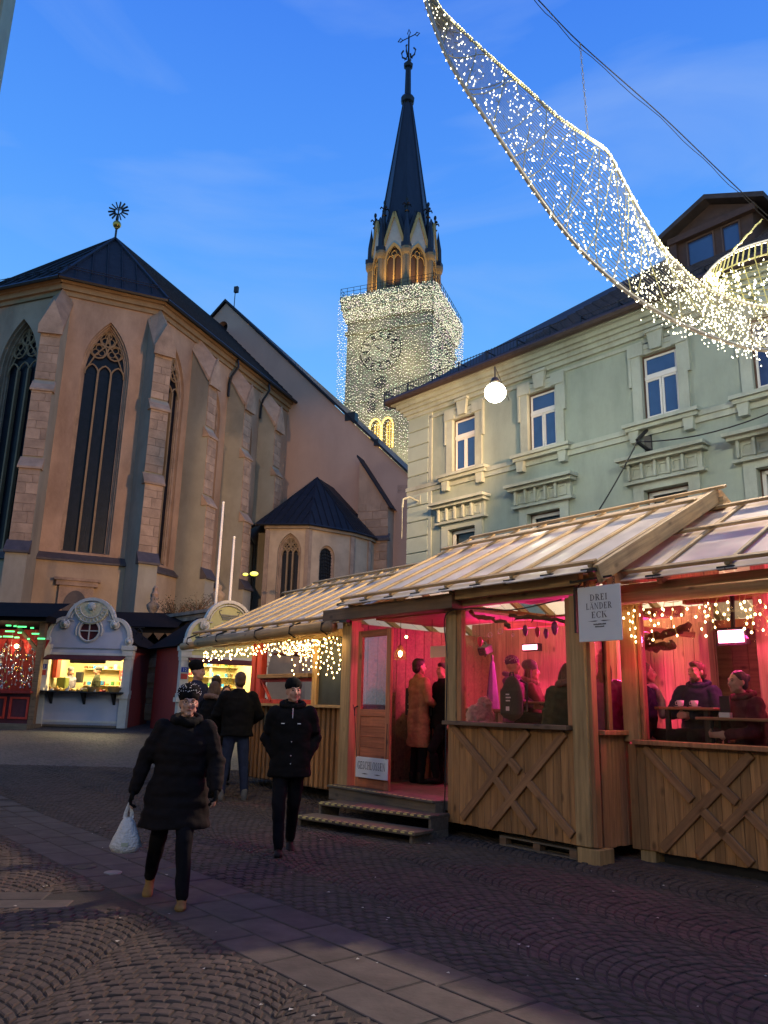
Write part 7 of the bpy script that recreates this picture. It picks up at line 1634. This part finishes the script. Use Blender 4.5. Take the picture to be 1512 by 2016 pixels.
def person(label, loc, yaw=0, H=1.75, coat='cloth_black', hem=.80, trousers='trouser_dark', shoes='boot_black', hat=None, hat_m='cloth_black', hair='hair_dark', hairstyle='short', skin='skin',
           arms=None, legs=None, sit=False, head_yaw=0, tilt=0, bulk=1.0, vox=.013, puffy=False, lean=0, scarf=None, glasses=False, gloves=None, flare=1.0, hood=None, group=None, headx=0, beard=False, toes=0):
    s = H / 1.75; t = thing('person', label, 'person', loc, R(yaw), group); t.scale = (s, s, s)
    dz = -.37 if sit else 0.0
    def up_(p):   # shift of the upper body with lean
        x, y, z = p; f = max(0, z - .9); return (x + headx * f, y - math.tan(R(lean)) * f, z + dz)
    hip = {1: Vector((.085, 0, .90 + dz)), -1: Vector((-.085, 0, .90 + dz))}
    if legs is None:
        legs = {k: ((.12 * k, -.44, .555), (.12 * k, -.42, .10)) for k in (1, -1)} if sit else {k: ((.10 * k, -.015, .49), (.105 * k, .02, .085)) for k in (1, -1)}
    if arms is None: arms = {k: ((.25 * k, .03, 1.16), (.27 * k, -.05, .92)) for k in (1, -1)}
    sh = {k: Vector(up_((.175 * k * bulk ** .5, 0, 1.405))) for k in (1, -1)}
    A = {k: (sh[k], Vector(up_(arms[k][0])), Vector(up_(arms[k][1]))) for k in (1, -1)}
    # head frame
    HC = Vector(up_((0, 0, 1.635))); Mh = Matrix.Translation(HC) @ Matrix.Rotation(R(head_yaw), 4, 'Z') @ Matrix.Rotation(R(tilt), 4, 'X')
    b = MB()
    hd = MB(Mh)
    hd.ball((0, .014, .028), (.075, .094, .092), 18, 14); hd.ball((0, -.022, -.018), (.064, .074, .098), 18, 14); hd.ball((0, -.062, -.088), (.036, .030, .026), 10, 8)
    hd.tube([(0, -.092, .022), (0, -.104, -.004), (0, -.116, -.024)], [.009, .0125, .0165], 8); hd.ball((0, -.110, -.026), (.018, .015, .012), 8, 6)
    for k in (1, -1):
        hd.ball((k * .036, -.070, -.020), (.026, .022, .024), 8, 6); hd.ball((k * .076, .012, -.008), (.010, .020, .032), 8, 6); hd.ball((k * .030, -.082, .034), (.026, .012, .009), 8, 6); hd.ball((k * .05, -.03, -.065), (.022, .03, .022), 8, 6)
    hd.ball((0, -.087, -.056), (.024, .012, .009), 8, 6)
    b.v += hd.v; b.f += hd.f
    limb(b, [up_((0, .02, 1.40)), Vector(up_((0, .01, 1.50))), HC + Vector((0, .01, -.06))], [.062, .054, .052])
    b.tube([up_((0, 0, 1.46)), up_((0, 0, 1.40)), up_((0, 0, 1.25)), up_((0, 0, 1.08)), (0, 0, .95 + dz), (0, 0, .84 + dz)], [(.06, .08), (.085, .17), (.105, .165), (.09, .135), (.10, .155), (.08, .12)], 16)
    for k in (1, -1):
        limb(b, A[k], [.048, .038, .026]); d = (A[k][2] - A[k][1]).normalized(); hand(b, A[k][2], d, k)
        limb(b, [hip[k], legs[k][0], legs[k][1]], [.080, .052, .036])
    solid(b, 'body', skin, t, vox)
    # face details
    f = MB(Mh)
    for k in (1, -1): f.ball((k * .031, -.0885, .012), (.011, .006, .0055), 8, 6)
    f.build('eye', 'eye_dark', t, smooth=True)
    f = MB(Mh)
    for k in (1, -1): f.tube([(k * .016, -.0945, .030), (k * .032, -.0935, .036), (k * .050, -.0825, .031)], [.0022, .003, .002], 5)
    f.build('eyebrow', 'brow', t)
    f = MB(Mh); f.tube([(-.023, -.089, -.056), (-.009, -.0985, -.054), (.009, -.0985, -.054), (.023, -.089, -.056)], [.002, .0042, .0042, .002], 6); f.build('mouth', 'lip', t, smooth=True)
    if glasses:
        f = MB(Mh)
        for k in (1, -1): f.tube([(k * .033 + .024 * math.cos(a * .628), -.106, .010 + .018 * math.sin(a * .628)) for a in range(10)], .0016, 4, closed=True); f.tube([(k * .057, -.104, .014), (k * .078, .0, .012)], .0024, 4)
        f.tube([(-.009, -.107, .012), (.009, -.107, .012)], .0025, 4); f.build('glasses', 'dark_metal', t)
    # hair
    hr_ = MB(Mh)
    if not (hat and hairstyle == 'short'):
        if hairstyle != 'bald':
            hr_.ball((0, .026, .040), (.083, .096, .092), 16, 12); hr_.ball((0, .05, -.02), (.078, .065, .075), 14, 10)
            if hairstyle == 'short': hr_.ball((0, -.035, .092), (.060, .055, .036), 12, 8)
            if hairstyle in ('long', 'bob'):
                L_ = .26 if hairstyle == 'long' else .12
                for k in (1, -1): hr_.tube([(k * .070, .02, .03), (k * .088, .015, -.06), (k * .085, .02, -L_ * .8)], [.03, .036, .026], 8)
                hr_.tube([(0, .07, .03), (0, .085, -.08), (0, .08, -L_)], [(.04, .08), (.045, .09), (.03, .075)], 10)
            if hairstyle == 'bun': hr_.ball((0, .12, .05), .045, 10, 8)
            solid(hr_, 'hair', hair, t, .010 if vox < .01 else .013, 3, lambda c: .003 * noise.noise(c * 60))
    if beard: bd_ = MB(Mh); bd_.ball((0, -.052, -.085), (.055, .048, .040), 12, 8); solid(bd_, 'beard', hair, t, .011, 3)
    if hat:
        h_ = MB(Mh); h_.ball((0, .022, .068), (.090, .104, .088), 18, 12); h_.tube([(0, .022, .044), (0, .020, .066), (0, .02, .085)], [(.106, .090), (.109, .0935), (.104, .09)], 20)
        if hat == 'slouch': h_.ball((0, .040, .100), (.104, .112, .082), 16, 12)
        if hat == 'beanie': h_.ball((0, .03, .115), (.06, .066, .04), 12, 8)
        ho = solid(h_, 'hat', hat_m, t, .010 if vox < .01 else .013, 4, (lambda c: .0025 * math.sin(math.atan2((c - HC).y, (c - HC).x) * 34)))
        if hat == 'pompom': pm = MB(Mh); pm.ball((0, .03, .165), .042, 10, 8); solid(pm, 'pompom', hat_m, ho, .011, 1, lambda c: .010 * noise.noise(c * 70)); ho.parent = t
        if hat == 'studs' or label.startswith('woman in black quilted'):
            st_ = MB(Mh)
            for k in range(110):
                a, c_ = rnd.uniform(0, 6.28), rnd.uniform(-.3, .98); q_ = math.sqrt(1 - c_ * c_); st_.octa((.106 * q_ * math.cos(a), .038 + .114 * q_ * math.sin(a), .098 + .086 * c_), .0042)
            st_.build('sequin', mat('sequin', (.8, .8, .8), .25, var=0, bump=0), ho, kind='stuff')
    # coat: torso and sleeves fused to one cloth
    c = MB(); w = bulk; hz = hem + (dz if not sit else 0)
    if sit: hz = .50
    fl = flare
    c.tube([up_((0, .005, 1.525)), up_((0, .005, 1.485)), up_((0, .005, 1.445)), up_((0, 0, 1.40)), up_((0, 0, 1.30)), up_((0, 0, 1.15)), up_((0, 0, 1.02)), (0, 0, .92 + dz), (0, 0, (.92 + dz + hz) / 2), (0, 0, hz)],
           [(.070, .070), (.082, .092), (.100, .150), (.118 * w, .195), (.138 * w, .205 * w), (.135 * w, .195 * w), (.135 * w, .190 * w), (.142 * w, .198 * w * fl), (.148 * w, .205 * w * fl), (.150 * w * fl, .212 * w * fl ** 1.5)], 22)
    for k in (1, -1):
        P = [A[k][0] + Vector((-.03 * k, 0, -.01)), A[k][0], A[k][1], A[k][1].lerp(A[k][2], .93)]; limb(c, P, [.085, .078 * w, .064 * w, .050 * w])
    sd_ = rnd.uniform(0, 50)
    def folds(co):
        q_ = Vector((co.x * 5 + sd_, co.y * 5, co.z * 11)); v = .016 * noise.noise(q_) + .007 * noise.noise(Vector((co.x * 14, co.y * 14, co.z * 22)))
        if puffy: v += .0045 * abs(math.sin(co.z * math.pi / .085 + 1.2 * noise.noise(Vector((co.x * 4, co.y * 4, 0))))) - .003
        return v
    co_ = solid(c, 'coat', coat, t, max(vox, .012), 3, folds)
    if hood:
        h_ = MB(); hc = Vector(up_((0, .02, 1.50)))
        for a in range(0, 360, 24): h_.ball(hc + Vector((.115 * math.cos(R(a)), .10 * math.sin(R(a)) + .01, .03 * math.sin(R(a)))), .045 if hood == 'fur' else .036, 8, 6)
        solid(h_, 'hood', 'fur' if hood == 'fur' else coat, co_, .012, 2, (lambda c: .014 * noise.noise(c * 60)) if hood == 'fur' else (lambda c: .004 * noise.noise(c * 20)))
    if scarf:
        h_ = MB(); hc = Vector(up_((0, -.005, 1.475)))
        for a in range(0, 360, 24): h_.ball(hc + Vector((.085 * math.cos(R(a)), .085 * math.sin(R(a)), .012 * math.sin(a))), .040, 8, 6)
        if scarf != 'cloth_black': limb(h_, [hc + Vector((.03, -.10, -.02)), hc + Vector((.05, -.155, -.16)), hc + Vector((.06, -.165, -.32))], [.042, .05, .045])
        solid(h_, 'scarf', scarf, t, .012, 2, lambda c: .008 * noise.noise(c * 22))
    # trousers
    p = MB()
    for k in (1, -1): limb(p, [hip[k] + Vector((0, 0, .02)), Vector(legs[k][0]), Vector(legs[k][1]) + Vector((0, 0, .02))], [.098, .074, .056])
    p.ball((0, 0, .90 + dz), (.16, .115, .11), 14, 10)
    solid(p, 'trousers', trousers, t, max(vox, .012), 3, lambda c: .007 * noise.noise(Vector((c.x * 8, c.y * 8, c.z * 14))))
    for k in (1, -1):
        an = Vector(legs[k][1]); kn = Vector(legs[k][0]); sh_ = MB(); fz_ = an.z - .085; tdir = Matrix.Rotation(R(toes * k), 3, 'Z') @ Vector((0, -1, 0)); pit = max(0, min(.7, (an.y - .08) * 2.0)) if not sit else 0
        td = Vector((tdir.x, tdir.y * math.cos(pit), -math.sin(pit) * .9)); hl_ = an + Vector((0, .03, -.05)); 
        sh_.tube([hl_ - td * .02, hl_ + td * .05, hl_ + td * .12, hl_ + td * .185, hl_ + td * .215], [(.028, .034), (.040, .040), (.034, .047), (.027, .046), (.016, .03)] if abs(td.z) > .9 else [(.034, .030), (.040, .040), (.047, .036), (.046, .030), (.03, .018)], 12)
        limb(sh_, [an + Vector((0, .015, .05)), an + Vector((0, .02, -.03))], [.048, .044]); solid(sh_, 'shoe', shoes, t, .011, 2)
        if gloves:
            g_ = MB(); d = (A[k][2] - A[k][1]).normalized(); hand(g_, A[k][2], d, k, .9, 1.35); limb(g_, [A[k][1].lerp(A[k][2], .9), A[k][2] + d * .02], [.034, .030]); solid(g_, 'glove', gloves, t, .006, 2)
    return t, A
# --- the two walkers in front
wx = yat(362, 1400, 6.75).x
W_, A_w = person('woman in black quilted coat, sequinned knit hat and glasses, walking forward with a white bag', (wx, 6.75, 0), yaw=10, H=1.64, coat='cloth_charcoal', hem=.60, trousers='trouser_dark', shoes='boot_tan', hat='slouch', hat_m='cloth_black', skin='skin_pale', hairstyle='short',
    glasses=True, gloves='cloth_black', puffy=True, bulk=1.17, flare=1.16, vox=.008, hood='plain', scarf='cloth_black', head_yaw=8, headx=.05,
    arms={1: ((.31, -.02, 1.14), (.335, -.16, .92)), -1: ((-.31, .03, 1.15), (-.36, -.02, .90))},
    legs={1: ((.10, -.16, .51), (.12, -.20, .085)), -1: ((-.13, .06, .50), (-.19, .30, .15))})
hw_ = W_.matrix_world if False else (Matrix.Translation(W_.location) @ Matrix.Rotation(W_.rotation_euler.z, 4, 'Z') @ Matrix.Diagonal((*W_.scale, 1)))
hp_ = hw_ @ (A_w[-1][2] + (A_w[-1][2] - A_w[-1][1]).normalized() * .10)
bag_s = .86; bag = thing('carrier_bag', 'crumpled white plastic carrier bag hanging from the walking woman\'s hand', 'plastic bag', hp_, R(10))
bag.scale = (bag_s,) * 3; mb = MB(); rows = []
for i, (z, rx, ry) in enumerate(((-.13, .035, .02), (-.17, .06, .04), (-.23, .085, .06), (-.31, .12, .08), (-.38, .145, .09), (-.43, .12, .08), (-.445, .02, .015))):
    rows.append([(rx * (1 + .14 * noise.noise(Vector((j, i * .7, 3)))) * math.cos(j * .2618), ry * (1 + .22 * noise.noise(Vector((j * .9, i * .5, 7)))) * math.sin(j * .2618), z + .012 * noise.noise(Vector((j, i, 1)))) for j in range(24)])
mb.add([p for r in rows for p in r], [(i * 24 + j, i * 24 + (j + 1) % 24, i * 24 + 24 + (j + 1) % 24, i * 24 + 24 + j) for i in range(len(rows) - 1) for j in range(24)])
mat('bag_white', (.62, .62, .58), .38, var=.12, scale=9, bump=.9, bdist=.02); mb.build('sack', 'bag_white', bag, smooth=True)
for s_ in (-1, 1): mb = MB(); mb.tube([(s_ * .03, 0, -.14), (s_ * .026, 0, -.09), (s_ * .006, 0, -.01), (-s_ * .004, 0, .0)], [(.006, .022), (.006, .018), (.006, .012), (.005, .010)], 6); mb.build('handle', 'bag_white', bag)
mb = MB(); mb.box(-.03, .03, -.092, -.090, -.37, -.34); mb.build('print', mat('bag_print', (.38, .42, .30), .5), bag)
mx_ = yat(576, 1400, 8.95).x
M_, A_m = person('man in black jacket and black beanie walking with hands in pockets before the batten wall', (mx_, 8.95, 0), yaw=8, H=1.80, coat='cloth_black', hem=.76, trousers='trouser_dark', shoes='boot_black', hat='beanie', hat_m='cloth_black', hair='hair_dark', vox=.009, bulk=1.10, head_yaw=14, hood='plain', flare=1.0,
    arms={1: ((.262, .07, 1.15), (.17, -.03, .96)), -1: ((-.262, .07, 1.15), (-.17, -.03, .96))}, legs={1: ((.06, .05, .50), (.05, .26, .11)), -1: ((-.10, -.10, .50), (-.08, -.14, .085))})
mb = MB()
for p in ((-.10, -.158, 1.30), (.07, -.16, 1.30)): mb.box(p[0] - .018, p[0] + .018, p[1] - .012, p[1] - .006, p[2], p[2] + .008)
for z in (1.12, .98, .9): mb.octa((.0, -.162, z), .007)
mb.tube([(0, -.12, 1.46), (0, -.155, 1.36)], .003, 4); mb.build('jacket_trim', 'sequin', M_, kind='stuff')
# --- customers at the yellow stall
def stand(px, py_top, y, **kw):
    p = yat(px, py_top, y); g = gz(0, y); return (p.x, y, g), (p.z - g)
l_, h_ = stand(474, 1324, 13.0); person('man seen from behind in black jacket and blue jeans at the stall', l_, yaw=198, H=h_, coat='cloth_black', hem=.86, trousers='denim', shoes='grey_knit', hair='hair_brown', hairstyle='short', bulk=1.15, arms={1: ((.30, -.06, 1.16), (.18, -.22, 1.08)), -1: ((-.31, -.04, 1.15), (-.22, -.2, 1.05))}, legs={1: ((.13, -.02, .49), (.17, .02, .085)), -1: ((-.12, .03, .49), (-.15, .05, .085))}, toes=8, group='customers standing at the yellow stall')
l_, h_ = stand(391, 1307, 13.8); person('tall man in black beanie smiling in profile beside the yellow stall', l_, yaw=75, H=h_, coat='cloth_navy', hem=.8, hat='slouch', hat_m='cloth_black', hair='hair_dark', skin='skin', bulk=1.12, group='customers standing at the yellow stall')
l_, h_ = stand(419, 1340, 13.2); person('person with fur hood huddled over a cup beside the jeans man', l_, yaw=150, H=h_ * .99, coat='cloth_black', hem=.6, hair='hair_brown', hairstyle='bob', hood='fur', lean=6, bulk=1.1, arms={1: ((.27, -.10, 1.18), (.10, -.26, 1.36)), -1: ((-.27, -.10, 1.18), (-.08, -.26, 1.34))}, group='customers standing at the yellow stall')
l_, h_ = stand(428, 1331, 14.8); person('dark-haired person behind the fur-hooded customer', l_, yaw=170, H=h_, coat='cloth_black', hem=.7, hair='hair_dark', hairstyle='bun', group='customers standing at the yellow stall')
l_, h_ = stand(447, 1351, 14.6); person('short person with a black cap of hair facing us between the customers', l_, yaw=15, H=h_, coat='cloth_black', hem=.7, hair='hair_dark', hairstyle='bob', group='customers standing at the yellow stall')
# --- vendors in the blue stall
gS = gz(0, 25) + .10
def vend(px, pyt, y): p = yat(px, pyt, y); return (p.x, y, gS), p.z - gS
l_, h_ = vend(136, 1316, 26.0); person('vendor in grey vest and white sleeves behind the blue stall counter', l_, yaw=60, H=h_, coat='vest_grey', hem=.8, hair='hair_brown', hairstyle='bob', hat='slouch', hat_m='grey_knit', lean=10, group='vendors in the blue stall'); l_, h_ = vend(193, 1314, 25.9); person('vendor in olive jacket and grey beanie behind the blue stall counter', l_, yaw=-70, H=h_, coat='green_jacket', hem=.8, hat='slouch', hat_m='grey_knit', group='vendors in the blue stall', puffy=True)
# --- guests inside the huts
def inhut(px, pyt, w, floor=FLOOR, sit=False):
    x, z = pl(px, pyt, w); 
    if sit: return tuple(PMX @ Vector((x, w, z - 1.385 - 0))), 1.75
    return tuple(PMX @ Vector((x, w, floor))), z - floor
l_, h_ = inhut(826, 1298, 1.15); person('man in long camel coat standing in the open hut doorway', l_, yaw=118, H=h_, coat='camel', hem=.50, trousers='trouser_dark', shoes='boot_black', hair='hair_dark', hairstyle='short', flare=1.06, arms={1: ((.24, -.06, 1.16), (.14, -.26, 1.06)), -1: ((-.26, -.02, 1.16), (-.16, -.25, 1.04))})
l_, h_ = inhut(872, 1306, 1.35); person('person in black half hidden behind the door post', l_, yaw=-60, H=h_, coat='cloth_black', hem=.8, hair='hair_dark', hairstyle='short', legs={1: ((.06, -.22, .52), (.02, -.12, .12)), -1: ((-.10, 0, .49), (-.10, .02, .085))})
l_, h_ = inhut(799, 1300, 2.3); person('bartender in dark jacket behind the bar counter', l_, yaw=80, H=h_, coat='cloth_navy', hem=.8, hair='hair_brown', hairstyle='short')
GR = 'guests seated inside the huts'
l_, h_ = inhut(1010, 1294, 1.3, sit=True); hatlady, _ = person('guest in spotted purple knit hat wearing a dark backpack', l_, yaw=55, coat='purple_knit', hat='pompom' if False else 'beanie', hat_m='purple_knit', hair='hair_dark', hairstyle='short', sit=True, hood='plain', puffy=True, arms={1: ((.24, -.14, 1.16), (.14, -.34, 1.10)), -1: ((-.24, -.14, 1.16), (-.14, -.34, 1.10))}, group=GR)
mb = MB()
for k in range(90):
    a, c_ = rnd.uniform(0, 6.28), rnd.uniform(.05, .98); q_ = math.sqrt(1 - c_ * c_); mb.octa((.0935 * q_ * math.cos(a), .018 + .1095 * q_ * math.sin(a), 1.32 + .0915 * c_ + .0), .005)
mb.build('hat_dot', 'sequin', hatlady, kind='stuff')
x_, z_ = pl(1008, 1372, .85); bpk = thing('backpack', 'dark grey backpack on the back of the purple hatted guest', 'backpack', PMX @ Vector((x_, .85, z_ - .28)), PRZ + R(-12)); mb = MB()
mb.ball((0, 0, .26), (.20, .10, .30), 16, 12); mb.bevbox(-.19, .19, -.10, .08, .0, .42, .06); solid(mb, 'pack', mat('pack_grey', (.035, .042, .032), .8, var=.15), bpk, .012, 5)
mb = MB(); mb.tube([(-.05, 0, .54), (-.03, 0, .60), (.03, 0, .60), (.05, 0, .54)], .012, 6); mb.build('grab_handle', 'black_paint', bpk); mb = MB(); mb.tube([(-.15, .02, .5), (-.2, .1, .45), (-.18, .1, .1)], .018, 6); mb.tube([(.15, .02, .5), (.2, .1, .45), (.18, .1, .1)], .018, 6); mb.build('strap', 'black_paint', bpk)
for j, wd__ in enumerate((.07, .10, .085)):
    mb = MB(); x = .02
    while x < .02 + wd__: mb.box(x, x + .011, -.118, -.112, .30 - j * .04, .318 - j * .04); x += .015
    mb.build('print', 'sign_white', bpk)
mb = MB(); mb.box(.02, .09, -.118, -.112, .10, .155); mb.build('patch', 'sign_white', bpk)
l_, h_ = inhut(1047, 1306, 1.7, sit=True); person('woman in grey beanie facing right at the high table', l_, yaw=70, coat='maroon', hat='slouch', hat_m='grey_knit', hair='hair_brown', hairstyle='long', sit=True, hood='fur', group=GR, arms={1: ((.24, -.14, 1.16), (.10, -.34, 1.12)), -1: ((-.24, -.14, 1.16), (-.10, -.34, 1.12))})
l_, h_ = inhut(1116, 1307, .8, sit=True); person('woman seen from behind with fur trimmed hood and reddish hair', l_, yaw=175, coat='green_jacket', hair='hair_brown', hairstyle='bob', sit=True, hood='fur', puffy=True, bulk=1.12, group=GR)
l_, h_ = inhut(1184, 1292, .95, sit=True); person('guest in pink pompom hat and shiny pink jacket behind the sign', l_, yaw=190, coat='pink_jacket', hat='pompom', hat_m='pink_knit', hairstyle='long', hair='hair_brown', sit=True, puffy=True, bulk=1.1, group=GR)
l_, h_ = inhut(1262, 1305, 1.15, sit=True); person('woman with pale scarf at the left edge of the right hut window', l_, yaw=72, coat='cloth_navy', hair='hair_brown', hairstyle='bob', sit=True, scarf='scarf_pale', lean=4, group=GR)
l_, h_ = inhut(1370, 1303, 1.45, sit=True); nv, _ = person('man in navy hooded jacket with short hair holding a cup', l_, yaw=-48, coat='cloth_navy', hair='hair_brown', hairstyle='short', skin='skin', sit=True, hood='plain', bulk=1.12, head_yaw=-22, beard=True, vox=.009, arms={1: ((.30, -.12, 1.17), (.08, -.36, 1.15)), -1: ((-.27, -.16, 1.16), (-.05, -.38, 1.15))}, group=GR)
l_, h_ = inhut(1478, 1322, 1.25, sit=True); person('person leaning on the table at the right edge in a dark maroon coat', l_, yaw=-75, coat='maroon', hair='hair_dark', hairstyle='bun', sit=True, lean=14, bulk=1.15, hood='plain', group=GR, arms={1: ((.26, -.2, 1.12), (.12, -.40, 1.10)), -1: ((-.26, -.2, 1.12), (-.12, -.40, 1.10))})
# --- tables, stools and cups
mat('table_top', (.34, .17, .08), .45, var=.3, scale=2, bump=.2, stretch=(1, 10, 10))
def table(px0, px1, py, w, dep, label):
    x0, z0 = pl(px0, py, w); x1, z1 = pl(px1, py, w); z = (z0 + z1) / 2; t = thing('high_table', label, 'table', PMX @ Vector(((x0 + x1) / 2, w + dep / 2, FLOOR)), PRZ, 'high tables in the huts'); h = z - FLOOR; L_ = (x1 - x0) / 2
    box(t, 'table_top', 'table_top', -L_, L_, -dep / 2, dep / 2, h - .03, h)
    for sx in (-1, 1):
        for sy in (-1, 1): box(t, 'leg', 'black_paint', sx * (L_ - .12) - .025, sx * (L_ - .12) + .025, sy * (dep / 2 - .08) - .025, sy * (dep / 2 - .08) + .025, 0, h - .03, bev=.003)
    return t, z, (x0 + x1) / 2
tA, zA, xA = table(1288, 1404, 1392, .98, .55, 'high table with two white cups between scarfed woman and navy man'); tB, zB_, xB = table(1368, 1600, 1414, .80, .32, 'nearer high table along the right hut window'); tC, zC, xC = table(985, 1130, 1381, 1.15, .5, 'high table in front of the backpack guest')
def cup(px, py, w, label):
    x, z = pl(px, py, w); t = thing('cup', label, 'cup', PMX @ Vector((x, w, zA)), PRZ, 'white cups on the high table'); mb = MB(); mb.lathe([(.0, .008), (.025, .008), (.032, .02), (.042, .075), (.039, .075), (.028, .02), (0, .015)], (0, 0, 0), 14); mb.build('bowl', mat('china', (.7, .68, .64), .25, var=0, bump=0), t, smooth=True)
    mb = MB(); mb.lathe([(0, 0), (.06, .004), (.075, .010), (.06, .007), (0, .005)], (0, 0, 0), 14); mb.build('saucer', 'china', t, smooth=True); mb = MB(); mb.tube([(-.038, 0, .062), (-.062, 0, .055), (-.060, 0, .03), (-.034, 0, .025)], .005, 6); mb.build('handle', 'china', t)
cup(1340, 1392, 1.12, 'left white cup on the high table in the right hut'); cup(1368, 1392, 1.15, 'right white cup on the high table by the man\'s hands')
xm, zm = pl(1429, 1414, .9); mc = thing('menu_stand', 'small black menu stand on the nearer high table', 'menu stand', PMX @ Vector((xm, .9, zB_)), PRZ); box(mc, 'board', 'black_paint', -.055, .055, -.008, .008, .05, .22, bev=.002); box(mc, 'base', 'sign_white', -.06, .06, -.03, .03, 0, .05, bev=.003)
for px, w, lb in ((1010, 1.3, 'under the backpack guest'), (1047, 1.7, 'under the grey beanie woman'), (1116, .8, 'under the fur hooded woman'), (1184, .95, 'under the pink hatted guest'), (1262, 1.15, 'under the scarfed woman'), (1370, 1.45, 'under the navy jacket man'), (1478, 1.25, 'under the leaning person at the right edge')):
    top = {1010: 1294, 1047: 1306, 1116: 1307, 1184: 1292, 1262: 1305, 1370: 1303, 1478: 1322}[px]; x, z = pl(px, top, w); t = thing('bar_stool', 'dark bar stool ' + lb, 'stool', PMX @ Vector((x, w, FLOOR)), PRZ, 'bar stools in the huts'); sh_ = z - 1.385 + .44 - FLOOR
    mb = MB(); mb.lathe([(0, sh_ - .04), (.17, sh_ - .04), (.18, sh_ - .01), (.16, sh_), (0, sh_)], (0, 0, 0), 14); mb.build('seat', 'table_top', t)
    for k in range(4): a = R(45 + 90 * k); mb = MB(); mb.tube([(math.cos(a) * .13, math.sin(a) * .13, sh_ - .03), (math.cos(a) * .22, math.sin(a) * .22, 0)], .014, 6); mb.build('leg', 'black_iron', t)
    mb = MB(); mb.tube([(math.cos(R(q_ * 30)) * .19, math.sin(R(q_ * 30)) * .19, .25) for q_ in range(12)], .009, 5, closed=True); mb.build('foot_ring', 'black_iron', t)
sk = thing('fur_bundle', 'pale fluffy sheepskin bundle on the bench behind the window', 'sheepskin', plw(945, 1405, 1.0)); mb = MB(); mb.ball((0, 0, -.05), (.20, .14, .20), 14, 10); mb.ball((.06, 0, .1), (.11, .1, .14), 12, 8); solid(mb, 'fleece', mat('fleece', (.6, .5, .42), .95, var=.2, scale=30, bump=.8), sk, .014, 1, lambda c: .03 * noise.noise(c * 28))

# litter and dry leaves scattered on the square, loose cable along the hut
mb = MB()
for k in range(60):
    y = 4.3 + 7 * rnd.random() ** 1.3; x = rnd.uniform(-.5, .5) * y; r = rnd.uniform(.006, .018); z = gz(x, y) + .022; a = rnd.uniform(0, 6.28)
    mb.add([(x + r * math.cos(a), y + r * math.sin(a), z), (x + r * math.cos(a + 1.4), y + r * math.sin(a + 1.4), z + .005), (x + r * math.cos(a + 3), y + r * math.sin(a + 3), z), (x + r * math.cos(a + 4.6), y + r * math.sin(a + 4.6), z + .004)], [(0, 1, 2, 3)])
tag(mb.build('litter', mat('paper_scrap', (.45, .42, .34), .8, var=.3)), 'tiny pale paper scraps and leaves scattered over the cobbles', 'litter', kind='stuff')
mb = MB(); P = [PMX @ Vector(p) for p in ((-.17, -.16, 2.76), (-.9, -.17, 2.70), (-1.6, -.17, 2.77), (-2.1, -.10, 2.72), (-2.09, -.075, 2.2), (-2.10, -.075, 1.5), (-2.12, -.07, .6), (-2.13, -.08, .25))]; mb.tube(spl([tuple(p) for p in P], 5), .008, 5)
tag(mb.build('extension_lead', 'black_paint'), 'thin black cable running along the hut beam and down the post by the steps', 'cable')
for px, py in ((905, 1240), (905, 1400), (1150, 1300), (1150, 1430)):
    pass
# tests only
